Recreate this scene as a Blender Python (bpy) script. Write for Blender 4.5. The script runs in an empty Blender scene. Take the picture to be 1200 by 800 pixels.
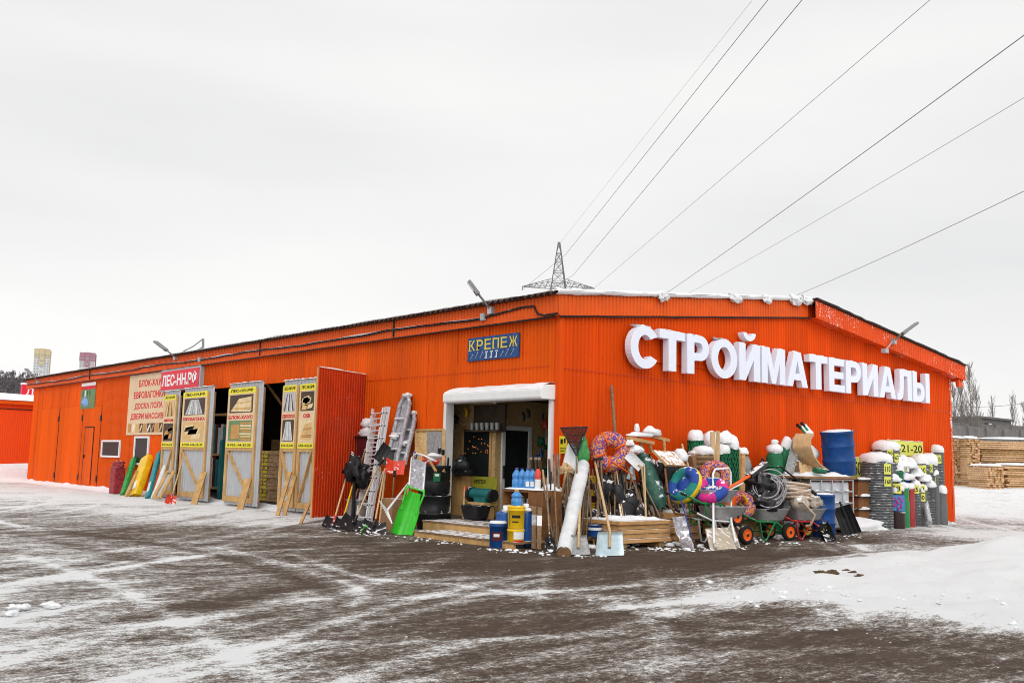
import bpy, math, random
import numpy as np
from mathutils import Vector, Matrix, noise
V = Vector
rnd = random.Random(7)
sc = bpy.context.scene
C = sc.collection
# ------------------------------------------------------------------ camera model
# world: building corner at the origin, +X along the gable, +Y along the long side wall
F = 1129.82
R = np.array([[0.7485109867858224, -0.6626804010497632, 0.02420720399879586],
              [0.09980146490477632, 0.0764884841012662, -0.992063092450652],
              [0.6555691956336684, 0.7449860387043606, 0.12338894550084151]])
CAM = np.array([-14.0443, -14.4324, 1.6])
def _pl(x, y, ax, v):
    d = R.T @ np.array([x - 600, y - 400, F]); t = (v - CAM[ax]) / d[ax]
    return V(CAM + d * t)
def G(x, y, z=0.0): return _pl(x, y, 2, z)
def WX(x, y, v=0.0): return _pl(x, y, 0, v)
def WY(x, y, v=0.0): return _pl(x, y, 1, v)
def ppm(p): return F / float((R @ (np.array(p) - CAM))[2])
def up(p, py):
    q = R @ (np.array(p) - CAM); z = R[:, 2]; k = (py - 400) / F
    return float(p[2]) + float((k * q[2] - q[1]) / (z[1] - k * z[2]))
def GX(px, x):
    p = WX(px, 600, x); p.z = 0; return p
def tocam(p):
    d = V(CAM) - V(p); d.z = 0; return d.normalized()

cam = bpy.data.cameras.new('camera'); co = bpy.data.objects.new('camera', cam); C.objects.link(co)
M3 = R.T @ np.diag([1, -1, -1])
co.matrix_world = Matrix.Translation(V(CAM)) @ Matrix(M3.tolist()).to_4x4()
cam.sensor_width = 36; cam.lens = F / 1200 * 36; cam.clip_end = 6000; cam.clip_start = 0.1
sc.camera = co

# ------------------------------------------------------------------ materials
MATS = {}
def mat(name, col, rough=.7, metal=0, var=.18, vscale=6, bump=0, bscale=40, snow=0, speck=0, alpha=1, trans=0, col2=None, stretch=(1,1,1), emit=0, dirt=0, panel=0):
    m = bpy.data.materials.new(name); m.use_nodes = True
    nt = m.node_tree; N = nt.nodes; L = nt.links
    b = N['Principled BSDF']; b.inputs['Roughness'].default_value = rough; b.inputs['Metallic'].default_value = metal; b.inputs['Specular IOR Level'].default_value = .1 if rough == .6 and panel else .22 if rough > .39 and not metal else .5
    tc = N.new('ShaderNodeTexCoord'); mp = N.new('ShaderNodeMapping'); mp.inputs['Scale'].default_value = stretch
    L.new(tc.outputs['Object'], mp.inputs['Vector'])
    nz = N.new('ShaderNodeTexNoise'); nz.inputs['Scale'].default_value = vscale; nz.inputs['Detail'].default_value = 6; nz.inputs['Roughness'].default_value = .65
    L.new(mp.outputs[0], nz.inputs['Vector'])
    rp = N.new('ShaderNodeValToRGB'); rp.color_ramp.elements[0].position = .3; rp.color_ramp.elements[1].position = .7
    c = V(col)
    a = c * (1 - var); d = V(col2) if col2 else c * (1 + var)
    rp.color_ramp.elements[0].color = (*[min(1, max(0, t)) for t in a], 1); rp.color_ramp.elements[1].color = (*[min(1, max(0, t)) for t in d], 1)
    L.new(nz.outputs['Fac'], rp.inputs[0]); out = rp.outputs[0]
    def mixc(fac, a_, colb):
        mx = N.new('ShaderNodeMix'); mx.data_type = 'RGBA'
        L.new(fac, mx.inputs[0]); L.new(a_, mx.inputs[6]); mx.inputs[7].default_value = (*colb, 1); return mx.outputs[2]
    def math_(op, x, y=None, clamp=False):
        q = N.new('ShaderNodeMath'); q.operation = op; q.use_clamp = clamp
        for i, t in enumerate((x, y)):
            if t is None: continue
            if isinstance(t, (int, float)): q.inputs[i].default_value = t
            else: L.new(t, q.inputs[i])
        return q.outputs[0]
    if panel:
        sp_ = N.new('ShaderNodeSeparateXYZ'); L.new(tc.outputs['Object'], sp_.inputs[0])
        fl_ = math_('FLOOR', math_('DIVIDE', math_('ADD', sp_.outputs['X'], sp_.outputs['Y']), 1.15)); wn = N.new('ShaderNodeTexWhiteNoise'); wn.noise_dimensions = '1D'; L.new(fl_, wn.inputs['W'])
        hv = N.new('ShaderNodeHueSaturation'); L.new(out, hv.inputs['Color']); mr = N.new('ShaderNodeMapRange'); mr.inputs[3].default_value = 1 - panel; mr.inputs[4].default_value = 1 + panel * .6; L.new(wn.outputs['Value'], mr.inputs[0]); L.new(mr.outputs[0], hv.inputs['Value']); out = hv.outputs[0]
    if dirt:
        n3 = N.new('ShaderNodeTexNoise'); n3.inputs['Scale'].default_value = 1.3; n3.inputs['Detail'].default_value = 8
        m3 = N.new('ShaderNodeMapping'); m3.inputs['Scale'].default_value = (2, 2, .35)
        L.new(tc.outputs['Object'], m3.inputs[0]); L.new(m3.outputs[0], n3.inputs['Vector'])
        f = math_('MULTIPLY', math_('SUBTRACT', n3.outputs['Fac'], .5, True), dirt * 3, True)
        out = mixc(f, out, (c.x * .45, c.y * .55 + .01, c.z * .6 + .01))
    if speck:
        n2 = N.new('ShaderNodeTexNoise'); n2.inputs['Scale'].default_value = 22; n2.inputs['Detail'].default_value = 4
        L.new(tc.outputs['Object'], n2.inputs['Vector'])
        n4 = N.new('ShaderNodeTexNoise'); n4.inputs['Scale'].default_value = 1.1; L.new(tc.outputs['Object'], n4.inputs['Vector'])
        f = math_('MULTIPLY', math_('SUBTRACT', math_('ADD', n2.outputs['Fac'], math_('MULTIPLY', n4.outputs['Fac'], .5)), 1.03 - speck, True), 12, True)
        out = mixc(f, out, (.78, .76, .77))
    if snow:
        g = N.new('ShaderNodeNewGeometry'); sx = N.new('ShaderNodeSeparateXYZ'); L.new(g.outputs['Normal'], sx.inputs[0])
        n5 = N.new('ShaderNodeTexNoise'); n5.inputs['Scale'].default_value = 9; n5.inputs['Detail'].default_value = 5
        L.new(g.outputs['Position'], n5.inputs['Vector'])
        f = math_('ADD', math_('MULTIPLY', sx.outputs['Z'], .9), math_('MULTIPLY', math_('SUBTRACT', n5.outputs['Fac'], .5), 2.2))
        f = math_('MULTIPLY', math_('SUBTRACT', f, 1 - snow), 6, True)
        out = mixc(f, out, (.82, .83, .85))
    L.new(out, b.inputs['Base Color'])
    if bump:
        bp = N.new('ShaderNodeBump'); bp.inputs['Strength'].default_value = bump; bp.inputs['Distance'].default_value = .02
        n6 = N.new('ShaderNodeTexNoise'); n6.inputs['Scale'].default_value = bscale; n6.inputs['Detail'].default_value = 5
        L.new(mp.outputs[0], n6.inputs['Vector']); L.new(n6.outputs['Fac'], bp.inputs['Height']); L.new(bp.outputs[0], b.inputs['Normal'])
    if trans: b.inputs['Transmission Weight'].default_value = trans; b.inputs['IOR'].default_value = 1.2
    if alpha < 1: b.inputs['Alpha'].default_value = alpha
    if emit: b.inputs['Emission Color'].default_value = (*col, 1); b.inputs['Emission Strength'].default_value = emit
    MATS[name] = m; return m
def lin(r, g, b): return tuple(((x / 255 + .055) / 1.055) ** 2.4 if x > 10 else x / 255 / 12.92 for x in (r, g, b))

OR = (.71, .070, .0005)
m_wallL = mat('orange_sheet_long', (.74, .098, .003), .6, panel=.12, var=.12, vscale=1.2, stretch=(1, 1, .12), dirt=.3, bump=.15, bscale=3)
m_wallG = mat('orange_sheet_gable', OR, .6, panel=.1, var=.12, vscale=.9, stretch=(1, 1, .12), dirt=.22, bump=.15, bscale=3)
m_fascia = mat('orange_fascia', (.72, .094, .003), .45, var=.1, vscale=2, dirt=.25)
m_fasciaS = mat('orange_fascia_frosted', OR, .45, var=.1, vscale=2, speck=.12)
m_edgeS = mat('orange_trim_frosted', OR, .45, var=.1, vscale=2, speck=.2)
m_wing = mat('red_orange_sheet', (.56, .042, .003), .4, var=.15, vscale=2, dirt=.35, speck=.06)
m_wallF = mat('orange_shed_sheet', (.80, .075, .008), .5, var=.06, vscale=.5)
m_snow = mat('snow', (.80, .81, .83), .85, var=.06, vscale=3, bump=.9, bscale=16)
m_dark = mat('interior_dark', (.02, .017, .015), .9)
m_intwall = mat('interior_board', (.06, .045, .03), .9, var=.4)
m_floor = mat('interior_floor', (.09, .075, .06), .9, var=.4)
m_roof = mat('roof_sheet', (.075, .04, .03), .85, var=.3, vscale=8)
m_osb = mat('osb_board', (.58, .39, .18), .7, var=.55, vscale=30, bump=.3)
m_wood = mat('new_pine', (.50, .30, .12), .65, var=.28, vscale=7, stretch=(1, 1, .25), bump=.15)
m_woodd = mat('weathered_wood', (.22, .135, .075), .75, var=.4, vscale=12, snow=.25, bump=.2)
m_woodp = mat('pale_handle_wood', (.56, .38, .2), .6, var=.25, vscale=5, stretch=(3, 3, .6))
m_woodg = mat('grey_handle_wood', (.21, .15, .10), .7, var=.5, vscale=6, snow=.12)
m_plank = mat('snowy_plank', (.52, .29, .12), .7, var=.3, vscale=4, snow=.42, stretch=(.5, 3, 3))
m_brown = mat('brown_panel', (.20, .085, .03), .6, var=.25, snow=.1)
m_white = mat('white_paint', (.78, .78, .78), .45, var=.05, snow=.2)
m_letter = mat('sign_letter_white', (.78, .82, .93), .5, var=.03)
m_grey = mat('galvanised_steel', (.46, .47, .49), .42, .55, var=.2, vscale=9, snow=.12)
m_greys = mat('grey_profile_sheet', (.42, .43, .45), .5, .1, var=.08, vscale=2)
m_alu = mat('aluminium', (.72, .73, .75), .4, .25, var=.15, snow=.3)
m_blk = mat('black_plastic', (.016, .016, .018), .42, var=.4, snow=.1)
m_blks = mat('black_plastic_frosted', (.02, .02, .022), .4, var=.3, snow=.3)
m_film = mat('grey_wrapping_film', (.32, .31, .34), .22, .0, var=.5, vscale=14, bump=.8, bscale=10, snow=.3)
m_green = mat('bright_green_plastic', (.05, .56, .03), .35, var=.15)
m_dkgreen = mat('dark_green_paint', (.012, .13, .055), .5, var=.3, snow=.25)
m_wgreen = mat('green_tarp_frosted', (.05, .13, .10), .5, var=.4, vscale=12, bump=.6, bscale=12, snow=.42)
m_red = mat('red_plastic', (.62, .045, .02), .35, var=.15, snow=.1)
m_orange = mat('orange_plastic', (.8, .12, .01), .4, var=.15)
m_blue = mat('blue_barrel_plastic', (.008, .055, .21), .45, var=.35, vscale=4, snow=.22)
m_yel = mat('yellow_paint', (.75, .47, .01), .4, var=.1, snow=.12)
m_tag = mat('yellow_price_card', (.68, .70, .13), .6, var=.05)
m_ink = mat('black_ink', (.012, .012, .014), .6)
m_inkr = mat('red_ink', (.62, .02, .03), .6)
m_tan = mat('tan_banner', (.68, .51, .33), .6, var=.08, vscale=2)
m_redsign = mat('red_sign_film', (.68, .02, .045), .4, var=.05)
m_bluesign = mat('blue_sign_board', (.02, .07, .22), .5, var=.5, vscale=9)
m_gold = mat('yellow_lettering', (.78, .6, .06), .5)
m_lime = mat('yellow_band', (.78, .68, .03), .5, var=.04)
m_glass = mat('dark_window_glass', (.018, .022, .022), .4, var=.3)
m_blkmetal = mat('black_metal', (.025, .025, .027), .5, .2)
m_card = mat('brown_cardboard', (.30, .17, .085), .8, var=.15, snow=.1)
m_aqua = mat('blue_washer_fluid', (.06, .26, .62), .12, var=.25, vscale=5)
m_cyan = mat('pale_blue_steel', (.48, .60, .65), .4, .35, var=.18, snow=.15)
m_galv = mat('dull_steel', (.30, .30, .30), .5, .4, var=.3, vscale=14, snow=.1)
m_pipe = mat('grey_corrugated_pipe', (.12, .125, .13), .5, var=.2, snow=.36)
m_pipeg = mat('grey_plastic_pipe', (.13, .135, .14), .5, var=.15, snow=.1)
m_rubber = mat('tyre_rubber', (.012, .012, .012), .8, snow=.1)
m_rope = mat('beige_rope', (.55, .42, .32), .8, var=.3, vscale=30, snow=.3, bump=.6)
m_conc = mat('grey_concrete', (.16, .15, .145), .9, var=.25, vscale=1.5)
m_steel = mat('lattice_steel', (.17, .17, .175), .6, .3)
m_wire = mat('wire', (.16, .16, .17), .6)
m_bark = mat('hazed_bark', (.24, .215, .195), .9, var=.3)  # bark paled to stand in for haze over the far poplars
m_lumber = mat('stacked_lumber', (.60, .38, .21), .8, var=.4, vscale=9, snow=.18)
m_teal = mat('teal_pack_film', (.02, .22, .24), .4, var=.5, vscale=18)
m_pink = mat('pink_fabric', (.62, .03, .24), .7, snow=.2, bump=.5, bscale=9)
m_bluef = mat('blue_fabric', (.025, .07, .32), .7, snow=.22, bump=.5, bscale=9)
m_tealf = mat('teal_fabric', (.02, .22, .19), .7, snow=.22, bump=.5, bscale=9)
m_yelf = mat('yellow_fabric', (.78, .55, .02), .6, snow=.05)
m_violet = mat('dark_maroon_film', (.10, .014, .02), .5, var=.3)
m_lamp = mat('lamp_housing', (.22, .22, .23), .5, .4)
m_lampg = mat('lamp_glass', (.6, .6, .58), .3)
m_ice = mat('tank_plastic', (.55, .57, .6), .35, var=.2, vscale=3, snow=.1)

def dots_mat():
    m = bpy.data.materials.new('spotted_tube_fabric'); m.use_nodes = True; N = m.node_tree.nodes; L = m.node_tree.links
    b = N['Principled BSDF']; b.inputs['Roughness'].default_value = .6
    tc = N.new('ShaderNodeTexCoord'); vo = N.new('ShaderNodeTexVoronoi'); vo.inputs['Scale'].default_value = 36
    L.new(tc.outputs['Object'], vo.inputs['Vector'])
    sp = N.new('ShaderNodeSeparateColor'); L.new(vo.outputs['Color'], sp.inputs[0])
    rp = N.new('ShaderNodeValToRGB'); rp.color_ramp.interpolation = 'CONSTANT'
    e = rp.color_ramp.elements
    e[0].color = (.62, .22, .03, 1); e[1].position = .35; e[1].color = (.52, .035, .03, 1)
    for p, c in ((.55, (.10, .03, .26, 1)), (.75, (.62, .34, .28, 1)), (.88, (.05, .06, .3, 1))):
        x = e.new(p); x.color = c
    L.new(sp.outputs[0], rp.inputs[0]); L.new(rp.outputs[0], b.inputs['Base Color']); return m
m_dots = dots_mat()

# ------------------------------------------------------------------ mesh builder
def perp(a):
    a = a.normalized(); u = a.cross(V((0, 0, 1)))
    if u.length < .05: u = V((1, 0, 0)) - a * a.x
    return u.normalized()
class MB:
    def __init__(s): s.v = []; s.f = []; s.m = []; s.s = []
    def add(s, vs, fs, mi=0, sm=False):
        o = len(s.v); s.v += [V(p) for p in vs]
        for f in fs: s.f.append([i + o for i in f]); s.m.append(mi); s.s.append(sm)
        return s
    def box8(s, p, mi=0):  # p: 4 bottom, 4 top
        return s.add(p, [(3, 2, 1, 0), (4, 5, 6, 7), (0, 1, 5, 4), (1, 2, 6, 5), (2, 3, 7, 6), (3, 0, 4, 7)], mi)
    def box(s, c, d, mi=0, ux=None, uy=None, uz=None):
        ux = ux or V((1, 0, 0)); uy = uy or V((0, 1, 0)); uz = uz or V((0, 0, 1)); c = V(c)
        x, y, z = ux * d[0] / 2, uy * d[1] / 2, uz * d[2] / 2
        return s.box8([c - x - y - z, c + x - y - z, c + x + y - z, c - x + y - z, c - x - y + z, c + x - y + z, c + x + y + z, c - x + y + z], mi)
    def bb(s, x0, x1, y0, y1, z0, z1, mi=0):
        return s.box(((x0 + x1) / 2, (y0 + y1) / 2, (z0 + z1) / 2), (x1 - x0, y1 - y0, z1 - z0), mi)
    def bar(s, p, q, w, h, mi=0, side=None):
        p, q = V(p), V(q); a = (q - p).normalized(); u = (side - a * side.dot(a)).normalized() if side else perp(a); n = a.cross(u)
        return s.box((p + q) / 2, ((q - p).length, w, h), mi, a, u, n)
    def tube(s, pts, r, n=8, mi=0, closed=False, sm=True, cap=True):
        pts = [V(p) for p in pts]; k = len(pts); rs = r if isinstance(r, (list, tuple)) else [r] * k
        vs = []; u = None
        for i, p in enumerate(pts):
            a = (pts[(i + 1) % k] - pts[i - 1]) if closed else (pts[min(i + 1, k - 1)] - pts[max(i - 1, 0)])
            a = a.normalized() if a.length > 1e-9 else V((0, 0, 1))
            u = perp(a) if u is None else (u - a * u.dot(a)).normalized(); w = a.cross(u)
            vs += [p + (u * math.cos(t) + w * math.sin(t)) * rs[i] for t in [2 * math.pi * j / n for j in range(n)]]
        fs = []
        for i in range(k if closed else k - 1):
            i2 = (i + 1) % k
            fs += [(i * n + j, i * n + (j + 1) % n, i2 * n + (j + 1) % n, i2 * n + j) for j in range(n)]
        s.add(vs, fs, mi, sm)
        if cap and not closed: s.add(vs[:n], [tuple(range(n))[::-1]], mi); s.add(vs[-n:], [tuple(range(n))], mi)
        return s
    def lathe(s, o, prof, n=16, mi=0, axis=None, sm=True):
        o = V(o); a = V(axis).normalized() if axis else V((0, 0, 1)); u = perp(a); w = a.cross(u)
        vs = []
        for r, h in prof: vs += [o + a * h + (u * math.cos(2 * math.pi * j / n) + w * math.sin(2 * math.pi * j / n)) * r for j in range(n)]
        k = len(prof)
        fs = [(i * n + j, i * n + (j + 1) % n, (i + 1) * n + (j + 1) % n, (i + 1) * n + j) for i in range(k - 1) for j in range(n)]
        s.add(vs, fs, mi, sm)
        s.add(vs[:n], [tuple(range(n))[::-1]], mi); s.add(vs[-n:], [tuple(range(n))], mi); return s
    def prism(s, pts, d, mi=0):
        n = len(pts); pts = [V(p) for p in pts]; d = V(d)
        return s.add(pts + [p + d for p in pts], [tuple(range(n))[::-1], tuple(range(n, 2 * n))] + [(i, (i + 1) % n, n + (i + 1) % n, n + i) for i in range(n)], mi)
    def quad(s, a, b, c, d, mi=0): return s.add([a, b, c, d], [(0, 1, 2, 3)], mi)
    def blob(s, c, r, seed=0, amp=.25, mi=0, nu=14, nv=9, freq=1.6, flat=None):
        c = V(c); vs = []
        for i in range(nv + 1):
            th = math.pi * i / nv
            for j in range(nu):
                ph = 2 * math.pi * j / nu; d = V((math.sin(th) * math.cos(ph), math.sin(th) * math.sin(ph), math.cos(th)))
                k = 1 + amp * noise.noise(d * freq + V((seed * 3.1, seed * 1.7, seed))) * 1.6
                p = V((d.x * r[0] * k, d.y * r[1] * k, d.z * r[2] * k))
                if flat is not None and p.z < -flat * r[2]: p.z = -flat * r[2]
                vs.append(c + p)
        return s.add(vs, [(i * nu + j, (i + 1) * nu + j, (i + 1) * nu + (j + 1) % nu, i * nu + (j + 1) % nu) for i in range(nv) for j in range(nu)], mi, True)
    def torus(s, c, axis, R_, r, n=28, m=10, mi=0, fn=None):
        a = V(axis).normalized(); u = perp(a); w = a.cross(u); c = V(c); vs = []
        for i in range(n):
            t = 2 * math.pi * i / n; d = u * math.cos(t) + w * math.sin(t)
            vs += [c + d * (R_ + r * math.cos(2 * math.pi * j / m)) + a * r * math.sin(2 * math.pi * j / m) for j in range(m)]
        for i in range(n):
            for j in range(m):
                s.f.append([len(s.v) + x for x in (i * m + j, ((i + 1) % n) * m + j, ((i + 1) % n) * m + (j + 1) % m, i * m + (j + 1) % m)])
                s.m.append(fn(i, j) if fn else mi); s.s.append(True)
        s.v += vs; return s
    def sheet(s, fn, nu, nv, th=0, mi=0, sm=True):  # fn(u,v)->point ; th thickness vector length along average normal
        P = [V(fn(i / nu, j / nv)) for i in range(nu + 1) for j in range(nv + 1)]
        q = lambda i, j: i * (nv + 1) + j
        fs = [(q(i, j), q(i + 1, j), q(i + 1, j + 1), q(i, j + 1)) for i in range(nu) for j in range(nv)]
        s.add(P, fs, mi, sm)
        if th:
            n = (P[q(nu, 0)] - P[0]).cross(P[q(0, nv)] - P[0]).normalized() * th
            P2 = [p - n for p in P]; s.add(P2, [f[::-1] for f in fs], mi, sm)
            bd = [q(i, 0) for i in range(nu)] + [q(nu, j) for j in range(nv)] + [q(i, nv) for i in range(nu, 0, -1)] + [q(0, j) for j in range(nv, 0, -1)]
            for a, b in zip(bd, bd[1:] + bd[:1]): s.add([P[a], P2[a], P2[b], P[b]], [(0, 1, 2, 3)], mi)
        return s
    def text(s, body, o, U, W, d=.004, bold=.0, mi=0, raw=False):
        vs, fs = glyphs(body, bold); o, U, W = V(o), V(U), V(W); n = U.cross(W).normalized() * d
        xs = [p[0] for p in vs]; ys = [p[1] for p in vs]; x0, x1 = min(xs), max(xs)
        y0, y1 = (0, .727) if raw else (min(ys), max(ys))
        return s.add([o + U * ((p[0] - x0) / (x1 - x0)) + W * ((p[1] - y0) / (y1 - y0)) + n * (1 if p[2] > 0 else 0) for p in vs], fs, mi)
    def build(s, name, mats, parent=None, origin=None, bevel=0):
        if not isinstance(mats, (list, tuple)): mats = [mats]
        if parent is not None: origin = worg(parent)
        elif origin is None:
            mn = [min(p[i] for p in s.v) for i in range(3)]; mx = [max(p[i] for p in s.v) for i in range(3)]
            origin = V(((mn[0] + mx[0]) / 2, (mn[1] + mx[1]) / 2, mn[2]))
        me = bpy.data.meshes.new(name); me.from_pydata([p - origin for p in s.v], [], s.f)
        for m in mats: me.materials.append(m)
        me.polygons.foreach_set('material_index', s.m); me.polygons.foreach_set('use_smooth', s.s); me.update()
        ob = bpy.data.objects.new(name, me); C.objects.link(ob)
        if parent is not None: ob.parent = parent
        else: ob.location = origin
        if bevel:
            b = ob.modifiers.new('bevel', 'BEVEL'); b.width = bevel; b.segments = 2; b.limit_method = 'ANGLE'
        return ob
_gl = {}
def glyphs(body, bold):
    k = (body, bold)
    if k not in _gl:
        cu = bpy.data.curves.new('t', 'FONT'); cu.body = body; cu.size = 1; cu.offset = bold; cu.extrude = .05; cu.resolution_u = 3
        ob = bpy.data.objects.new('t', cu); C.objects.link(ob); dg = bpy.context.evaluated_depsgraph_get(); dg.update()
        ev = ob.evaluated_get(dg); me = ev.to_mesh()
        _gl[k] = ([tuple(v.co) for v in me.vertices], [tuple(p.vertices) for p in me.polygons])
        ev.to_mesh_clear(); bpy.data.objects.remove(ob); bpy.data.curves.remove(cu)
    return _gl[k]
def worg(o):
    p = V((0, 0, 0))
    while o is not None: p = p + o.location; o = o.parent
    return p
def tag(o, label, cat, group=None, kind=None):
    if label: o['label'] = label
    if cat: o['category'] = cat
    if group: o['group'] = group
    if kind: o['kind'] = kind
    return o
def thing(name, label, cat, loc, group=None):
    o = bpy.data.objects.new(name, None); C.objects.link(o); o.location = V(loc); o.empty_display_size = .2
    return tag(o, label, cat, group)
def solo(mb, name, mats, label, cat, group=None, bevel=0):
    return tag(mb.build(name, mats, bevel=bevel), label, cat, group)
X, Y, Z = V((1, 0, 0)), V((0, 1, 0)), V((0, 0, 1))
def corr(mb, o, U, N_, x0, x1, zb, zt, pitch=.115, dep=.021, mi=0):
    """trapezoid ribbed sheet: along U from x0 to x1, N_ outwards; zb/zt numbers or functions of x"""
    fb = zb if callable(zb) else (lambda x: zb); ft = zt if callable(zt) else (lambda x: zt)
    n = max(1, round((x1 - x0) / pitch)); p = (x1 - x0) / n; vs = []
    for i in range(n):
        for a, b in ((0, 0), (.42, 0), (.52, 1), (.90, 1)):
            x = x0 + (i + a) * p; vs.append((x, b))
    vs.append((x1, 0)); P = []
    for x, b in vs:
        q = V(o) + U * x + N_ * (b * dep); P += [q + Z * fb(x), q + Z * ft(x)]
    k = len(vs)
    fl = U.cross(Z).dot(N_) > 0
    mb.add(P, [((2 * i, 2 * i + 2, 2 * i + 3, 2 * i + 1) if fl else (2 * i + 1, 2 * i + 3, 2 * i + 2, 2 * i)) for i in range(k - 1)], mi)
    return mb
# ------------------------------------------------------------------ ground
def ctrl():
    P = [(150,588,1),(260,599,1),(320,606,1),(60,580,1),(240,607,.9),(340,612,.9),(30,575,.95),(100,590,.85),(200,600,.95),(300,603,.95),(350,612,.75),(372,618,.2),(0,590,.7),(60,605,.5),(200,625,.3),(300,635,.2),(150,650,.4),(0,640,.5),(50,700,.42),(0,720,.62),(100,780,.55),(0,795,.75),(200,740,.36),(250,690,.28),(350,700,.22),(300,780,.42),(420,640,.03),(500,645,0),(450,690,.24),(450,760,.28),(600,660,0),(550,700,.26),(600,740,.12),(600,795,.32),(700,665,0),(750,690,.2),(680,720,.16),(800,660,0),(850,672,.12),(760,712,.5),(850,705,.85),(900,650,.03),(950,650,.08),(1000,635,.08),(960,680,.85),(1040,640,.7),(1000,660,.7),(1020,618,.5),(1080,616,.85),(1150,625,1),(1190,600,1),(1190,680,1),(1050,700,1),(1000,722,.55),(1190,738,.85),(1190,757,.25),(900,722,.16),(1000,750,.1),(1150,770,.08),(800,740,.16),(800,770,.4),(900,795,.34),(1000,780,.16),(1190,795,.16),(700,790,.26)]
    return [(G(x, y), v * (1.25 if v < .7 and x < 600 else 1) + (.06 if x < 460 and y > 625 else .04 if y > 690 else 0)) for x, y, v in P]
def smooth(a, b, x):
    t = np.clip((x - a) / (b - a), 0, 1); return t * t * (3 - 2 * t)
xs = np.concatenate([-18 - np.geomspace(1, 1500, 30)[::-1], np.arange(-18, 20, .1), 20 + np.geomspace(.3, 1500, 60)])
ys = np.concatenate([-20 - np.geomspace(1, 1500, 30)[::-1], np.arange(-20, 16, .1), 16 + np.geomspace(.3, 1600, 70)])
gx, gy = np.meshgrid(xs, ys, indexing='ij')
def vnoise(x, y, s, seed):
    r = np.random.RandomState(seed); T = r.rand(64, 64)
    u, w = x * s, y * s; i, j = np.floor(u).astype(int), np.floor(w).astype(int); fu, fw = u - i, w - j
    fu = fu * fu * (3 - 2 * fu); fw = fw * fw * (3 - 2 * fw)
    g = lambda a, b: T[a % 64, b % 64]
    return (g(i, j) * (1 - fu) + g(i + 1, j) * fu) * (1 - fw) + (g(i, j + 1) * (1 - fu) + g(i + 1, j + 1) * fu) * fw
# snow cover: smooth interpolation of places where the yard is white or driven bare
num = np.zeros_like(gx); den = np.zeros_like(gx)
ang = np.arctan2(gy - CAM[1], gx - CAM[0]); ld = np.log(np.hypot(gx - CAM[0], gy - CAM[1]) + .5)
for p, v in ctrl():
    a = math.atan2(p.y - CAM[1], p.x - CAM[0]); l = math.log(math.hypot(p.x - CAM[0], p.y - CAM[1]) + .5)
    da = np.angle(np.exp(1j * (ang - a)))
    w = 1 / ((da * 3.2) ** 2 + ((ld - l) * 2.6) ** 2 + 6e-4) ** 1.7
    num += w * v; den += w
snow = num / den
far = smooth(24, 34, gx) + smooth(40, 48, gy) + smooth(26, 40, -gx) + smooth(30, 50, -gy)
snow = np.clip(snow + far, 0, 1)
# tyre tracks: packed snow arcs
def track(pts, w, amt):
    global snow
    P = [G(*p) for p in pts]; best = np.full(gx.shape, 1e9)
    Q = []
    for i in range(len(P) - 1):
        for k in range(10):
            t = k / 10; p0 = P[max(i - 1, 0)]; p1 = P[i]; p2 = P[i + 1]; p3 = P[min(i + 2, len(P) - 1)]
            Q.append(.5 * ((2 * p1) + (p2 - p0) * t + (2 * p0 - 5 * p1 + 4 * p2 - p3) * t * t + (3 * p1 - p0 - 3 * p2 + p3) * t ** 3))
    Q.append(P[-1])
    for a, b in zip(Q, Q[1:]):
        dx, dy = b.x - a.x, b.y - a.y; l2 = dx * dx + dy * dy + 1e-9
        t = np.clip(((gx - a.x) * dx + (gy - a.y) * dy) / l2, 0, 1)
        best = np.minimum(best, np.hypot(gx - a.x - t * dx, gy - a.y - t * dy))
    snow = snow + amt * 1.5 * np.exp(-(best / (w * .8)) ** 2)
for t in (([(120,800),(300,760),(450,712),(585,680),(700,665)], .16, .26), ([(190,800),(360,755),(500,712),(640,678)], .13, .2),
          ([(345,650),(430,677),(530,685),(640,700)], .12, .26), ([(250,640),(360,668),(420,690),(415,710)], .12, .2),
          ([(0,760),(150,735),(300,715),(420,690),(520,655)], .2, .2), ([(400,800),(560,752),(700,740),(800,715)], .16, .24),
          ([(0,690),(120,668),(260,650),(400,640)], .22, .16), ([(480,800),(640,765),(800,745),(1000,735)], .15, .2), ([(620,800),(800,770),(1000,760),(1200,770)], .2, .15),
          ([(20,650),(140,690),(260,760),(320,800)], .14, .2), ([(600,690),(700,700),(760,725),(780,760)], .13, .15),
          ([(60,620),(200,640),(330,672),(400,700)], .2, -.2), ([(60,740),(200,715),(330,690)], .25, -.2), ([(0,620),(90,640),(200,665)], .3, -.18), ([(700,715),(850,735),(1000,742)], .15, -.2)):
    track(*t)
rr_ = np.random.RandomState(11)
def circ(cx, cy, r0, w, amt, seed):
    global snow
    d = np.abs(np.hypot(gx - cx, gy - cy) - r0); md = np.clip(vnoise(gx, gy, .22, seed) * 2.6 - .8, 0, 1)
    snow = snow + amt * md * np.exp(-(d / w) ** 2) * (np.abs(gx) < 30) * (np.abs(gy) < 30)
for i in range(46):
    kind = i % 3
    if kind == 0: c_, r0 = (-30 + rr_.uniform(-6, 6), 30 + rr_.uniform(-8, 8)), rr_.uniform(28, 46)
    elif kind == 1: c_, r0 = (-3 + rr_.uniform(-3, 3), 8 + rr_.uniform(-4, 4)), rr_.uniform(6, 17)
    else: c_, r0 = (60 + rr_.uniform(-9, 9), -70 + rr_.uniform(-9, 9)), rr_.uniform(82, 104)
    w_ = rr_.uniform(.07, .16); am = rr_.uniform(.12, .26) * (1 if i % 4 else -.9)
    circ(c_[0], c_[1], r0, w_, am, i % 40); circ(c_[0], c_[1], r0 + 1.5, w_, am, i % 40)
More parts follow.
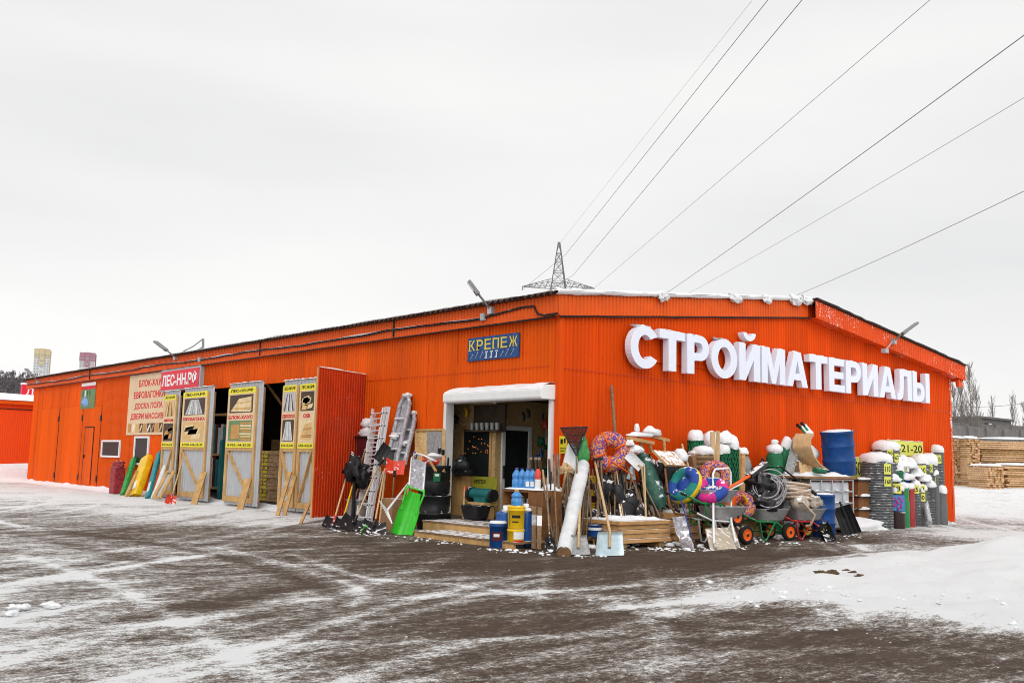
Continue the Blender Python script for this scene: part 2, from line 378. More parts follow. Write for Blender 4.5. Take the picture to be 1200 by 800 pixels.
# snow bank on the right and gentle far rise
a, b = G(790, 706), G(1200, 752)
nx, ny = (b - a).y, -(b - a).x; nl = math.hypot(nx, ny); nx, ny = nx / nl, ny / nl
if nx < 0: nx, ny = -nx, -ny
sd = (gx - a.x) * nx + (gy - a.y) * ny
south = smooth(-4.2, -8.5, gy)
bank = smooth(-.2, 1.6, sd + .5 * (vnoise(gx, gy, .6, 9) - .5)) * south
h = bank * (.06 + .42 * smooth(1.5, 7, sd)) * (1 - .8 * smooth(14, 30, gx))
h += bank * (.06 + .12 * smooth(1, 3, sd)) * (vnoise(gx, gy, .9, 1) - .4) + bank * (.04 + .08 * smooth(1, 3, sd)) * (vnoise(gx, gy, 2.4, 2) - .4) + bank * .05 * (vnoise(gx, gy, 5, 4) - .5)
h += .02 * (vnoise(gx, gy, .4, 5) - .5) + .012 * smooth(.2, .8, snow) * vnoise(gx, gy, 3, 6)
h += 1.05 * smooth(24, 62, gx) + .0 * gy
h += .5 * smooth(42, 60, gy) * (1 - smooth(24, 62, gx)) + .35 * smooth(38, 41, gy) * smooth(6, 0, abs(gx + 1)) * vnoise(gx, gy, .5, 8)
snow = np.clip(snow + .5 * bank * smooth(.1, .9, sd), 0, 1.2)
n0, n1 = gx.shape
def HT(x, y): return float(h[min(len(xs) - 1, int(np.searchsorted(xs, x))), min(len(ys) - 1, int(np.searchsorted(ys, y)))])
gm = bpy.data.meshes.new('ground')
co_ = np.stack([gx, gy, h], -1).reshape(-1, 3)
idx = np.arange(n0 * n1).reshape(n0, n1)
fc = np.stack([idx[:-1, :-1], idx[1:, :-1], idx[1:, 1:], idx[:-1, 1:]], -1).reshape(-1, 4)
gm.vertices.add(len(co_)); gm.vertices.foreach_set('co', co_.astype(np.float32).ravel())
gm.loops.add(fc.size); gm.loops.foreach_set('vertex_index', fc.astype(np.int32).ravel())
gm.polygons.add(len(fc)); gm.polygons.foreach_set('loop_start', np.arange(0, fc.size, 4, dtype=np.int32)); gm.polygons.foreach_set('loop_total', np.full(len(fc), 4, dtype=np.int32))
gm.polygons.foreach_set('use_smooth', np.ones(len(fc), dtype=bool))
gm.update(calc_edges=True); gm.validate()
at = gm.attributes.new('snow', 'FLOAT', 'POINT'); at.data.foreach_set('value', snow.astype(np.float32).ravel())
ground = bpy.data.objects.new('ground', gm); C.objects.link(ground); ground['kind'] = 'structure'
def ground_mat():
    m = bpy.data.materials.new('snowy_asphalt'); m.use_nodes = True; nt = m.node_tree; N = nt.nodes; L = nt.links; b = N['Principled BSDF']
    def nd(t, **k):
        n = N.new(t)
        for a, v in k.items(): n.inputs[a].default_value = v
        return n
    def ma(op, x, y=None, cl=False):
        q = N.new('ShaderNodeMath'); q.operation = op; q.use_clamp = cl
        for i, t in enumerate((x, y)):
            if t is None: continue
            if isinstance(t, (int, float)): q.inputs[i].default_value = t
            else: L.new(t, q.inputs[i])
        return q.outputs[0]
    geo = N.new('ShaderNodeNewGeometry'); P = geo.outputs['Position']
    def ns(scale, detail=6, rough=.6, st=(1,1,1), rot=0, dist=0):
        mp = N.new('ShaderNodeMapping'); mp.inputs['Scale'].default_value = st; mp.inputs['Rotation'].default_value = (0, 0, rot); L.new(P, mp.inputs[0])
        n = nd('ShaderNodeTexNoise', Scale=scale, Detail=detail, Roughness=rough, Distortion=dist); L.new(mp.outputs[0], n.inputs['Vector']); return n.outputs['Fac']
    at = N.new('ShaderNodeAttribute'); at.attribute_name = 'snow'; S = at.outputs['Fac']
    big = ns(.5, 5, .6); st1 = ns(1.6, 7, .72, (.34, 1, 1), -.75, 1.4); st2 = ns(2.2, 7, .72, (.34, 1, 1), -.1, 1.4); fine = ns(55, 3, .8); mid = ns(7, 8, .78); gr = ns(19, 5, .8, (.55, 1, 1), -.6); lump = ns(2.6, 6, .6)
    st3 = ns(5.5, 6, .7, (.2, 1, 1), -.5, 1.2); st4 = ns(4.5, 6, .7, (.24, 1, 1), -1.2, 1.2)
    f = ma('ADD', S, ma('MULTIPLY', ma('SUBTRACT', big, .5), .9))
    f = ma('ADD', f, ma('ADD', ma('MULTIPLY', ma('SUBTRACT', st3, .5), .8), ma('MULTIPLY', ma('SUBTRACT', st4, .5), .8)))
    f = ma('ADD', f, ma('MULTIPLY', ma('SUBTRACT', st1, .5), .9)); f = ma('ADD', f, ma('MULTIPLY', ma('SUBTRACT', st2, .5), .9))
    f = ma('ADD', f, ma('MULTIPLY', ma('SUBTRACT', mid, .5), 1.8)); f = ma('ADD', f, ma('MULTIPLY', ma('SUBTRACT', fine, .5), 1.7))
    f = ma('ADD', f, ma('MULTIPLY', ma('SUBTRACT', gr, .5), 1.9))
    full = ma('MULTIPLY', ma('SUBTRACT', S, .82), 4, True); f = ma('ADD', f, ma('MULTIPLY', full, .28))
    bare = ma('MULTIPLY', ma('SUBTRACT', .08, S), 9, True); f = ma('SUBTRACT', f, ma('MULTIPLY', bare, .1))
    rp = N.new('ShaderNodeValToRGB'); e = rp.color_ramp.elements
    asn = ma('ADD', ma('MULTIPLY', ns(3, 8, .8), .5), ma('ADD', ma('MULTIPLY', ns(30, 4, .85), .28), ma('MULTIPLY', ns(90, 2, .8), .22))); ar = N.new('ShaderNodeValToRGB'); ar.color_ramp.elements[0].position = .36; ar.color_ramp.elements[1].position = .64
    ar.color_ramp.elements[0].color = (.03, .020, .014, 1); ar.color_ramp.elements[1].color = (.135, .094, .067, 1); L.new(asn, ar.inputs[0])
    rust = ns(.35, 3); rm = ma('MULTIPLY', ma('SUBTRACT', rust, .62), 5, True)
    mx0 = N.new('ShaderNodeMix'); mx0.data_type = 'RGBA'; L.new(ma('MULTIPLY', rm, .6), mx0.inputs[0]); L.new(ar.outputs[0], mx0.inputs[6]); mx0.inputs[7].default_value = (.11, .05, .035, 1)
    e[0].position = .22; e[0].color = (0, 0, 0, 1); e[1].position = 1.0; e[1].color = (1, 1, 1, 1)
    x = e.new(.46); x.color = (.27,) * 3 + (1,); x = e.new(.68); x.color = (.52,) * 3 + (1,)
    L.new(f, rp.inputs[0])
    sc_ = N.new('ShaderNodeValToRGB'); sc_.color_ramp.elements[0].color = (.47, .40, .33, 1); sc_.color_ramp.elements[1].color = (.90, .905, .915, 1)
    sc_.color_ramp.elements[0].position = .4; sc_.color_ramp.elements[1].position = 1.15 - .2; L.new(f, sc_.inputs[0])
    mx = N.new('ShaderNodeMix'); mx.data_type = 'RGBA'; L.new(rp.outputs[0], mx.inputs[0]); L.new(mx0.outputs[2], mx.inputs[6]); L.new(sc_.outputs[0], mx.inputs[7])
    L.new(mx.outputs[2], b.inputs['Base Color'])
    rr = N.new('ShaderNodeMapRange'); b.inputs['Specular IOR Level'].default_value = .15; rr.inputs[3].default_value = .7; rr.inputs[4].default_value = .9; L.new(rp.outputs[0], rr.inputs[0]); L.new(rr.outputs[0], b.inputs['Roughness'])
    hh = ma('ADD', ma('MULTIPLY', mid, .5), ma('ADD', ma('MULTIPLY', ma('ADD', fine, gr), .5), ma('ADD', ma('MULTIPLY', f, .4), ma('MULTIPLY', lump, .9))))
    bp = nd('ShaderNodeBump', Strength=.8, Distance=.035); L.new(hh, bp.inputs['Height']); L.new(bp.outputs[0], b.inputs['Normal'])
    return m
gm.materials.append(ground_mat())

# ------------------------------------------------------------------ sky and sun
SUN_EL, SUN_AZ = math.radians(38), V((-.62, -.78, 0)).normalized()
sdir = V((SUN_AZ.x * math.cos(SUN_EL), SUN_AZ.y * math.cos(SUN_EL), math.sin(SUN_EL)))
su = bpy.data.lights.new('sun', 'SUN'); su.energy = .95; su.angle = math.radians(45); su.color = (1, .96, .9)
so = bpy.data.objects.new('sun', su); C.objects.link(so); so.rotation_euler = (-sdir).to_track_quat('-Z', 'Y').to_euler(); so.location = (0, 0, 40)
w = bpy.data.worlds.new('World'); sc.world = w; w.use_nodes = True; N = w.node_tree.nodes; L = w.node_tree.links; bg = N['Background']
sky = N.new('ShaderNodeTexSky'); sky.sky_type = 'NISHITA'; sky.sun_disc = False; sky.sun_elevation = SUN_EL; sky.sun_rotation = math.atan2(sdir.x, sdir.y)
hs = N.new('ShaderNodeHueSaturation'); hs.inputs['Saturation'].default_value = .12; L.new(sky.outputs[0], hs.inputs['Color'])
tc = N.new('ShaderNodeTexCoord'); mp = N.new('ShaderNodeMapping'); mp.inputs['Scale'].default_value = (1, 1, 4.5); mp.inputs['Rotation'].default_value = (.12, .1, .3); L.new(tc.outputs['Generated'], mp.inputs[0])
cn = N.new('ShaderNodeTexNoise'); cn.inputs['Scale'].default_value = 1.1; cn.inputs['Detail'].default_value = 4; cn.inputs['Roughness'].default_value = .45; L.new(mp.outputs[0], cn.inputs['Vector'])
cr = N.new('ShaderNodeValToRGB'); cr.color_ramp.elements[0].position = .3; cr.color_ramp.elements[1].position = .68
SK = 1.0
cr.color_ramp.elements[0].color = (.745, .748, .756, 1); cr.color_ramp.elements[1].color = (.945, .94, .927, 1); L.new(cn.outputs['Fac'], cr.inputs[0])
# brighter cloud around the hidden sun and towards the zenith
dp = N.new('ShaderNodeVectorMath'); dp.operation = 'DOT_PRODUCT'; L.new(tc.outputs['Generated'], dp.inputs[0]); dp.inputs[1].default_value = sdir
gl = N.new('ShaderNodeMapRange'); gl.interpolation_type = 'SMOOTHSTEP'; gl.inputs[1].default_value = .05; gl.inputs[2].default_value = 1; gl.inputs[3].default_value = 1; gl.inputs[4].default_value = 1.35; L.new(dp.outputs['Value'], gl.inputs[0])
sz = N.new('ShaderNodeSeparateXYZ'); L.new(tc.outputs['Generated'], sz.inputs[0])
zn = N.new('ShaderNodeMapRange'); zn.interpolation_type = 'SMOOTHSTEP'; zn.inputs[1].default_value = .5; zn.inputs[2].default_value = 1; zn.inputs[3].default_value = 1; zn.inputs[4].default_value = 1.1; L.new(sz.outputs['Z'], zn.inputs[0])
pm = N.new('ShaderNodeMath'); pm.operation = 'MULTIPLY'; L.new(gl.outputs[0], pm.inputs[0]); L.new(zn.outputs[0], pm.inputs[1])
p2 = N.new('ShaderNodeMath'); p2.operation = 'MULTIPLY'; L.new(pm.outputs[0], p2.inputs[0]); p2.inputs[1].default_value = 10 * SK
vm = N.new('ShaderNodeVectorMath'); vm.operation = 'SCALE'; L.new(cr.outputs[0], vm.inputs[0]); L.new(p2.outputs[0], vm.inputs['Scale'])
mxs = N.new('ShaderNodeMix'); mxs.data_type = 'RGBA'; mxs.inputs[0].default_value = .93; L.new(hs.outputs[0], mxs.inputs[6]); L.new(vm.outputs[0], mxs.inputs[7])
L.new(mxs.outputs[2], bg.inputs['Color']); bg.inputs['Strength'].default_value = .1
vs_ = sc.view_settings; vs_.view_transform = 'Standard'; vs_.look = 'None'; vs_.exposure = .13; vs_.gamma = 1; vs_.use_curve_mapping = False
sc.cycles.use_denoising = True; sc.cycles.filter_width = 1.0; sc.cycles.max_bounces = 6; sc.cycles.transparent_max_bounces = 6

# ------------------------------------------------------------------ warehouse
W_, LEN, RX = 18.2, 37.7, 9.4
def zr(x): return 5.13 + 1.07 * (1 - abs(x - RX) / RX)
wh = thing('warehouse', 'long orange ribbed metal building supplies warehouse with a low snowy gable roof', 'warehouse', (9.1, 18.8, 0))
mb = corr(MB(), (0, 0, 0), X, -Y, 0, W_, 0, lambda x: zr(x) - .05); 
for z in (.9, 1.9, 2.9, 3.9, 4.7):
    for k in range(50): x = .2 + k * .36 + .02 * math.sin(k * 5.1); mb.bb(x, x + .018, -.0265, -.0142, z + .02 * math.sin(k * 3.3), z + .018 + .02 * math.sin(k * 3.3), 1)
for k in range(1, 16): mb.bb(k * 1.15 - .004, k * 1.15 + .004, -.0245, -.0145, 0.05, zr(k * 1.15) - .5, 1)
mb.bb(.1, 18.0, -.0255, -.0145, 3.56, 3.575, 1)
g = mb.build('gable_wall', [m_wallG, m_wing], wh)
mb = MB()
for y0, y1, z0, z1 in ((0, .2, 0, 5.1), (.2, 3.74, 2.97, 5.1), (3.74, 7.4, 0, 5.1), (7.4, 20.7, 3.8, 5.1), (20.7, LEN, 0, 5.1)):
    corr(mb, (0, 0, 0), Y, -X, y0, y1, z0, z1)
for z in (3.95, 4.35, .9, 1.9, 2.9):
    for k in range(104):
        y = .3 + k * .36 + .02 * math.sin(k * 5.1)
        if z > 3.9 or 3.9 < y < 7.2 or y > 21: mb.bb(-.0265, -.0142, y, y + .018, z + .02 * math.sin(k * 3.3), z + .018 + .02 * math.sin(k * 3.3), 1)
for k in range(1, 33):
    y = k * 1.15; mb.bb(-.0245, -.0145, y - .004, y + .004, .05 if 3.8 < y < 7.3 or y > 20.8 else 3.85, 4.64, 1)
mb.bb(-.0255, -.0145, .25, 7.3, 3.62, 3.632, 1)
mb.build('side_wall', [m_wallL, m_wing], wh)
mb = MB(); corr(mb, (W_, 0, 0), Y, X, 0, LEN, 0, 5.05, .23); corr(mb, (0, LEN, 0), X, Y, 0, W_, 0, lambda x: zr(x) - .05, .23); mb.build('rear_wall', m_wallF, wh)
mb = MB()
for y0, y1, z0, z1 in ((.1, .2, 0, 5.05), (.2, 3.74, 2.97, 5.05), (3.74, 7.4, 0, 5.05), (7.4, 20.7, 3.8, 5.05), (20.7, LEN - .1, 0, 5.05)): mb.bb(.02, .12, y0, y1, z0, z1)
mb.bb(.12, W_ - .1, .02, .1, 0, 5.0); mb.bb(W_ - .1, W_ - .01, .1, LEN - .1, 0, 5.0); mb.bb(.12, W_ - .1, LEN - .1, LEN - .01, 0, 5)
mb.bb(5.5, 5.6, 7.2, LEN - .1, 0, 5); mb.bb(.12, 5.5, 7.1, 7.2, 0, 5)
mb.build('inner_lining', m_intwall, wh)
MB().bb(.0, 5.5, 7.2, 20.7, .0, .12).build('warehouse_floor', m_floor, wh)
# corner flashing
MB().bb(-.032, .09, -.032, -.022, 0, 5.0).bb(-.032, -.022, -.022, .09, 0, 5.0).build('corner_flashing', m_wallG, wh)
MB().bb(W_ - .1, W_ + .03, -.03, -.018, 0, 4.75).bb(W_ + .018, W_ + .03, -.018, .1, 0, 4.75).build('corner_flashing', m_edgeS, wh)
# long fascia and gable fascias
mb = corr(MB(), (-.16, 0, 0), Y, -X, -.1, LEN + .9, 4.66, 5.14, .115, .018); mb.bb(-.155, -.02, -.1, LEN + .9, 4.65, 4.668); mb.build('eave_fascia', m_fascia, wh)
def gf(x0, x1, off, m, zlow):
    mb = MB(); corr(mb, (0, -off, 0), X, -Y, x0, x1, lambda x: zr(x) - zlow, lambda x: zr(x) - .02, .115, .018)
    mb.quad((x0, -off, zr(x0) - zlow), (x1, -off, zr(x1) - zlow), (x1, -.02, zr(x1) - zlow), (x0, -.02, zr(x0) - zlow)); mb.build('gable_fascia', m, wh)
gf(-.155, RX, .10, m_fascia, .46); gf(RX, 18.62, .34, m_fasciaS, .50)
# roof: wavy sheets
def roof(x0, x1, ya, yb, name):
    mb = MB(); n = int((yb - ya) / .05)
    mb.sheet(lambda u, v: (x0 + (x1 - x0) * u, ya + (yb - ya) * v, zr(x0 + (x1 - x0) * u) + .045 * math.sin((ya + (yb - ya) * v) * 2 * math.pi / .2) + .02), 1, n, 0, 0, True)
    mb.build(name, m_roof, wh)
roof(-.34, RX, -.16, LEN + 1.0, 'roof'); roof(RX, 18.78, -.42, LEN + 1.0, 'roof')
def snowroof(xa, xb, ya, yb, seed, edge):
    mb = MB()
    def fn(u, v):
        x = xa + (xb - xa) * u; y = ya + (yb - ya) * v
        e = min(u, 1 - u) * abs(xb - xa); e2 = min(v, 1 - v) * abs(yb - ya); k = min(1, min(e, e2) / .12) ** .5
        nn = noise.noise(V((x * .7, y * .9, seed))) + .6 * noise.noise(V((x * 3, y * 3, seed)))
        if u == 0: x += edge * (.10 + .13 * noise.noise(V((y * 1.4, seed, 1))))
        if v == 0: y -= .05 + .1 * noise.noise(V((x * 1.7, seed, 4)))
        return (x, y, zr(x) + .055 + k * (.05 + .035 * nn))
    mb.sheet(fn, 28, int(abs(yb - ya) / .16), 0); mb.build('roof_snow', m_snow, wh)
snowroof(-.36, RX - .02, -.19, LEN + .9, 3, 1); snowroof(18.66, RX + .02, -.36, LEN + .9, 8, -1)
for x, s_ in ((5.9, .26), (9.2, .36), (8.6, .3), (3.1, .2), (7.3, .18)): MB().blob((x, -.21, zr(x) - .0), (s_, .08, .11), x, .5, 0, 22, 10, 2.6).build('snow_drip', m_snow, wh)
def lip(u, v):
    x = -.3 + 9.65 * u; k = .6 + .55 * noise.noise(V((x * 1.3, 1, 0))) + .3 * noise.noise(V((x * 5, 2, 0)))
    return (x, -.165 - .07 * math.sin(3.14 * v), zr(x) - .03 * max(0, k) + (.06 + .09 * max(.15, k)) * v)
MB().sheet(lip, 120, 6).build('roof_snow', m_snow, wh)
def lip2(u, v):
    y = -.1 + (LEN + .9) * u; k = .35 + .8 * noise.noise(V((y * .8, 1, 7))) + .4 * noise.noise(V((y * 4, 2, 0)))
    return (-.31 - .05 * math.sin(3.14 * v), y, zr(-.3) + .05 + .085 * max(.0, k) * v)
MB().sheet(lip2, 300, 4).build('roof_snow', m_snow, wh)
# right-hand rafters ends
mb = MB()
for i in range(2): mb.bar((18.35 + i * .15, -.3, 4.66), (18.35 + i * .15, .6, 4.66), .06, .09)
mb.bb(18.2, 18.5, -.3, -.2, 4.42, 4.66); mb.build('rafter_tail', m_fasciaS, wh)
# shop doorway: shutter guides, roller box
mb = MB(); mb.bb(-.09, .14, .13, .215, .1, 3.02); f = mb.build('shutter_guide', m_white, wh)
mb = MB(); mb.bb(-.09, .14, 3.72, 3.82, .1, 3.02); mb.build('shutter_guide', m_white, wh)
sy1, sy0 = WX(519, 460, -.45).y, WX(648, 456, -.1).y; sz0, sz1 = WX(648, 466, -.45).z, WX(648, 448, -.45).z
pr = [(-.02, sz0), (-.42, sz0), (-.45, sz0 + .04), (-.45, sz1 - .12), (-.40, sz1 - .05), (-.25, sz1 - .01), (-.02, sz1)]
mb = MB().prism([(x, sy0, z) for x, z in pr], (0, sy1 - sy0, 0)); rb = mb.build('shutter_box', m_white, wh, bevel=.012)
mb = MB()
def sfn(u, v):
    y = sy0 + .02 + (sy1 - sy0 - .04) * v; a = u; x = -.44 + .42 * a; z = sz1 - .10 + .13 * math.sin(a * 1.5) + .03 * min(1, 6 * min(u + .02, 1.05 - u)) * (1 + .6 * noise.noise(V((x * 3, y * 3, 2))))
    return (x, y, z)
mb.sheet(sfn, 8, 40); mb.build('box_snow', m_snow, rb)
MB().bb(-.1, .12, .215, 3.72, 2.93, 2.975).bb(-.13, -.1, 1.9, 1.95, 2.88, 2.97).build('shutter_bottom_rail', m_white, wh)
# shop floor, partition with inner window and inner door
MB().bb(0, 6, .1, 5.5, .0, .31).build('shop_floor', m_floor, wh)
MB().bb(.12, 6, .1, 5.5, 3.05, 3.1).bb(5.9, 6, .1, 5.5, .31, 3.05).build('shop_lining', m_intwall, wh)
xo = .85; yo = WX(580, 540, xo).y
oc = lambda px, py: WX(px, py, xo)
mb = MB(); a, b = oc(541, 510), oc(584, 566)
y1, y0, z1, z0 = a.y, max(b.y, yo + .12), 2.42, 1.15
mb.bb(xo, xo + .1, y1, 5.5, .31, 3.05); mb.bb(xo, xo + .1, yo, y0, .31, 3.05); mb.bb(xo, xo + .1, y0, y1, .31, z0); mb.bb(xo, xo + .1, y0, y1, z1, 3.05)
d0, d1, dz = xo + .18, xo + 1.15, 2.45
mb.bb(xo + .1, d0, yo, yo + .1, .31, 3.05); mb.bb(d1, 4.0, yo, yo + .1, .31, 3.05); mb.bb(d0, d1, yo, yo + .1, dz, 3.05)
pt = mb.build('osb_partition', m_osb, wh)
mb = MB(); t = .07
mb.bb(xo - .03, xo + .06, y0 - .0, y0 + t, z0, z1).bb(xo - .03, xo + .06, y1 - t, y1, z0, z1).bb(xo - .03, xo + .06, y0 + t, y1 - t, z0, z0 + t).bb(xo - .03, xo + .06, y0 + t, y1 - t, z1 - t, z1)
mb.build('window_frame', m_wood, pt)
MB().bb(xo + .02, xo + .03, y0 + t, y1 - t, z0 + t, z1 - t).build('window_pane', m_glass, pt)
m_reflection = mat('warm_reflection', (1, .28, .06), .5, emit=.9)  # glowing dots imitate warm reflections in the pane, no lamps here
mb = MB()
for i in range(22): mb.blob((xo + .012, rnd.uniform(y0 + .12, y1 - .12), rnd.uniform(1.75, 2.2)), (.006, .010, .010), i, 0, 0, 6, 4)
mb.build('reflection_dots', m_reflection, pt)
mb = MB(); t = .11
mb.bb(d0, d0 + t, yo - .04, yo + .08, .31, dz).bb(d1 - t, d1, yo - .04, yo + .08, .31, dz).bb(d0 + t, d1 - t, yo - .04, yo + .08, dz - t, dz).bb(d0 + t, d1 - t, yo - .03, yo + .07, .31, .85)
idr = mb.build('inner_door', m_white, wh, bevel=.008)
MB().bb(d0 + t, d1 - t, yo, yo + .02, .85, dz - t).build('door_pane', m_glass, idr)
MB().bb(d0 + .03, d0 + .07, yo - .09, yo - .045, 1.2, 1.5).build('door_handle', m_blkmetal, idr)
MB().bb(d1 + .3, d1 + .34, yo - .02, yo, 1.5, 1.55).build('wall_switch', m_white, pt)
# red-orange wing leaf standing open
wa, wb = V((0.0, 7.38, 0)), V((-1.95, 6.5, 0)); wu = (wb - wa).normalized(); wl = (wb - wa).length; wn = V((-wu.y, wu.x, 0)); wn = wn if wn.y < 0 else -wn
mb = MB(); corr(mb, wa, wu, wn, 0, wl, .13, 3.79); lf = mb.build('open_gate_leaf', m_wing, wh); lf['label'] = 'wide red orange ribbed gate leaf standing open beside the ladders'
mb = MB(); q = wa - wn * .03
for s in (.03, wl - .04): mb.bar(q + wu * s + Z * .13, q + wu * s + Z * 3.79, .07, .05, 0, wu)
for z in (.2, 1.9, 3.74): mb.bar(q + wu * .07 + Z * z, q + wu * (wl - .08) + Z * z, .05, .07, 0, Y)
mb.build('leaf_frame', m_wood, lf)
MB().sheet(lambda u, v: wa + wu * (u * wl) + wn * (.06 * (v - .55)) + Z * (3.80 + .022 * math.sin(v * 3.1) * (1 + .8 * noise.noise(V((u * 9, v, 0))))), 30, 4).build('leaf_snow', m_snow, lf)
# closed gates in the far half of the side wall: panel gaps and hinges
def gate(y0, y1, z1, z0=.12):
    mb = MB(); corr(mb, (-.03, 0, 0), Y, -X, y0, y1, z0, z1, .115, .01); mb.bb(-.03, -.018, y0, y0 + .02, z0, z1).bb(-.03, -.018, y1 - .02, y1, z0, z1)
    mb.bb(-.031, -.02, y0 - .03, y0, z0, z1, 1).bb(-.031, -.02, y1, y1 + .03, z0, z1, 1); g = mb.build('closed_gate', [m_wallL, m_ink], wh)
    for z in (z0 + .35, z1 - .5): MB().bb(-.075, -.045, y0 - .07, y0 + .05, z - .12, z + .12).build('hinge', m_blkmetal, g)
    return g
gate(33.3, 36.6, 3.55); gate(29.95, 33.2, 3.55)
g2 = gate(27.6, 29.9, 3.5)
mb = MB(); mb.bb(-.06, -.045, 28.35, 29.4, .2, 2.6); mb.bb(-.063, -.0475, 28.3, 28.35, .2, 2.65, 1).bb(-.063, -.0475, 29.4, 29.45, .2, 2.65, 1).bb(-.063, -.0475, 28.35, 29.4, 2.6, 2.65, 1).bb(-.11, -.06, 29.25, 29.32, 1.3, 1.45, 1); mb.build('wicket_door', [m_wallL, m_ink], g2)
def window(p0, p1, name='side_window'):
    a, b = WX(*p0), WX(*p1); y1, y0, z1, z0 = a.y, b.y, a.z, b.z; t = .09
    mb = MB().bb(-.07, -.013, y0, y0 + t, z0, z1).bb(-.07, -.013, y1 - t, y1, z0, z1).bb(-.07, -.013, y0 + t, y1 - t, z0, z0 + t * .8).bb(-.07, -.013, y0 + t, y1 - t, z1 - t * .8, z1)
    f = mb.build(name, m_white, wh); MB().bb(-.035, -.02, y0 + t, y1 - t, z0 + t * .8, z1 - t * .8).build('pane', m_glass, f)
window((121, 515.5), (141, 536)); window((159.5, 511), (174, 545))
# base board along the plinth with drifted snow
mb = MB()
def drift(u, v):
    y = 7.6 + (LEN - 7.6) * v; return (-.55 * u * (1 + .5 * noise.noise(V((y * .8, 1, 0)))) + .02, y, (.16 + .1 * noise.noise(V((y * 1.1, 0, 3)))) * (1 - u) ** 1.6 + .012 - .02 * u)
mb.sheet(drift, 6, 160); tag(mb.build('snow_drift', m_snow), None, None, None, 'structure')

# ------------------------------------------------------------------ gate leaves with posters
def words_on(mb, body, o, U, W_, fw, y0, y1, mi, bold=.03, x0=None):
    w = U.length; n = U.cross(W_).normalized()
    a = x0 if x0 is not None else (1 - fw) / 2
    mb.text(body, o + U * a + W_ * y0 + n * .004, U * fw, W_ * (y1 - y0), .003, bold, mi)
def planks(mb, o, U, W_, x0, x1, y0, y1, mis, kind, seed):
    n = U.cross(W_).normalized(); r = random.Random(seed); P = lambda a, b, e=.006: o + U * (x0 + (x1 - x0) * a) + W_ * (y0 + (y1 - y0) * b) + n * e
    mb.quad(P(0, 0, .0045), P(1, 0, .0045), P(1, 1, .0045), P(0, 1, .0045), mis[0])
    k = 7
    for i in range(k):
        m = mis[1 + i % (len(mis) - 1)]
        if kind == 'fan': mb.quad(P(.06 + .88 * i / k, .03), P(.06 + .88 * (i + .86) / k, .03), P(.3 + .4 * (i + .86) / k, .92), P(.3 + .4 * i / k, .92), m)
        elif kind == 'logs':
            b0 = .08 + .7 * i / k; mb.quad(P(.06 + .05 * i, b0), P(.9, b0 + .02 * i - .04), P(.97, b0 + .1 + .015 * i), P(.1 + .05 * i, b0 + .1), m)
        elif kind == 'slat': mb.quad(P(.5 + .45 * (i % 2) * .1, .05 + .9 * i / k), P(.98, .02 + .93 * i / k), P(.98, .02 + .93 * (i + .7) / k), P(.5, .05 + .9 * (i + .7) / k), m)
        else:
            a0 = r.uniform(.02, .5); b0 = r.uniform(.05, .6); mb.quad(P(a0, b0), P(a0 + .42, b0 + r.uniform(-.05, .1)), P(a0 + .5, b0 + .3), P(a0 + .08, b0 + .22), m, )
    if kind == 'slat': mb.quad(P(.12, .1), P(.48, .1), P(.48, .8), P(.12, .8), mis[1])
m_p1 = mat('print_pine', (.62, .40, .16), .5); m_p2 = mat('print_amber', (.50, .25, .07), .5); m_p3 = mat('print_cream', (.72, .56, .32), .5); m_p4 = mat('print_dark', (.06, .035, .02), .5)
m_p5 = mat('print_grey', (.42, .42, .43), .5); m_p6 = mat('print_pale_grey', (.62, .62, .62), .5); m_p7 = mat('print_green', (.13, .22, .09), .5)
PM = [m_tan, m_lime, m_ink, m_inkr, m_p1, m_p2, m_p3, m_p4, m_p5, m_p6, m_p7]
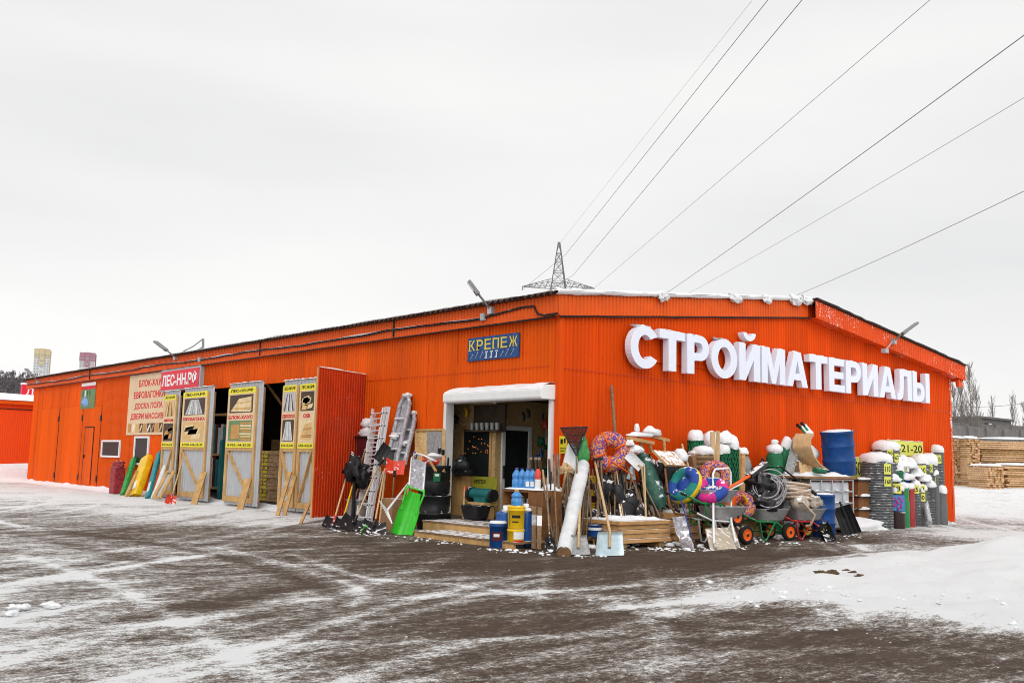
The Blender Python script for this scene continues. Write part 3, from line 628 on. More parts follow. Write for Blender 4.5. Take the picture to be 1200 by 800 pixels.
def leaf(pl, pr, title, prints, brace, xx, label, tel='8-910-144-33-30', sheet_extra=.28, ztop=3.74):
    y1 = WX(pl, 520, xx).y; y0 = WX(pr, 520, xx).y; wdt = y1 - y0; z0 = .16
    o = V((xx, y1, 0)); U = -Y; N_ = -X
    mb = MB(); corr(mb, V((xx + .07, y1 + .02, 0)), -Y, -X, 0, wdt + .02 + sheet_extra, z0 - .08, ztop + .08, .2, .02)
    lf = mb.build('gate_leaf', m_greys, wh); lf['label'] = label
    MB().bb(xx + .065, xx + .105, y0 - sheet_extra - .06, y0 - sheet_extra, z0 - .05, ztop - .1).bb(xx + .075, xx + .11, y0, y0 + .1, z0, ztop - .06).build('edge_post', m_woodd, lf)
    mb = MB(); s = .14
    mb.bb(xx, xx + .05, y0, y0 + s, z0, ztop - .1).bb(xx, xx + .05, y1 - s, y1, z0, ztop - .1).bb(xx, xx + .05, y0 + s, y1 - s, z0, z0 + .17).bb(xx, xx + .05, y0 + s, y1 - s, ztop - .25, ztop - .1)
    mb.bb(xx, xx + .05, y0 + s, y1 - s, 1.72, 1.86); mb.build('frame', m_wood, lf, bevel=.005)
    a = V((xx + .035, (y1 - s) if brace > 0 else (y0 + s), 1.75)); b = V((xx + .035, (y0 + s + .1) if brace > 0 else (y1 - s - .08), .35 if brace < 2 else .75))
    MB().bar(a, b, .13, .04, 0, N_).build('brace', m_wood, lf)
    mb = MB(); zp0, zp1 = 1.82, ztop - .06; h = zp1 - zp0; px0 = y1 - .06; pw = wdt - .14
    o = V((xx - .012, px0, zp0)); U = -Y * pw; W2 = Z * h; n = -X
    mb.box((xx - .006, px0 - pw / 2, zp0 + h / 2), (.011, pw, h), 0)
    def rect(a, b, c, d, mi): mb.quad(o + U * a + W2 * c + n * .003, o + U * b + W2 * c + n * .003, o + U * b + W2 * d + n * .003, o + U * a + W2 * d + n * .003, mi)
    rect(0, 1, .90, 1, 1); rect(0, 1, 0, .085, 1)
    words_on(mb, 'ЛЕС-НН.РФ', o, U, W2, .84, .922, .978, 2); words_on(mb, tel, o, U, W2, .86, .022, .065, 2, .02)
    words_on(mb, title[0], o, U, W2, title[1], .475, .535, 3, .03)
    planks(mb, o, U, W2, .07, .93, .58, .88, *prints[0]); planks(mb, o, U, W2, .07, .93, .11, .45, *prints[1])
    mb.build('poster', PM, lf)
    MB().sheet(lambda u, v: (xx - .0 + .12 * u, y0 - sheet_extra + (wdt + sheet_extra) * v, ztop + .085 + .03 * math.sin(u * 3.1) * (1 + noise.noise(V((v * 8, pl, 0))))), 3, 24).build('leaf_snow', m_snow, lf)
    return y0, y1
LV = {}
LV[1] = leaf(189, 204, ('ИМИТАЦИЯ', .8), (([4, 5, 6, 7], 'fan', 1), ([7, 5, 2, 5], 'x', 4)), -1, -.42, 'narrow gate leaf at the left end, half hidden behind the tan banner corner', sheet_extra=.12, ztop=3.72)
LV[2] = leaf(211, 241, ('ЕВРОВАГОНКА', .92), (([7, 8, 9, 8], 'fan', 2), ([4, 6, 2, 6], 'x', 11)), 1, -.5, 'gate leaf with a poster of grey boards fanned out over a chevron picture')
LV[3] = leaf(264, 298, ('БЛОК-ХАУС', .9), (([7, 6, 4, 6], 'logs', 3), ([10, 5, 4, 6], 'slat', 5)), 1, -.5, 'gate leaf with a poster of stacked pale planks over a log house corner')
LV[4] = leaf(328, 346.5, ('ЕВРОПОЛ', .9), (([8, 7, 8, 9], 'fan', 4), ([7, 9, 8, 9], 'fan', 6)), 1, -.5, 'narrow gate leaf with a poster of grey floor boards, left one of a touching pair', sheet_extra=.03, ztop=3.68)
LV[5] = leaf(348, 369, ('OSB', .45), (([7, 6, 4, 6], 'x', 12), ([6, 4, 5, 4], 'logs', 7)), -1, -.5, 'gate leaf marked with red letters for board sheets, right one of a touching pair', sheet_extra=.12, ztop=3.68)
# ------------------------------------------------------------------ signs
sg = thing('letter_sign', 'huge raised white block letters СТРОЙМАТЕРИАЛЫ across the orange gable wall', 'sign', (9.4, -.3, 3.75))
yl = -.30
a0 = WY(739, 400, yl).x; a1 = WY(1089.5, 455, yl).x; zb, zt = WY(790, 435, yl).z, WY(768, 384.5, yl).z
def arc(cx, cy, rx, ry, d0, d1, n=14): return [(cx + rx * math.cos(math.radians(d0 + (d1 - d0) * i / n)), cy + ry * math.sin(math.radians(d0 + (d1 - d0) * i / n))) for i in range(n + 1)]
I_ = [(0, 0), (.27, 0), (.63, .58), (.63, 0), (.9, 0), (.9, 1), (.63, 1), (.27, .42), (.27, 1), (0, 1)]
SH = {'С': [arc(.5, .5, .5, .52, 34, 326, 26) + arc(.5, .5, .24, .30, 318, 42, 20)], 'Т': [[(.32, 0), (.60, 0), (.60, .79), (.92, .79), (.92, 1), (0, 1), (0, .79), (.32, .79)]],
 'Р': [[(0, 0), (.27, 0), (.27, .35)] + arc(.5, .675, .34, .325, -90, 90) + [(0, 1)], [(.27, .54)] + arc(.46, .675, .13, .135, -90, 90, 8) + [(.27, .81)]],
 'О': [arc(.53, .5, .53, .52, 0, 345, 30), arc(.53, .5, .26, .31, 0, 345, 24)], 'И': [I_], 'Й': [I_, arc(.45, 1.30, .27, .22, 180, 360, 12) + arc(.45, 1.30, .12, .09, 360, 180, 8)],
 'М': [[(0, 0), (.25, 0), (.25, .6), (.44, 0), (.62, 0), (.81, .6), (.81, 0), (1.06, 0), (1.06, 1), (.72, 1), (.53, .38), (.34, 1), (0, 1)]],
 'А': [[(0, 0), (.27, 0), (.33, .19), (.67, .19), (.73, 0), (1.0, 0), (.66, 1), (.34, 1)], [(.395, .38), (.605, .38), (.5, .74)]],
 'Е': [[(0, 0), (.82, 0), (.82, .21), (.27, .21), (.27, .40), (.76, .40), (.76, .60), (.27, .60), (.27, .79), (.80, .79), (.80, 1), (0, 1)]],
 'Л': [[(0, 0), (.10, -.015), (.24, 0), (.34, .08), (.39, .22), (.42, .5), (.43, .79), (.66, .79), (.66, 0), (.93, 0), (.93, 1), (.17, 1), (.165, .6), (.14, .33), (.09, .21), (0, .205)]],
 'Ы': [[(0, 0)] + arc(.44, .325, .33, .325, -90, 90) + [(.27, .65), (.27, 1), (0, 1)], [(.27, .19)] + arc(.42, .325, .12, .135, -90, 90, 8) + [(.27, .46)], [(.85, 0), (1.12, 0), (1.12, 1), (.85, 1)]]}
def letter_geo(ch):
    cu = bpy.data.curves.new('l', 'CURVE'); cu.dimensions = '2D'; cu.fill_mode = 'BOTH'; cu.extrude = .05
    for pts in SH[ch]:
        sp = cu.splines.new('POLY'); sp.points.add(len(pts) - 1); sp.use_cyclic_u = True
        for q, p in zip(sp.points, pts): q.co = (p[0], p[1], 0, 1)
    ob = bpy.data.objects.new('l', cu); C.objects.link(ob); dg = bpy.context.evaluated_depsgraph_get(); dg.update(); me = ob.evaluated_get(dg).to_mesh()
    r_ = ([tuple(v.co) for v in me.vertices], [tuple(p.vertices) for p in me.polygons]); ob.evaluated_get(dg).to_mesh_clear(); bpy.data.objects.remove(ob); bpy.data.curves.remove(cu); return r_
word = 'СТРОЙМАТЕРИАЛЫ'; gap = .085; ws = [max(p[0] for q in SH[ch] for p in q) for ch in word]; k = (a1 - a0) / (sum(ws) + gap * 13); s = zt - zb; x = a0
for ch, wd in zip(word, ws):
    vs, fs = letter_geo(ch); lt = MB().add([(x + p[0] * k, yl + (0 if p[2] > 0 else .17), zb + p[1] * s) for p in vs], fs).build('letter', m_letter, sg)
    tops = {'С': [(.5, .3)], 'О': [(.53, .3)], 'Р': [(.3, .26)], 'Т': [(.3, .28), (.7, .2)], 'Е': [(.35, .3)], 'М': [(.17, .14), (.88, .16)], 'А': [(.5, .14)], 'Л': [(.5, .3)], 'И': [(.14, .12), (.76, .12)], 'Й': [(.14, .12), (.76, .12)], 'Ы': [(.13, .12)]}[ch]
    for cx, rx in tops: MB().blob((x + cx * k, yl + .12, zb + s + (.015 if ch in 'СО' else 0)), (rx * k, .11, .03), cx * 9 + x, .45, 0, 18, 6, 2.5).build('letter_snow', m_snow, lt)
    x += (wd + gap) * k
mb = MB()
for zz in (zb + .2, zb + .75): mb.bb(a0 + .3, a1 - .1, -.055, -.02, zz, zz + .03)
for i in range(20):
    xq = a0 + .4 + i * (a1 - a0 - .8) / 19; mb.bb(xq, xq + .03, -.075, -.0551, zb + .2, zb + .23)
mb.build('sign_rail', m_wallG, sg)
def board(name, p0, p1, x, m, th, label, cat='sign'):
    a, b = WX(p0[0], p0[1], x), WX(p1[0], p1[1], x)
    return a, b
# fastener shop sign
a, b = WX(548.5, 397, -.05), WX(607.5, 421, -.05); y1, y0, z0, z1 = a.y, b.y, 3.88, 4.42
t = thing('shop_sign', 'dark blue board reading КРЕПЕЖ in yellow letters above the roller shutter', 'sign', (0, (y0 + y1) / 2, z0))
MB().bb(-.05, -.02, y0, y1, z0, z1).build('sign_board', m_bluesign, t)
mb = MB(); L_ = y1 - y0
for i, ch in enumerate('КРЕПЕЖ'):
    w = L_ * (.12 if ch != 'Ж' else .155); o = V((-.051, y1 - L_ * (.03 + .158 * i), z0 + .24)); mb.text(ch, o, -Y * w, Z * .24, .004, .004)
    for zz in (z0 + .237, z0 + .468):
        if ch in 'КРПЕ': mb.bb(-.056, -.052, o.y - w * .42, o.y + .02, zz, zz + .013)
mb.build('lettering', m_gold, t)
mb = MB()
for i in range(9):
    yy = y1 - L_ * (.08 + .1 * i); l = .13 if i % 3 else .09
    if i in (3, 4, 5): mb.bar((-.054, yy, z0 + .06), (-.054, yy - .01, z0 + .19), .03, .004, 1, Y); mb.bb(-.056, -.052, yy - .05, yy + .03, z0 + .17, z0 + .2, 1); mb.bb(-.056, -.052, yy - .03, yy + .05, z0 + .04, z0 + .06, 1)
    else: mb.bar((-.054, yy + .04, z0 + .05), (-.054, yy - .05, z0 + .05 + l), .012, .004, 0, Y); mb.bb(-.056, -.052, yy - .07, yy - .03, z0 + .05 + l, z0 + .07 + l, 0)
mb.build('hardware_drawings', [m_grey, m_white], t)
# red light box
a, b = WX(188.5, 440, -.19), WX(234, 440, -.19); y1, y0 = a.y, b.y; z0, z1 = 3.84, 4.62
t = thing('light_box_sign', 'red light box sign reading ЛЕС-НН.РФ in white on the long wall', 'sign', (0, (y0 + y1) / 2, z0))
MB().bb(-.18, -.02, y0, y1, z0, z1).build('box', m_greys, t, bevel=.01)
MB().bb(-.195, -.182, y0 + .06, y1 - .06, z0 + .05, z1 - .05).build('face', m_redsign, t)
MB().text('ЛЕС-НН.РФ', V((-.196, y1 - .18, z0 + .16)), -Y * (y1 - y0 - .36), Z * (z1 - z0 - .32), .006, .03).build('lettering', m_white, t)
MB().sheet(lambda u, v: (-.18 + .16 * u, y0 + (y1 - y0) * v, z1 + .012 + .05 * math.sin(3.1 * u) * (1 + noise.noise(V((v * 9, 0, 0))))), 4, 24).build('sign_snow', m_snow, t)
# tan banner
a = WX(151.5, 470, -.045); y1 = a.y + .1; y0 = 20.75; z0, z1 = 2.27, 4.62
t = thing('banner', 'tan banner listing timber goods in red capitals left of the open gates', 'banner', (0, (y0 + y1) / 2, z0))
mb = MB().bb(-.045, -.02, y0, y1, z0, z1); mb.build('sheet', m_tan, t)
mb = MB(); L_ = y1 - y0
for s, f0, f1, zz in (('БЛОК-ХАУС', .27, .93, .79), ('ЕВРОВАГОНКА', .15, .97, .60), ('ДОСКА ПОЛА', .19, .93, .41), ('ДВЕРИ МАССИВ', .10, .96, .24)):
    mb.text(s, V((-.046, y1 - L_ * f0 - 0, z0 + (z1 - z0) * zz)), -Y * L_ * (f1 - f0), Z * .27, .004, .025)
mb.build('lettering', m_inkr, t)
mb = MB(); r = random.Random(3)
for i in range(9):
    q = y1 - L_ * (.05 + .103 * i); mb.bb(-.049, -.046, q - L_ * .09, q, z0 + .1, z0 + .44, r.choice((0, 1, 2, 3)))
    mb.bar((-.0505, q - L_ * .02, z0 + .14), (-.0505, q - L_ * .07, z0 + .38), .1, .002, r.choice((0, 1, 2, 4)), Y)
mb.build('picture_strip', [m_p1, m_p2, m_p3, m_p4, m_white], t)
# small poster
a, b = WX(95.5, 455, -.04), WX(110.5, 476, -.04)
y1, y0, z0, z1 = a.y, b.y, 3.44, 4.58
t = thing('wall_poster', 'small poster with a red heading high on the wall above the closed gates', 'poster', (0, (y0 + y1) / 2, z0))
MB().bb(-.04, -.02, y0, y1, z0, z1).build('sheet', m_p7, t)
mb = MB().bb(-.044, -.041, y0, y1, z1 - .14, z1, 2).bb(-.044, -.041, y0, y1, z1 - .3, z1 - .15, 0)
mb.prism([(-.043, y1 - .1, z0 + .3), (-.043, y1 - .6, z0 + .1), (-.043, y1 - 1.1, z0 + .12), (-.043, y1 - .95, z0 + .4), (-.043, y1 - .55, z0 + .55)], (-.002, 0, 0), 1)
for i in range(4): mb.bb(-.044, -.041, y1 - .35 - .3 * i, y1 - .2 - .3 * i, z0 + .55, z0 + .8, (3, 2, 3, 3)[i])
mb.build('print', [m_inkr, m_aqua, m_white, m_dkgreen], t)
# notice by the shop door, phone signs on the gable
a = WY(651, 514, -.03); b = WY(655, 531, -.03)
t = thing('warning_notice', 'small yellow notice on the orange corner right of the shop doorway', 'notice', (.05, -.03, 1.6))
zz = WY(652, 531, -.03).z; xx = WY(648, 522, -.03).x
MB().bb(.0, .22, -.034, -.024, zz, zz + .36).build('card', m_lime, t)
MB().bb(.03, .1, -.038, -.0345, zz + .2, zz + .3).bb(.13, .18, -.038, -.0345, zz + .22, zz + .32).bb(.03, .19, -.038, -.0345, zz + .1, zz + .115).bb(.03, .15, -.038, -.0345, zz + .05, zz + .065).build('print', m_ink, t)
MB().bb(.3, .37, -.05, -.02, zz + .05, zz + .22).build('wall_switch', m_white, wh)
def phone(txt, px0, px1, z0, z1, label):
    x0, x1 = WY(px0, 530, -.04).x, WY(px1, 530, -.04).x
    t = thing('phone_sign', label, 'sign', ((x0 + x1) / 2, 0, z0)); MB().bb(x0, x1, -.04, -.022, z0, z1).build('board', m_tag, t)
    MB().text(txt, V((x0 + .08, -.041, z0 + .11)), X * (x1 - x0 - .16), Z * (z1 - z0 - .22), .004, .01).build('digits', m_ink, t)
    MB().sheet(lambda u, v: (x0 + (x1 - x0) * u, -.05 + .04 * v, z1 + .005 + .035 * (noise.noise(V((u * 14, 3, 0))) + .5) * math.sin(3.1 * v)), 24, 3).build('sign_snow', m_snow, t)
phone('53-21-20', 1040, 1082, 2.07, 2.52, 'yellow phone number board high on the gable behind the snow capped pipe stacks')
phone('53-21-50', 978, 1010, 1.35, 1.95, 'yellow phone number board low on the gable beside the caged tank')

# ------------------------------------------------------------------ floodlights, antenna, cables
def flood(base, elbow, h0, h1, label):
    t = thing('floodlight', label, 'floodlight', base)
    MB().box(base, (.14, .14, .16)).build('bracket', m_grey, t)
    MB().tube([base, (V(base) + V(elbow)) / 2, elbow], .028, 8).build('arm', m_lamp, t)
    d = (V(h1) - V(h0)); n = perp(d); mb = MB(); k = d.normalized().cross(n)
    mb.bar(h0, h1, .2, .07, 0, n); mb.bar(V(h0) - d * .02 + k * .045, V(h0) + d * .35 + k * .045, .12, .03, 0, n); hd = mb.build('lamp_head', m_lamp, t, bevel=.015)
    s = 1 if k.z < 0 else -1
    MB().bar(V(h0) + d * .1 + k * s * .04, V(h1) - d * .05 + k * s * .04, .16, .012, 0, n).build('lens', m_lampg, hd)
def fl(px, label):
    b = WX(*px[0], -.22); e = WX(*px[1], -.55); h1 = WX(*px[2], -.75)
    flood(b, e, e, h1, label)
fl(((576, 364), (561, 345), (549, 329)), 'grey floodlight on an angled arm at the near end of the long eave')
fl(((206, 419), (195, 410), (182, 400)), 'grey floodlight on an angled arm above the red light box')
fl(((45, 447), (38, 440), (30.5, 432)), 'grey floodlight on an angled arm at the far left end of the eave')
flood(WY(1047, 400, -.42), WY(1057, 391, -.7), WY(1057, 391, -.7), WY(1075, 378, -1.0), 'grey floodlight on the sloping right gable edge')
p = [WX(212, 413, -.3), WX(226, 406, -.25), WX(238, 397, -.2), WX(238, 410, -.2), WX(226, 413, -.2)]
t = thing('roof_bracket', 'small steel bracket frame standing on the eave behind the red light box', 'bracket', p[3])
MB().tube(p[:3], .02, 6).tube([p[2], p[3]], .045, 6).tube([p[4], p[3] + Z * .1], .03, 6).build('frame', m_lamp, t)
def run(ys, zf, x, r, m, name, label, wob=.02, snowtop=False):
    pts = [(x, y, zf(y) + wob * noise.noise(V((y * .9, r * 9, 1)))) for y in ys]
    o = MB().tube(pts, r, 6).build(name, m); tag(o, label, 'cable')
    if snowtop:
        def fn(u, v):
            i = u * (len(pts) - 1); k = min(int(i), len(pts) - 2); q = V(pts[k]).lerp(V(pts[k + 1]), i - k)
            return q + Z * (r * .6 + .03 * math.sin(3.14 * v) * max(0, .55 + 1.1 * noise.noise(V((q.y * .6, 5, 0))))) + X * (.05 - .08 * v - .02)
        MB().sheet(fn, len(pts) * 2, 3).build('cable_snow', m_snow, o)
zc = lambda y: 4.83 - .02 * math.sin(y * .8)
run([2.3 + i * .25 for i in range(145)], zc, -.205, .026, m_blk, 'cable', 'black cable with a crust of snow running along the long orange eave', .03, True)
q = [(-.2, 2.3, 4.83), (-.2, 1.0, 4.93), (-.2, .62, 4.92), (-.2, .5, 4.74), (-.2, .3, 4.69), (-.185, -.1, 4.69)]
solo(MB().tube(q, .024, 6), 'cable', m_blk, 'short black cable with a kink at the building corner under the eave', 'cable')
run([.0 + i * .3 for i in range(126)], lambda y: 4.645, -.15, .022, m_blk, 'cable', 'thin black line standing in for the shadow along the lower edge of the long eave', .012)  # black strand drawn as the shadow line under the fascia
MB_ = MB().tube([(x_ * .35 - .1, -.085 if x_ * .35 < RX else -.12, zr(x_ * .35 - .1) - .475 + .03 * noise.noise(V((x_ * .5, 2, 0)))) for x_ in range(54)], .025, 6)
solo(MB_, 'cable', m_blk, 'black cable sagging under the gable edge above the white letters', 'cable')
for yb, zb_, lb in ((2.3, 4.84, 'small grey junction box on the eave beside the near floodlight'), (17.6, 4.83, 'small grey junction box on the eave above the open gates')):
    solo(MB().bb(-.25, -.185, yb - .07, yb + .07, zb_ - .08, zb_ + .08).bb(-.262, -.25, yb - .05, yb + .05, zb_ - .06, zb_ + .06), 'junction_box', m_greys, lb, 'junction box')
solo(MB().box(WY(1037, 411, -.44), (.2, .14, .12)).tube([WY(1037, 411, -.43), WY(1046, 400, -.43)], .02, 6), 'junction_box', m_greys, 'small grey junction box under the right gable edge below the floodlight', 'junction box')
for yb in (13.2, 29.0, 5.9): MB().bb(-.21, -.185, yb - .02, yb + .02, 4.68, 5.1).build('cable_clip', m_blk, wh)

# ------------------------------------------------------------------ power pylon and lines
pc = V(CAM) + V(R.T @ np.array([(653 - 600) / F, 0, 1])) * 120; pc.z = 0
ex = V(R.T @ np.array([1, 0, 0])); ex.z = 0; ex.normalize(); ey = V((-ex.y, ex.x, 0))
t = thing('pylon', 'tall grey steel lattice pylon rising behind the roof at the building corner', 'pylon', pc)
def zat(py): return up(pc, py)
ztop, zarm = zat(284), zat(337)
lv = [0, 4, 8, 12, 15.5, 18.5, zarm - 1.6, zarm, zarm + .75 * 1, zarm + 2, zarm + 3.2, zarm + 4.4, ztop]
wd = lambda z: .1 + (ztop - z) / (ztop - zarm) * .80 if z > zarm else .9 + (zarm - z) * .05
mb = MB(); cs = [(-1, -1), (1, -1), (1, 1), (-1, 1)]; P = lambda c, z: pc + ex * c[0] * wd(z) + ey * c[1] * wd(z) + Z * z
for z0, z1 in zip(lv, lv[1:]):
    for i in range(4):
        c, d = cs[i], cs[(i + 1) % 4]
        mb.bar(P(c, z0), P(c, z1), .09, .09); mb.bar(P(c, z0), P(d, z1), .055, .055); mb.bar(P(d, z0), P(c, z1), .055, .055); mb.bar(P(c, z1), P(d, z1), .06, .06)
mb.build('mast', m_steel, t)
for zz, half in ((zarm, 4.5), (zarm - 4.5, 6.0), (zarm - 9, 4.6)):
    for s in (-1, 1):
        mb = MB(); n = 5; tip = pc + ex * s * half + Z * zz; w0 = wd(zz)
        for e in (-1, 1):
            a = pc + ex * s * w0 + ey * e * w0 + Z * zz; b = pc + ex * s * w0 + ey * e * w0 + Z * (zz + .95)
            mb.bar(a, tip, .08, .08); mb.bar(b, tip + Z * .05, .07, .07)
            for i in range(n):
                f0, f1 = i / n, (i + .5) / n; mb.bar(a.lerp(tip, f0), b.lerp(tip, f1), .05, .05); mb.bar(b.lerp(tip, f1), a.lerp(tip, (i + 1) / n), .05, .05)
        mb.bar(tip, tip - Z * .45, .07, .07); mb.build('crossarm', m_steel, t)
wires = [((657, 284), (882, 0), ztop, .010, 'faintest thin wire reaching the top of the pylon'), ((663, 298), (900, 0), zarm, .02, 'dark power line, left one of the steep pair rising from the pylon'), ((672, 322), (940, 0), zarm, .022, 'dark power line, right one of the steep pair rising from the pylon'),
         ((697, 337), (1090, 0), zarm, .016, 'power line leaving the right tip of the pylon arm'), ((775, 345), (1200, 28), zarm - 4.5, .022, 'thickest dark power line crossing above the middle of the letter sign'),
         ((800, 345), (1200, 103), zarm - 4.5, .013, 'power line second from the lowest on the right of the sky'), ((915, 350), (1200, 212), zarm - 9, .016, 'lowest power line, meeting the roof at the ridge')]
for i, (pa, pb, hz, r, lb) in enumerate(wires):
    a, b = G(*pa, hz), G(*pb, hz); b2 = a + (b - a) * 1.35
    if i in (0, 1, 2, 3): a2 = a
    else: a2 = a + (a - b) * .45
    if i in (1, 2): a2 = pc + ex * (-4.5 if i == 1 else -1.2) + Z * (zarm - .4)
    pts = []
    for k in range(41):
        f = k / 40; p = (a2.lerp(a, f / .15) if f < .15 else a.lerp(b2, (f - .15) / .85)); pts.append(p - Z * (.5 * (1 - ((f - .6) / .6) ** 2) if f > .15 and i > 3 else 0))
    solo(MB().tube(pts, r, 5), 'power_line', m_wire, lb, 'power line', 'power lines crossing the sky')

# ------------------------------------------------------------------ far left: orange shed, hill, towers
zs = 4.25
t = thing('storage_shed', 'low plain orange shed with thick snow on its roof beyond the far left end', 'shed', (-4, 46, 0))
ysd = 43.0; ztl = WY(5, 473, ysd).z; 
mb = corr(MB(), (0, ysd, 0), X, -Y, -7, 4, 0, ztl, .115, .014); corr(mb, (-7, ysd, 0), Y, -X, 0, 9, 0, ztl, .23); corr(mb, (4, ysd, 0), Y, X, 0, 9, 0, ztl, .23); corr(mb, (0, ysd + 9, 0), X, Y, -7, 4, 0, ztl, .23); mb.build('wall', m_wallF, t)
MB().bb(-7.2, 4.2, ysd - .25, ysd + 9.2, ztl, ztl + .2).build('roof', m_fascia, t)
mb = MB(); mb.sheet(lambda u, v: (-7.3 + 11.6 * u, ysd - .3 + 9.5 * v, ztl + .21 + .34 * min(1, 14 * min(v, 1 - v) + .0) ** .5 * (1 + .3 * noise.noise(V((u * 9, v * 4, 0))))), 50, 24); mb.build('roof_snow', m_snow, t)
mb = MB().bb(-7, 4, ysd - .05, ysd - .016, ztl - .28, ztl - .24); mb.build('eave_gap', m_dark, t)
a, b = WY(26, 455, ysd + 2), WY(48, 455, ysd + 2); z0 = WY(30, 464, ysd + 2).z; z1 = WY(30, 450.5, ysd + 2).z
t = thing('roof_sign', 'red light box sign with white letters standing on the snowy shed roof', 'sign', ((a.x + b.x) / 2 + .5, ysd + 2, z0))
MB().bb(a.x, b.x + 1.5, ysd + 2, ysd + 2.3, z0 - .3, z1).build('box', m_redsign, t); MB().text('ЛЕС-НН.РФ', V((a.x + .22, ysd + 1.999, z0 + .08)), X * 3.2, Z * (z1 - z0 - .25), .005, .02).build('lettering', m_white, t)
MB().bb(a.x - .02, b.x + 1.52, ysd + 1.98, ysd + 2.32, z1, z1 + .1).build('sign_snow', m_snow, t)
# snow heap before the shed
solo(MB().blob(G(5, 562, .0) * 1 - V((0, 2, .1)), (5, 2.4, 1.0), 3, .3, nu=26, nv=14, flat=.05), 'snow_heap', m_snow, 'lumpy heap of shovelled snow against the orange shed', 'snow heap')
# hill
def far(px, py, d):
    q = V(R.T @ np.array([(px - 600) / F, (py - 400) / F, 1])); return V(CAM) + q * d
hd = 620
hc = far(-40, 520, hd); hx = ex
m_hill = mat('wooded_hill_soil', (.13, .12, .13), .95, var=.3, vscale=.05)
def hz(u, w): return max(0, (52 * math.exp(-((u + 40) / 230) ** 2) * (1 + .07 * noise.noise(V((u * .02, w * .01, 0)))))) * max(0, min(1, (w + 90) / 110)) ** .8 * (1 - max(0, (w - 40) / 400) ** 2)
mb = MB(); mb.sheet(lambda a, b: hc * V((1, 1, 0)) if False else V((hc.x, hc.y, 0)) + ex * ((a - .5) * 900) + ey * ((b - .35) * 420) + Z * (hz((a - .5) * 900, (b - .35) * 420) - 1), 70, 40)
tag(mb.build('hill', m_hill), None, None, None, 'structure')
m_twig = mat('bare_wood', (.15, .135, .145), .95, var=.4, vscale=.1)
mb = MB(); r = random.Random(4)
for i in range(5200):
    u = r.uniform(-170, 150); w = r.uniform(-85, 25) if i % 3 else r.uniform(-12, 22)
    b = V((hc.x, hc.y, 0)) + ex * u + ey * w + Z * (hz(u, w) - 1); hh = r.uniform(2.5, 5.5)
    mb.tube([b, b + Z * hh], [.18, .04], 3, cap=False)
    for k in range(4):
        c = b + Z * hh * r.uniform(.35, .85); a = r.uniform(0, 6.28); q = c + V((math.cos(a) * r.uniform(.5, 1.5), math.sin(a) * r.uniform(.5, 1.5), r.uniform(.5, 1.6)))
        mb.tube([c, q], [.3, .05], 3, cap=False)
tag(mb.build('bare_wood', m_twig), None, None, None, 'stuff')
def tower(px, ptop, col, label, d=1250, wpx=19):
    base = far(px, 520, d); b = V((base.x, base.y, 0)); Ht = up(b, ptop); wd_ = wpx / ppm(b)
    t = thing('apartment_tower', label, 'apartment tower', b)
    f = tocam(b); s = V((-f.y, f.x, 0)); s = -s if s.dot(ex) < 0 else s
    m1 = mat('hazed_tower_wall', (.55, .56, .57), .8, var=.05, vscale=.05); m2 = mat('hazed_tower_band', col, .8, var=.06, vscale=.05); m3 = mat('hazed_tower_window', (.33, .34, .36), .6); m4 = mat('tower_pale_band', [c * .5 + .3 for c in col], .8)  # tower colours lightened to paint in the distant haze
    MB().box(b + Z * Ht / 2 - f * 8, (wd_ * .9, 16, Ht), 0, s, f).build('body', m1, t)
    MB().box(b + Z * Ht * .957 - f * 8, (wd_ * .92, 16.6, Ht * .086), 0, s, f).box(b + Z * (Ht * .92) + f * .4, (wd_ * .26, 2, Ht * .165), 0, s, f).box(b + s * wd_ * .47 + Z * (Ht * .5) - f * 9, (wd_ * .1, 12, Ht * .97), 0, s, f).build('coloured_panel', m2, t)
    MB().box(b + s * wd_ * -.30 + Z * Ht * .885 + f * .2, (wd_ * .2, .6, Ht * .045), 0, s, f).box(b + s * wd_ * .30 + Z * Ht * .885 + f * .2, (wd_ * .2, .6, Ht * .045), 0, s, f).build('balcony_panel', m4, t)
    mb = MB()
    for k in range(34):
        for j in (-.36, -.20, .20, .36): mb.box(b + s * wd_ * j + f * .5 + Z * (Ht * (.04 + .0272 * k)), (wd_ * .07, .6, Ht * .012), 0, s, f)
        if k % 2: mb.box(b + f * 1.6 + Z * (Ht * (.04 + .0272 * k)), (wd_ * .14, .6, Ht * .012), 0, s, f)
    mb.build('window', m3, t)
tower(40.5, 408.5, (.50, .42, .26), 'far apartment tower with a yellow top above the wooded hill')
tower(94.5, 413, (.32, .17, .21), 'far apartment tower with a dark purple top above the wooded hill')

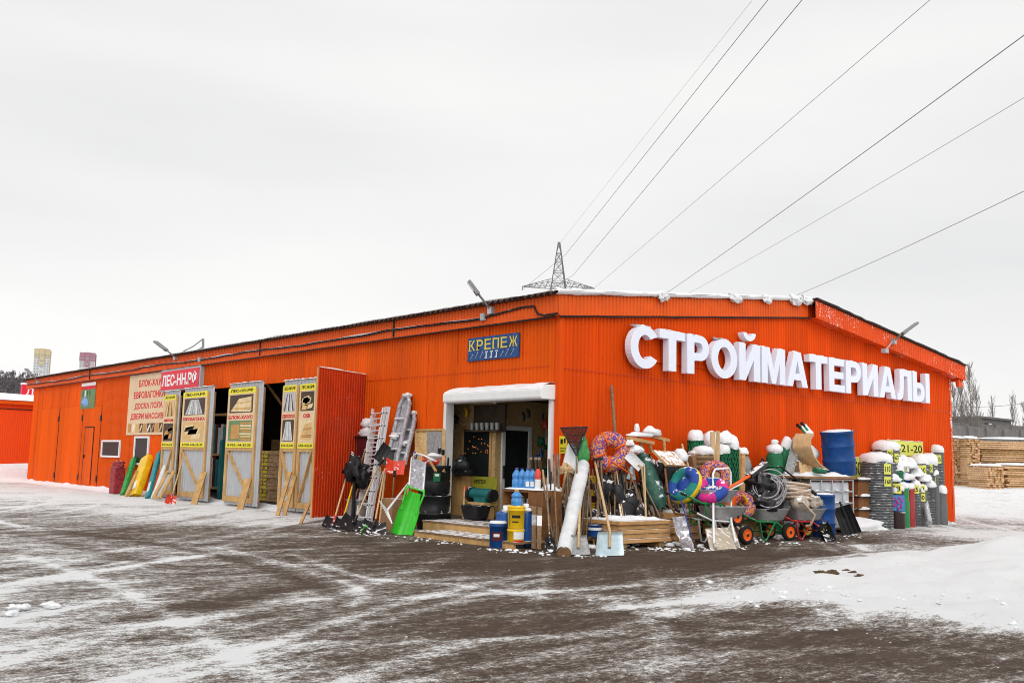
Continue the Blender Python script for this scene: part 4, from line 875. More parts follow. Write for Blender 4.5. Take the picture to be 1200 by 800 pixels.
# ------------------------------------------------------------------ right background: lumber, fence, low building, poplars
def gz(p): return 1.05 * (lambda t: t * t * (3 - 2 * t))(min(1, max(0, (p.x - 24) / 38)))
def atd(px, d):
    p = far(px, 545, d); p = V((p.x, p.y, 0)); p.z = gz(p); return p
m_lumber_dark = mat('older_lumber', (.42, .25, .11), .8, var=.4, vscale=9, snow=.25)
def stack(px0, px1, d, ptop, label, ends, seed):
    a, b = atd(px0, d), atd(px1, d * 1.0); h = up(a, ptop) - a.z; u = (b - a); u.z = 0; L_ = u.length; u.normalize(); f = tocam(a); f = (f - u * f.dot(u)).normalized(); r = random.Random(seed)
    t = thing('lumber_stack', label, 'lumber stack', (a + b) / 2, 'stacks of sawn boards behind the building'); n = int(h / .13); mb = MB(); dep = 2.4
    for k in range(n):
        z = a.z + .065 + k * .13
        if ends:
            m = int(L_ / .16)
            for j in range(m):
                o = r.uniform(-.1, .12); mb.box(a + u * (j + .5) * L_ / m - f * (dep / 2 - o) + Z * (z - a.z), (L_ / m * .9, dep, .10 + r.uniform(0, .015)), r.choice((0, 0, 1)), u, f)
        else:
            o = r.uniform(-.14, .1); e0, e1 = r.uniform(-.15, .1), r.uniform(-.1, .15)
            mb.box(a + u * (L_ / 2 + e0) - f * (dep / 2 - o) + Z * (z - a.z), (L_ + e1, dep, .1), r.choice((0, 0, 1)), u, f)
    mb.build('boards', [m_lumber, m_lumber_dark], t)
    MB().sheet(lambda p, q: a + u * L_ * p - f * (dep * q - .05) + Z * (h + .02 + .14 * min(1, 9 * min(p, 1 - p, q, 1 - q)) * (1 + .3 * noise.noise(V((p * 9, q * 4, seed))))), 20, 8).build('stack_snow', m_snow, t)
d = 62
stack(1112, 1131, d, 513, 'tall lumber stack showing its sawn board ends beside the building corner', True, 1)
stack(1133, 1149, d - 1, 513.5, 'narrow lumber stack showing cut ends between two wider stacks', True, 2)
stack(1150, 1330, d, 514, 'wide lumber stack with long boards lying level and snow between layers', False, 3)
stack(1155, 1176, d - 4, 546, 'low lumber stack with jumbled snowy ends in front of the wide stack', True, 4)
stack(1180, 1260, d - 3, 545, 'low lumber stack of long boards at the right edge of the view', False, 5)
def wallseg(px0, px1, d0, d1, pt, m, name, label, cat, th=.3, pb=None):
    a, b = atd(px0, d0), atd(px1, d1); u = b - a; u.z = 0; L_ = u.length; u.normalize(); h0, h1 = up(a, pt[0]), up(b, pt[1]); n = V((-u.y, u.x, 0)); z0 = a.z - .5
    mb = MB().box8([a * 1 + Z * (z0 - a.z), b + Z * (z0 - b.z), b + n * th + Z * (z0 - b.z), a + n * th + Z * (z0 - a.z), a + Z * (h0 - a.z), b + Z * (h1 - b.z), b + n * th + Z * (h1 - b.z), a + n * th + Z * (h0 - a.z)])
    for k in range(int(L_ / 3)):
        q = a + u * (k * 3 + 1) - n * .06; hq = h0 + (h1 - h0) * (k * 3 + 1) / L_; mb.bb(q.x - .12, q.x + .12, q.y - .12, q.y + .12, z0, hq + .08)
    return solo(mb, name, m, label, cat)
wallseg(1105, 1480, 84, 125, (497, 524), m_conc, 'concrete_fence', 'dark grey concrete fence rising just above the lumber stacks', 'fence')
wallseg(1100, 1480, 105, 140, (494, 513), m_conc, 'concrete_fence', 'further grey concrete fence behind a strip of snow', 'fence')
a, b = atd(1149, 118), atd(1187, 124); hb = up(a, 489.5); u = (b - a); u.z = 0; L_ = u.length; u.normalize(); f = tocam(a); f = (f - u * f.dot(u)).normalized(); mid = (a + b) / 2
t = thing('low_building', 'low flat roofed grey building beyond the fences with two dark openings', 'building', mid)
MB().box(V((mid.x, mid.y, hb / 2)) - f * 3, (L_, 6, hb), 0, u, f).build('wall', m_conc, t)
MB().box(V((mid.x, mid.y, hb + .12)) - f * 3, (L_ + .5, 6.5, .25), 0, u, f).build('roof', m_conc, t)
MB().box(a + u * L_ * .22 + Z * (hb - a.z - .95) + f * .02, (1.0, .06, .8), 0, u, f).build('window', m_dark, t); MB().box(a + u * L_ * .80 + Z * (hb - a.z - .95) + f * .02, (1.1, .06, .7), 0, u, f).build('window', m_dark, t)
MB().box(a + u * L_ * .33 + Z * (hb - a.z - .95) + f * .02, (.8, .06, .8), 0, u, f).build('window', m_white, t)
def poplar(px, d, ptop, seed, label, n=70, tilt=0, r0=.11):
    p = atd(px, d); h = up(p, ptop) - p.z; r = random.Random(seed); t = thing('poplar_tree', label, 'tree', p, 'bare poplars behind the fence')
    w = lambda z: V((math.sin(z * .25 + seed) * .25 + tilt * z, math.cos(z * .2 + seed) * .2, z))
    MB().tube([p + w(h * k / 10) for k in range(11)], [r0 * (1 - k / 10.5) + .012 for k in range(11)], 6).build('trunk', m_bark, t)
    mb = MB()
    for i in range(n):
        f0 = r.uniform(.12, .97); b = p + w(h * f0); a = r.uniform(0, 6.283); l = h * r.uniform(.08, .26) * (1.15 - f0 * .8)
        e = V((math.cos(a) * .42, math.sin(a) * .42, 1)); mid = b + e * l * .5 + V((r.uniform(-.1, .1), r.uniform(-.1, .1), 0)); q = b + e * l + V((0, 0, l * .2))
        mb.tube([b, mid, q], [.03, .02, .006], 3, cap=False)
        for k in range(8):
            s_ = b.lerp(q, r.uniform(.3, .95)); a2 = r.uniform(0, 6.283); l2 = l * r.uniform(.25, .5); mb.tube([s_, s_ + V((math.cos(a2) * .28, math.sin(a2) * .28, .9)) * l2], [.014, .005], 3, cap=False)
    mb.build('crown', m_bark, t)
for px, d, pt, sd_, n, lb in ((1138, 108, 431, 1, 110, 'tallest bare poplar, right of the orange building corner'), (1128, 112, 444, 2, 100, 'bare poplar second from the orange building corner'), (1121, 110, 452, 3, 90, 'bare poplar nearest the orange building corner, close to its wall'), (1145, 116, 452, 7, 70, 'slim bare poplar just right of the tallest one'),
    (1167, 135, 466, 4, 70, 'small bare poplar behind the middle of the low grey building'), (1190, 135, 463, 5, 70, 'small bare poplar right of the low grey building'), (1202, 130, 470, 6, 60, 'bare tree cut by the right edge of the view')):
    poplar(px, d, pt, sd_, lb, n)
a, b = far(1110, 476, 118), far(1240, 465, 118); solo(MB().tube([a.lerp(b, k / 8) - Z * .5 * math.sin(3.14 * k / 8) for k in range(9)], .022, 4), 'power_line', m_wire, 'thin low wire running behind the poplars at the right', 'power line')
# ------------------------------------------------------------------ goods: helpers
def stick(P, Q, r, m, name, label, cat, group=None, n=7): return solo(MB().tube([P, V(P).lerp(V(Q), .5), Q], [r, r * 1.02, r * .92], n), name, m, label, cat, group)
def blade(mb, P, axis, L_, w0, w1, curl=.06, side=None, th=.012, lip=.0, mi=0, ribs=0):
    f = tocam(P); s = (side or axis.cross(f)).normalized(); n = s.cross(axis).normalized()
    if n.dot(f) < 0: n = -n
    def fn(u, v):
        k = 2 * u - 1; w = w0 + (w1 - w0) * v
        return V(P) + axis * (L_ * v) + s * (w * k / 2) + n * (curl * (k * k - .5) * (.4 + .6 * v) + lip * (1 - v) ** 2 + (ribs * math.cos(k * 14) if v > .1 else 0) + curl * .5 * max(0, v - .75) * 4)
    mb.sheet(fn, 14 if ribs else 8, 7, th, mi); return s, n
def shovel(pb, pt, w_px, plane, label, bm, hm, L_=.42, w1=None, curl=.06, name='shovel', cat='shovel', group=None, hr=.017, grip=None, ribs=0, lip=0, z=0.02, collar=None):
    P = G(*pb, z); Q = plane; ax = (Q - P); tot = ax.length; ax.normalize(); w = w_px / ppm(P)
    t = thing(name, label, cat, P, group); mb = MB(); s, n = blade(mb, P, ax, L_, w, (w1 or .85) * w, curl, None, .012, lip, 0, ribs); mb.build('blade', bm, t)
    MB().tube([P + ax * (L_ * .72) + n * .01, P + ax * (L_ + .1), Q], hr, 7).build('handle', hm, t)
    MB().tube([P + ax * (L_ * .62) + n * .006, P + ax * (L_ + .12)], hr * 1.5, 7).build('socket', collar or bm, t)
    if grip: MB().tube([Q, Q + ax * .08 + s * .06, Q + ax * .17 + s * .06, Q + ax * .17 - s * .06, Q + ax * .08 - s * .06], .014, 6, closed=True).build('grip', grip, t)
    return t
def cap(mb, c, rx, ry, h, seed, amp=.25): mb.blob(c, (rx, ry, h), seed, amp, 0, 16, 9, 1.5, .35); return mb

# ------------------------------------------------------------------ far left goods
xg = -.55
def pack(pb, pt, w_px, th, m, label, name, cat, xb=-.75, xt=-.1, wob=.02, m2=None, group=None):
    P = WX(*pb, xb); P.z = max(P.z, .03); P.z = .03 if P.z < .35 else P.z; Q = WX(*pt, xt); ax = (Q - P).normalized(); w = w_px / ppm(P) / .8; s = (-Y - ax * (-Y).dot(ax)).normalized(); n = s.cross(ax); L_ = (Q - P).length; mb = MB()
    def fn(u, v):
        a = u * 2 * math.pi; e = .28; cu = math.copysign(abs(math.cos(a)) ** e, math.cos(a)); su_ = math.copysign(abs(math.sin(a)) ** e, math.sin(a))
        k = 1 if .04 < v < .96 else .9
        q = P + ax * (L_ * v) + s * (cu * w / 2 * k) + n * (su_ * th / 2 * k); return q + V((1, 1, 1)) * wob * noise.noise(q * 3.1)
    mb.sheet(fn, 24, 16, 0); mb.sheet(lambda u, v: P + ax * L_ + s * (w * .45 * (2 * u - 1)) + n * (th * .45 * (2 * v - 1)), 2, 2); mb.sheet(lambda u, v: P + s * (w * .45 * (1 - 2 * u)) + n * (th * .45 * (2 * v - 1)), 2, 2)
    if m2: mb.sheet(lambda u, v: P + ax * (L_ * (.12 + .2 * v)) + s * (w * .3 * (2 * u - 1)) - n * (-th * .53), 2, 2, 0, 1)
    return solo(mb, name, [m, m2 or m], label, cat, group)
m_redpack = mat('dark_red_print_film', (.28, .03, .04), .5, var=.6, vscale=9, snow=.2); m_gpack = mat('green_pack_film', (.03, .28, .06), .4, var=.4, vscale=7, snow=.1); m_ypack = mat('yellow_bag_film', (.78, .48, .01), .35, var=.2, vscale=5, bump=.8, bscale=4, snow=.1); m_wpack = mat('white_pack_film', (.62, .64, .64), .4, var=.2, vscale=8)
P = WX(136, 581, -.55); P.z = 0
t = thing('printed_box', 'dark red printed box with crumpled film on top at the far left of the goods', 'box', P)
MB().box(P + Z * .52, (.4, .5, 1.02)).build('box', m_redpack, t, bevel=.02); MB().blob(P + Z * 1.1, (.2, .26, .16), 3, .6, 0, 18, 10, 2.4).build('crumpled_film', m_pink if False else m_redpack, t)
pack((144, 579), (157, 537), 7, .14, m_gpack, 'green film pack leaning beside the dark red box', 'flat_pack', 'flat pack')
stick(WX(147, 583, -1.1) * 1, WX(161, 552, -.5), .07, m_wood, 'wood_plank', 'single pale plank leaning between the green pack and the yellow bag', 'plank')
pack((158, 582), (173, 536), 15, .3, m_ypack, 'fat yellow bag leaning between a plank and the teal pack', 'insulation_bag', 'bag', wob=.07, m2=m_white)
pack((173, 583), (187, 530), 7, .12, m_teal, 'long teal printed pack leaning by the yellow bag', 'flat_pack', 'flat pack', xb=-.9, m2=m_wpack)
pack((180, 583), (194, 545), 6, .12, m_wpack, 'white film pack leaning right of the teal pack', 'flat_pack', 'flat pack', xb=-.95, xt=-.3)
p0, p1, q0, q1 = WX(180, 583, -1.3), WX(187, 584, -1.2), WX(197, 552, -.7), WX(204, 552, -.7)
for q in (p0, p1): q.z = max(q.z, .03)
mb = MB(); mb.bar(p0, q0, .12, .06).bar(p1, q1, .12, .06).bar(p0.lerp(q0, .03), p1.lerp(q1, .03), .1, .055).bar(p0.lerp(q0, .97), p1.lerp(q1, .97), .1, .055)
mb.sheet(lambda u, v: p0.lerp(q0, v).lerp(p1.lerp(q1, v), u) + X * .03, 2, 2, .01, 1)
solo(mb, 'braced_timber', [m_wood, m_greys], 'small braced wooden frame with a grey panel leaning on the leftmost gate leaf', 'frame')
shovel((199, 590), WX(214, 540, -.55), 13, WX(214, 538, -.58), 'red plastic snow shovel leaning alone between two gate leaves', m_red, m_woodp, L_=.42, curl=.08, name='snow_shovel', cat='snow shovel', hr=.022)
# props holding the leaves
def prop(pb, pt, label, xb=-1.1, xt=-.57, wpx=.13):
    P = G(*pb); Q = WX(*pt, xt)
    if P.x > -.9: P = WX(*pb, xb); P.z = .03
    solo(MB().bar(P, Q, wpx, .06), 'wood_prop', m_wood, label, 'prop')
prop((227, 591), (239, 553), 'thick wooden prop leaning on the gate leaf with the chevron picture', wpx=.2)
prop((281, 597), (291, 561), 'thick wooden prop leaning on the gate leaf with the log house picture', wpx=.2)
prop((325, 604), (340, 553), 'thin wooden prop leaning on the left leaf of the touching pair', wpx=.1)
prop((333, 604), (345.5, 558), 'thin wooden prop leaning at the joint of the touching leaf pair', wpx=.1)
prop((352, 614), (374, 563), 'long thin stick leaning at the free edge of the red orange wing leaf', wpx=.06)
# inside the open gates
t = thing('storage_rack', 'wooden rack of teal boxes inside the dark gateway', 'rack', WX(255, 585, 1.4))
pa, pb_ = WX(246, 560, 1.4), WX(268, 560, 1.4); yA, yB = pb_.y, pa.y
mb = MB()
for zz in (.35, 1.55, 3.0): mb.bb(1.3, 2.3, yA, yB, zz, zz + .08)
for yy in (yA, yB - .1): mb.bb(1.3, 1.4, yy, yy + .1, .12, 3.4)
mb.build('rack_frame', m_wood, t)
r = random.Random(2)
for zz, n in ((.43, 7), (1.63, 6)):
    for i in range(n):
        yy = yA + .15 + i * (yB - yA - .3) / n; hh = r.uniform(.8, 1.1)
        if True: MB().bb(1.35, 2.2, yy, yy + .22, zz, zz + hh).build('teal_box', r.choice((m_teal, m_teal, m_wpack, m_violet)), t)
pa, pb_ = WX(300, 560, .9), WX(329, 560, .9); yA, yB = pb_.y, pa.y
t = thing('panel_stack', 'stack of tan board packs with yellow labels inside the gateway', 'board stack', (1.5, (yA + yB) / 2, .12)); mb = MB()
for k in range(13): mb.bb(.9 + .02 * (k % 3), 2.6, yA + .03 * (k % 2), yB - .03 * ((k + 1) % 2), .14 + k * .125, .14 + k * .125 + .115)
mb.build('board_packs', m_lumber, t)
mb = MB()
for k in range(13):
    for j in range(2): mb.bb(.885, .899, yB - .45 - j * .3, yB - .3 - j * .3 + .1 * (k % 2), .16 + k * .125, .24 + k * .125)
mb.build('yellow_label', m_lime, t)
solo(MB().bar(WX(313, 449, .9), WX(331, 474, 1.3), .2, .08), 'roof_brace', m_wood, 'diagonal timber brace high in the dark gateway', 'timber')
solo(MB().bb(3.4, 3.5, 8, 19, .12, 2.2), 'board_partition', m_osb, 'dim board partition at the back of the gateway', 'partition')
solo(MB().blob(WX(208, 470, 2.5), (.4, .5, .3), 3, .3), 'fibre_bale', m_rope, 'dim pale bale high on the rack inside the gateway', 'bale')
pack((258, 585), (262, 516), 5, .2, m_teal, 'teal roll pack standing at the gateway edge', 'flat_pack', 'flat pack', xb=.6, xt=.8)

# ------------------------------------------------------------------ ladders, sleds, shovels left of the shop door
def ladder(PA, QA, PB, QB, nr, layers, label, m=m_alu, film=False):
    PA, QA, PB, QB = map(V, (PA, QA, PB, QB)); t = thing('ladder', label, 'ladder', (PA + PB) / 2); u = (PB - PA).normalized(); ax = (QA - PA).normalized(); n = u.cross(ax).normalized(); n = n if n.dot(tocam(PA)) < 0 else -n
    for k in range(layers):
        d = n * (.075 * k)
        for a, b in ((PA, QA), (PB, QB)):
            mr = MB().bar(a + d, b + d - ax * .12 * k, .035, .065, 0, u)
            for i in range(9): mr.tube([a.lerp(b, (i + .5) / 9) + d - n * .03, a.lerp(b, (i + .5) / 9) + d - n * .042], .02, 6, 1)
            mr.build('rail', [m, m_blk], t)
        for i in range(nr):
            f = (i + .6) / nr; MB().tube([(PA + d).lerp(QA + d - ax * .12 * k, f), (PB + d).lerp(QB + d - ax * .12 * k, f)], .018, 6).build('rung', m, t)
    if film: MB().sheet(lambda a, b: PA.lerp(QA, b).lerp(PB.lerp(QB, b), a) + n * (.12 + .03 * noise.noise(V((a * 4, b * 9, 2)))), 6, 24).build('wrapping', m_film, t)
    return t
ladder(GX(418, -1.25), WX(437, 479, -.45), GX(429, -1.2), WX(449.5, 477.5, -.45), 9, 3, 'tall triple aluminium ladder leaning at the red orange wing')
ladder(GX(431, -1.15), WX(452.5, 476.5, -.42), GX(434.5, -1.15), WX(456, 476.5, -.42), 9, 1, 'narrow aluminium rail section touching the triple ladder on its right')
def sled(pl0, pl1, pr0, top, label, x):
    A, B, D = WX(*pl0, x - .5), WX(*pl1, x), WX(*pr0, x - .5); u = (D - A); ax = (B - A)
    path = [A, A.lerp(B, .5), B, B + u * .22 + ax * .10, B + u * .5 + ax * .15, B + u * .78 + ax * .10, B + u, (A + u).lerp(B + u, .5), A + u]
    t = thing('wrapped_sled', label, 'sled', A); MB().tube(path, .06, 7).build('rim', m_film, t)
    mb = MB(); n = u.cross(ax).normalized(); n = n if n.dot(tocam(A)) > 0 else -n
    mb.sheet(lambda a, b: A + u * a + ax * (b * (1 + .15 * math.sin(a * 3.14))) - n * (.02 + .02 * noise.noise(V((a * 5, b * 9, x)))), 8, 24, .02); mb.build('bed', m_film, t)
    for k in (.25, .5, .75): MB().tube([A + ax * k + n * .05, A + ax * k + u + n * .05], .03, 6).build('crosspiece', m_alu, t)
    MB().blob(B + u * .5 + ax * .15, (.1, .16, .06), 4, .4, 0, 18, 9, 2.5).build('snow_cap', m_snow, t); MB().blob(A + ax * .45 + u * .35 + n * .05, (.05, .16, .06), 6, .5, 0, 18, 9, 2.5).build('snow_patch', m_snow, t)
sled((453, 545), (469, 474), (464, 545), 0, 'long film wrapped sled with a snowy pointed top, taller of the leaning pair', -.2)
sled((466, 545), (478, 492), (474, 545), 0, 'film wrapped sled, shorter and right one of the leaning pair', -.12)
# cabinet with white sack
P = WX(427, 590, -.22); P.z = 0; hh = up(P, 513)
t = thing('dark_crate', 'dark maroon crate standing in the corner of the wing leaf', 'crate', P); MB().box(P + Z * hh / 2, (.36, .42, hh)).build('crate', m_violet, t, bevel=.02); MB().box(P + Z * (hh + .02), (.4, .6, .05)).build('crate_lid', m_blks, t)
solo(MB().blob(P + Z * (hh + .14), (.2, .26, .13), 3, .3).blob(P + Z * (hh + .36), (.18, .22, .14), 5, .3), 'snowy_sack', m_snow, 'snowy white sacks lying on the dark crate at the wing leaf', 'sack')
P = WX(416, 550, -1.2); solo(MB().blob(P, (.2, .34, .26), 9, .6, 0, 20, 12, 2.2).blob(P + V((.1, -.2, -.2)), (.15, .2, .25), 4, .5, 0, 16, 10, 2.2).tube([P - Z * .3, V((P.x, P.y, 0))], .05, 6), 'black_tarp_bundle', m_blk, 'shiny black tarp bundle hanging over a post by the wing leaf', 'bundle')
shv = [((389, 619), (411, 540), 22, m_blk, m_woodp, 'black snow shovel with a pale handle, leftmost in the row left of the door', .38),
       ((399, 619.5), (418, 551), 17, m_blk, m_yel, 'black snow shovel with a bright yellow handle', .38),
       ((411, 622), (442, 548), 30, m_blk, m_woodp, 'broad black snow shovel in the middle of the row left of the door', .44),
       ((437, 625), (451, 549), 27, m_blk, m_woodp, 'ribbed black snow shovel at the right end of the row left of the door', .42)]
for i, (pb, pt, w_, bm, hm, lb, l) in enumerate(shv): shovel(pb, None, w_ * 1.15, WX(*pt, -.75 if i < 2 else -.9), lb, bm, hm, L_=l * 1.05, curl=.07, name='snow_shovel', cat='snow shovel', ribs=.008 if i == 3 else .004, hr=.021, collar=m_red if i == 0 else None)
stick(G(405, 608), WX(428, 526, -.7), .022, m_woodp, 'wooden_rod', 'long pale wooden handle leaning on the triple ladder, left one of two', 'tool handle')
stick(G(408, 612), WX(427, 548, -.9), .022, m_woodp, 'wooden_rod', 'pale wooden handle leaning on the triple ladder, shorter right one of two', 'tool handle')
stick(G(427, 612), WX(447, 545, -.8), .024, m_woodp, 'wooden_rod', 'pale handle between the broad and the ribbed black shovels', 'tool handle')
stick(G(431, 614), WX(449, 552, -.8), .017, m_alu, 'wooden_rod', 'thin silvery handle with a green tip between black shovels', 'tool handle')
stick(G(444, 620), WX(452, 551, -.85), .026, m_woodp, 'wooden_rod', 'thick pale handle standing above the ribbed black shovel', 'tool handle')
P = WX(419, 600, -1.0); P.z = 0; solo(MB().box(P + Z * .3, (.3, .6, .5)).box(P + Z * .57, (.34, .64, .05)), 'metal_box', m_galv, 'dull grey metal box behind the black shovels', 'box', bevel=.02)
solo(MB().bar(G(424, 624, .06), G(429, 616, .35), .05, .03), 'green_scraper', m_green, 'small bright green scraper stuck between the black shovels', 'scraper')
# black scoop hung high, red scoop upside down
def scoop_up(pn, pt, w_px, x, m, label, name, hb, L_, hm):
    P = WX(*pn, x); Q = WX(*pt, x + .25); ax = (Q - P).normalized(); t = thing(name, label, 'shovel', G(*hb)); mb = MB(); s, n = blade(mb, P, ax, (Q - P).length, w_px / ppm(P) * .95, w_px / ppm(P), .08, None, .012, 0, 0, .006); mb.build('blade', m, t)
    MB().tube([G(*hb), P, P + ax * .15], .02, 7).build('handle', hm, t); MB().tube([P - ax * .08, P + ax * .1], .035, 7).build('socket', m_blk, t)
scoop_up((446, 542), (458, 524), 22, -.9, m_blks, 'frosted black scoop turned upwards between the ladder and the sleds', 'shovel', (446, 612), .4, m_woodp)
scoop_up((462, 555), (464, 540), 23, -1.2, m_red, 'red plastic scoop turned upwards on a pale handle above the cardboard box', 'snow_shovel', (459, 608), .4, m_woodp)
# white plastic broom rake
P = G(452, 600, .75); Q = WX(479, 565, -.7); ax = (Q - P).normalized(); t = thing('leaf_rake', 'white plastic rake head leaning over the cardboard box', 'rake', P); mb = MB(); f = tocam(P); s = ax.cross(f).normalized()
for i in range(11):
    k = (i - 5) / 5; mb.bar(P + ax * .34, P + s * k * .2 + f * .03, .022, .012)
for j in (.08, .2): mb.bar(P + ax * j - s * .19 * (1 - j * 2.2), P + ax * j + s * .19 * (1 - j * 2.2), .02, .02)
mb.build('head', m_white, t); MB().tube([P + ax * .3, Q], .02, 7).build('handle', m_white, t)
P = G(453, 622) ; P = V((P.x + .25, P.y + .1, 0)); solo(MB().box(P + Z * .36, (.4, .42, .7)).box(P + Z * .7 + X * .24, (.02, .42, .16)), 'cardboard_box', m_card, 'brown cardboard box beside the ribbed black shovel', 'box', bevel=.015)
# green snow scoop with steel handle
P = G(470, 627); Q = WX(486, 577, -1.75); T = WX(489, 544, -1.5); T2 = WX(503, 541, -1.4); ax = (Q - P).normalized()
t = thing('snow_scoop', 'bright green push snow scoop with a frosted steel loop handle', 'snow scoop', P); w_ = 25 / ppm(P); mb = MB(); f = tocam(P); s = ax.cross(f).normalized(); s = s if s.dot(ex) > 0 else -s; n = s.cross(ax); n = n if n.dot(f) > 0 else -n
def gs(u, v):
    k = 2 * u - 1; w = w_ * (1 - .45 * max(0, v - .55) / .45); return P + ax * ((Q - P).length * v) + s * (k * w / 2) + n * (.16 * abs(k) ** 3 * (1 - .4 * v) - .10 + .12 * v * v + .008 * math.cos(k * 10))
mb.sheet(gs, 16, 12, .015); mb.build('scoop', m_green, t)
mb = MB()
for k in (-1, 1): mb.tube([P + ax * (Q - P).length * .55 + s * k * w_ * .36, Q + s * k * .2 + n * .03, Q + ax * .12 + s * k * .17], .022, 7)
mb.tube([Q + ax * .08 - s * .18, Q + ax * .08 + s * .18], .02, 6); mb.build('scoop_arm', m_green, t)
mb = MB(); b0, b1 = Q + ax * .1 - s * .16, Q + ax * .1 + s * .16; d_ = (T - Q); c0, c1 = b0 + d_, b1 + d_; e_ = T2 - T
mb.tube([b0, c0, c0 + e_ * .4 + Z * .08, c0 + e_, c1 + e_ * .9 - Z * .02, c1 + e_ * .35 + Z * .02, c1, b1], .02, 7)
mb.build('loop_handle', m_alu, t); MB().sheet(lambda a, b: b0.lerp(b1, a).lerp(c0.lerp(c1, a), b), 2, 2, .008).build('film_sheet', m_film, t)
# black tubs and barrel, cable coil
P = G(500, 622); P = V((P.x + .5, P.y + .45, 0))
def lath(prof, P, m, name, label, cat, n=22, bits=()):
    return solo(MB().lathe(P, prof, n), name, m, label, cat)
solo(MB().lathe(P, [(.02, .02), (.36, .02), (.40, .32), (.42, .34), (.42, .38), (.37, .38), (.40, .72), (.43, .74), (.43, .78), (.05, .77)], 24), 'black_tub', m_blks, 'pair of stacked black mortar tubs beside the wooden steps', 'tub')
t = thing('black_barrel', 'black plastic barrel with a small green label standing on stacked tubs', 'barrel', P + Z * .78); MB().lathe(P + Z * .785, [(.3, 0), (.37, .05), (.38, .3), (.36, .33), (.38, .36), (.37, .62), (.39, .64), (.39, .68), (.02, .68)], 24).build('barrel_body', m_blk, t)
f = tocam(P); s = V((-f.y, f.x, 0)); s = s if s.dot(ex) > 0 else -s
MB().box(P + f * .385 + Z * 1.2 + s * .06, (.16, .01, .2), 0, s, f).build('label_sticker', m_dkgreen, t); MB().box(P + f * .392 + Z * 1.25 + s * .06, (.1, .01, .05), 0, s, f).build('label_sticker', m_white, t)
t = thing('red_canister', 'snowy red and white canister lying on the black barrel', 'canister', P + Z * 1.47); MB().tube([P + Z * 1.58 - s * .3, P + Z * 1.58 + s * .25], .12, 10).build('can', m_red, t); MB().blob(P + Z * 1.67, (.22, .2, .07), 2, .3).build('snow_cap', m_snow, t)
P2 = G(478, 612); P2 = V((P2.x + .9, P2.y + .1, 1.05)); mb = MB(); r = random.Random(8)
for i in range(9): mb.torus(P2 + V((r.uniform(-.1, .1), r.uniform(-.1, .1), r.uniform(-.08, .08))), tocam(P2) + V((r.uniform(-.2, .2), r.uniform(-.2, .2), r.uniform(-.1, .3))), .38 + r.uniform(-.06, .06), .02, 26, 6)
solo(mb, 'hose_coil', m_blk, 'coil of thin black hose hanging beside the green snow scoop', 'hose')
P3 = G(472, 616); P3 = V((P3.x + .7, P3.y + .2, 0)); t = thing('snowy_bundle', 'snowy dark bundle stacked behind the white rake', 'bundle', P3); MB().box(P3 + Z * .4, (.5, .6, .8)).build('bundle', m_blks, t, bevel=.08); MB().blob(P3 + Z * .85, (.28, .34, .14), 12, .4).build('snow_cap', m_snow, t)
stick(G(470, 625), WX(485.5, 530, -1.0), .02, m_woodp, 'wooden_rod', 'handle with a blue and black grip behind the green snow scoop', 'tool handle')
solo(MB().tube([WX(484, 538, -1.0), WX(483, 532, -1.0), WX(486, 529, -1.0), WX(488.5, 532, -1.0), WX(487, 538, -1.0)], .022, 6), 'tool_grip', m_blue, 'dark blue D shaped grip poking up above the green snow scoop', 'grip')
# leaning sample window frame
A, B, D = WX(488, 556, -.35), WX(487.5, 504, -.1), WX(519, 553, -.35); Cc = WX(520, 503, -.1)
t = thing('framed_panel', 'light wood framed board panel leaning on the wall left of the shop door', 'frame', A); mb = MB()
for p, q in ((A, B), (B, Cc), (Cc, D), (D, A)): mb.bar(p, q, .07, .05)
mb.build('frame', m_wood, t); MB().sheet(lambda a, b: A.lerp(B, b).lerp(D.lerp(Cc, b), a) + X * .01, 4, 4, .015).build('panel', m_osb, t)
MB().sheet(lambda a, b: A.lerp(B, .05 + .9 * b).lerp(D.lerp(Cc, .05 + .9 * b), .42 + .53 * a) - X * .012, 4, 4, .01).build('film_sheet', m_galv, t)
solo(MB().bar(WX(491, 520, -.5), WX(511, 552, -.8), .05, .03), 'wood_plank', m_wood, 'short lath crossing the leaning framed panel', 'lath')
for i, (pb, pt, rr, mm, lb) in enumerate((((506, 617), (511.5, 535), .035, m_blk, 'black pipe standing left of the shop door, shortest of three'), ((510, 617), (515, 524), .04, m_blk, 'black pipe standing left of the shop door, tallest of three'), ((515, 616), (519.5, 527), .04, m_blk, 'black pipe nearest the white shutter guide'), ((512, 616), (521, 552), .035, m_woodg, 'grey brown stick leaning at the foot of the shutter guide'), ((520, 618), (525.5, 536), .025, m_blk, 'thin black stick across the white shutter guide'))):
    stick(G(*pb), WX(*pt, -.3), rr, mm, 'pipe' if mm is m_blk else 'wooden_rod', lb, 'pipe' if mm is m_blk else 'tool handle')
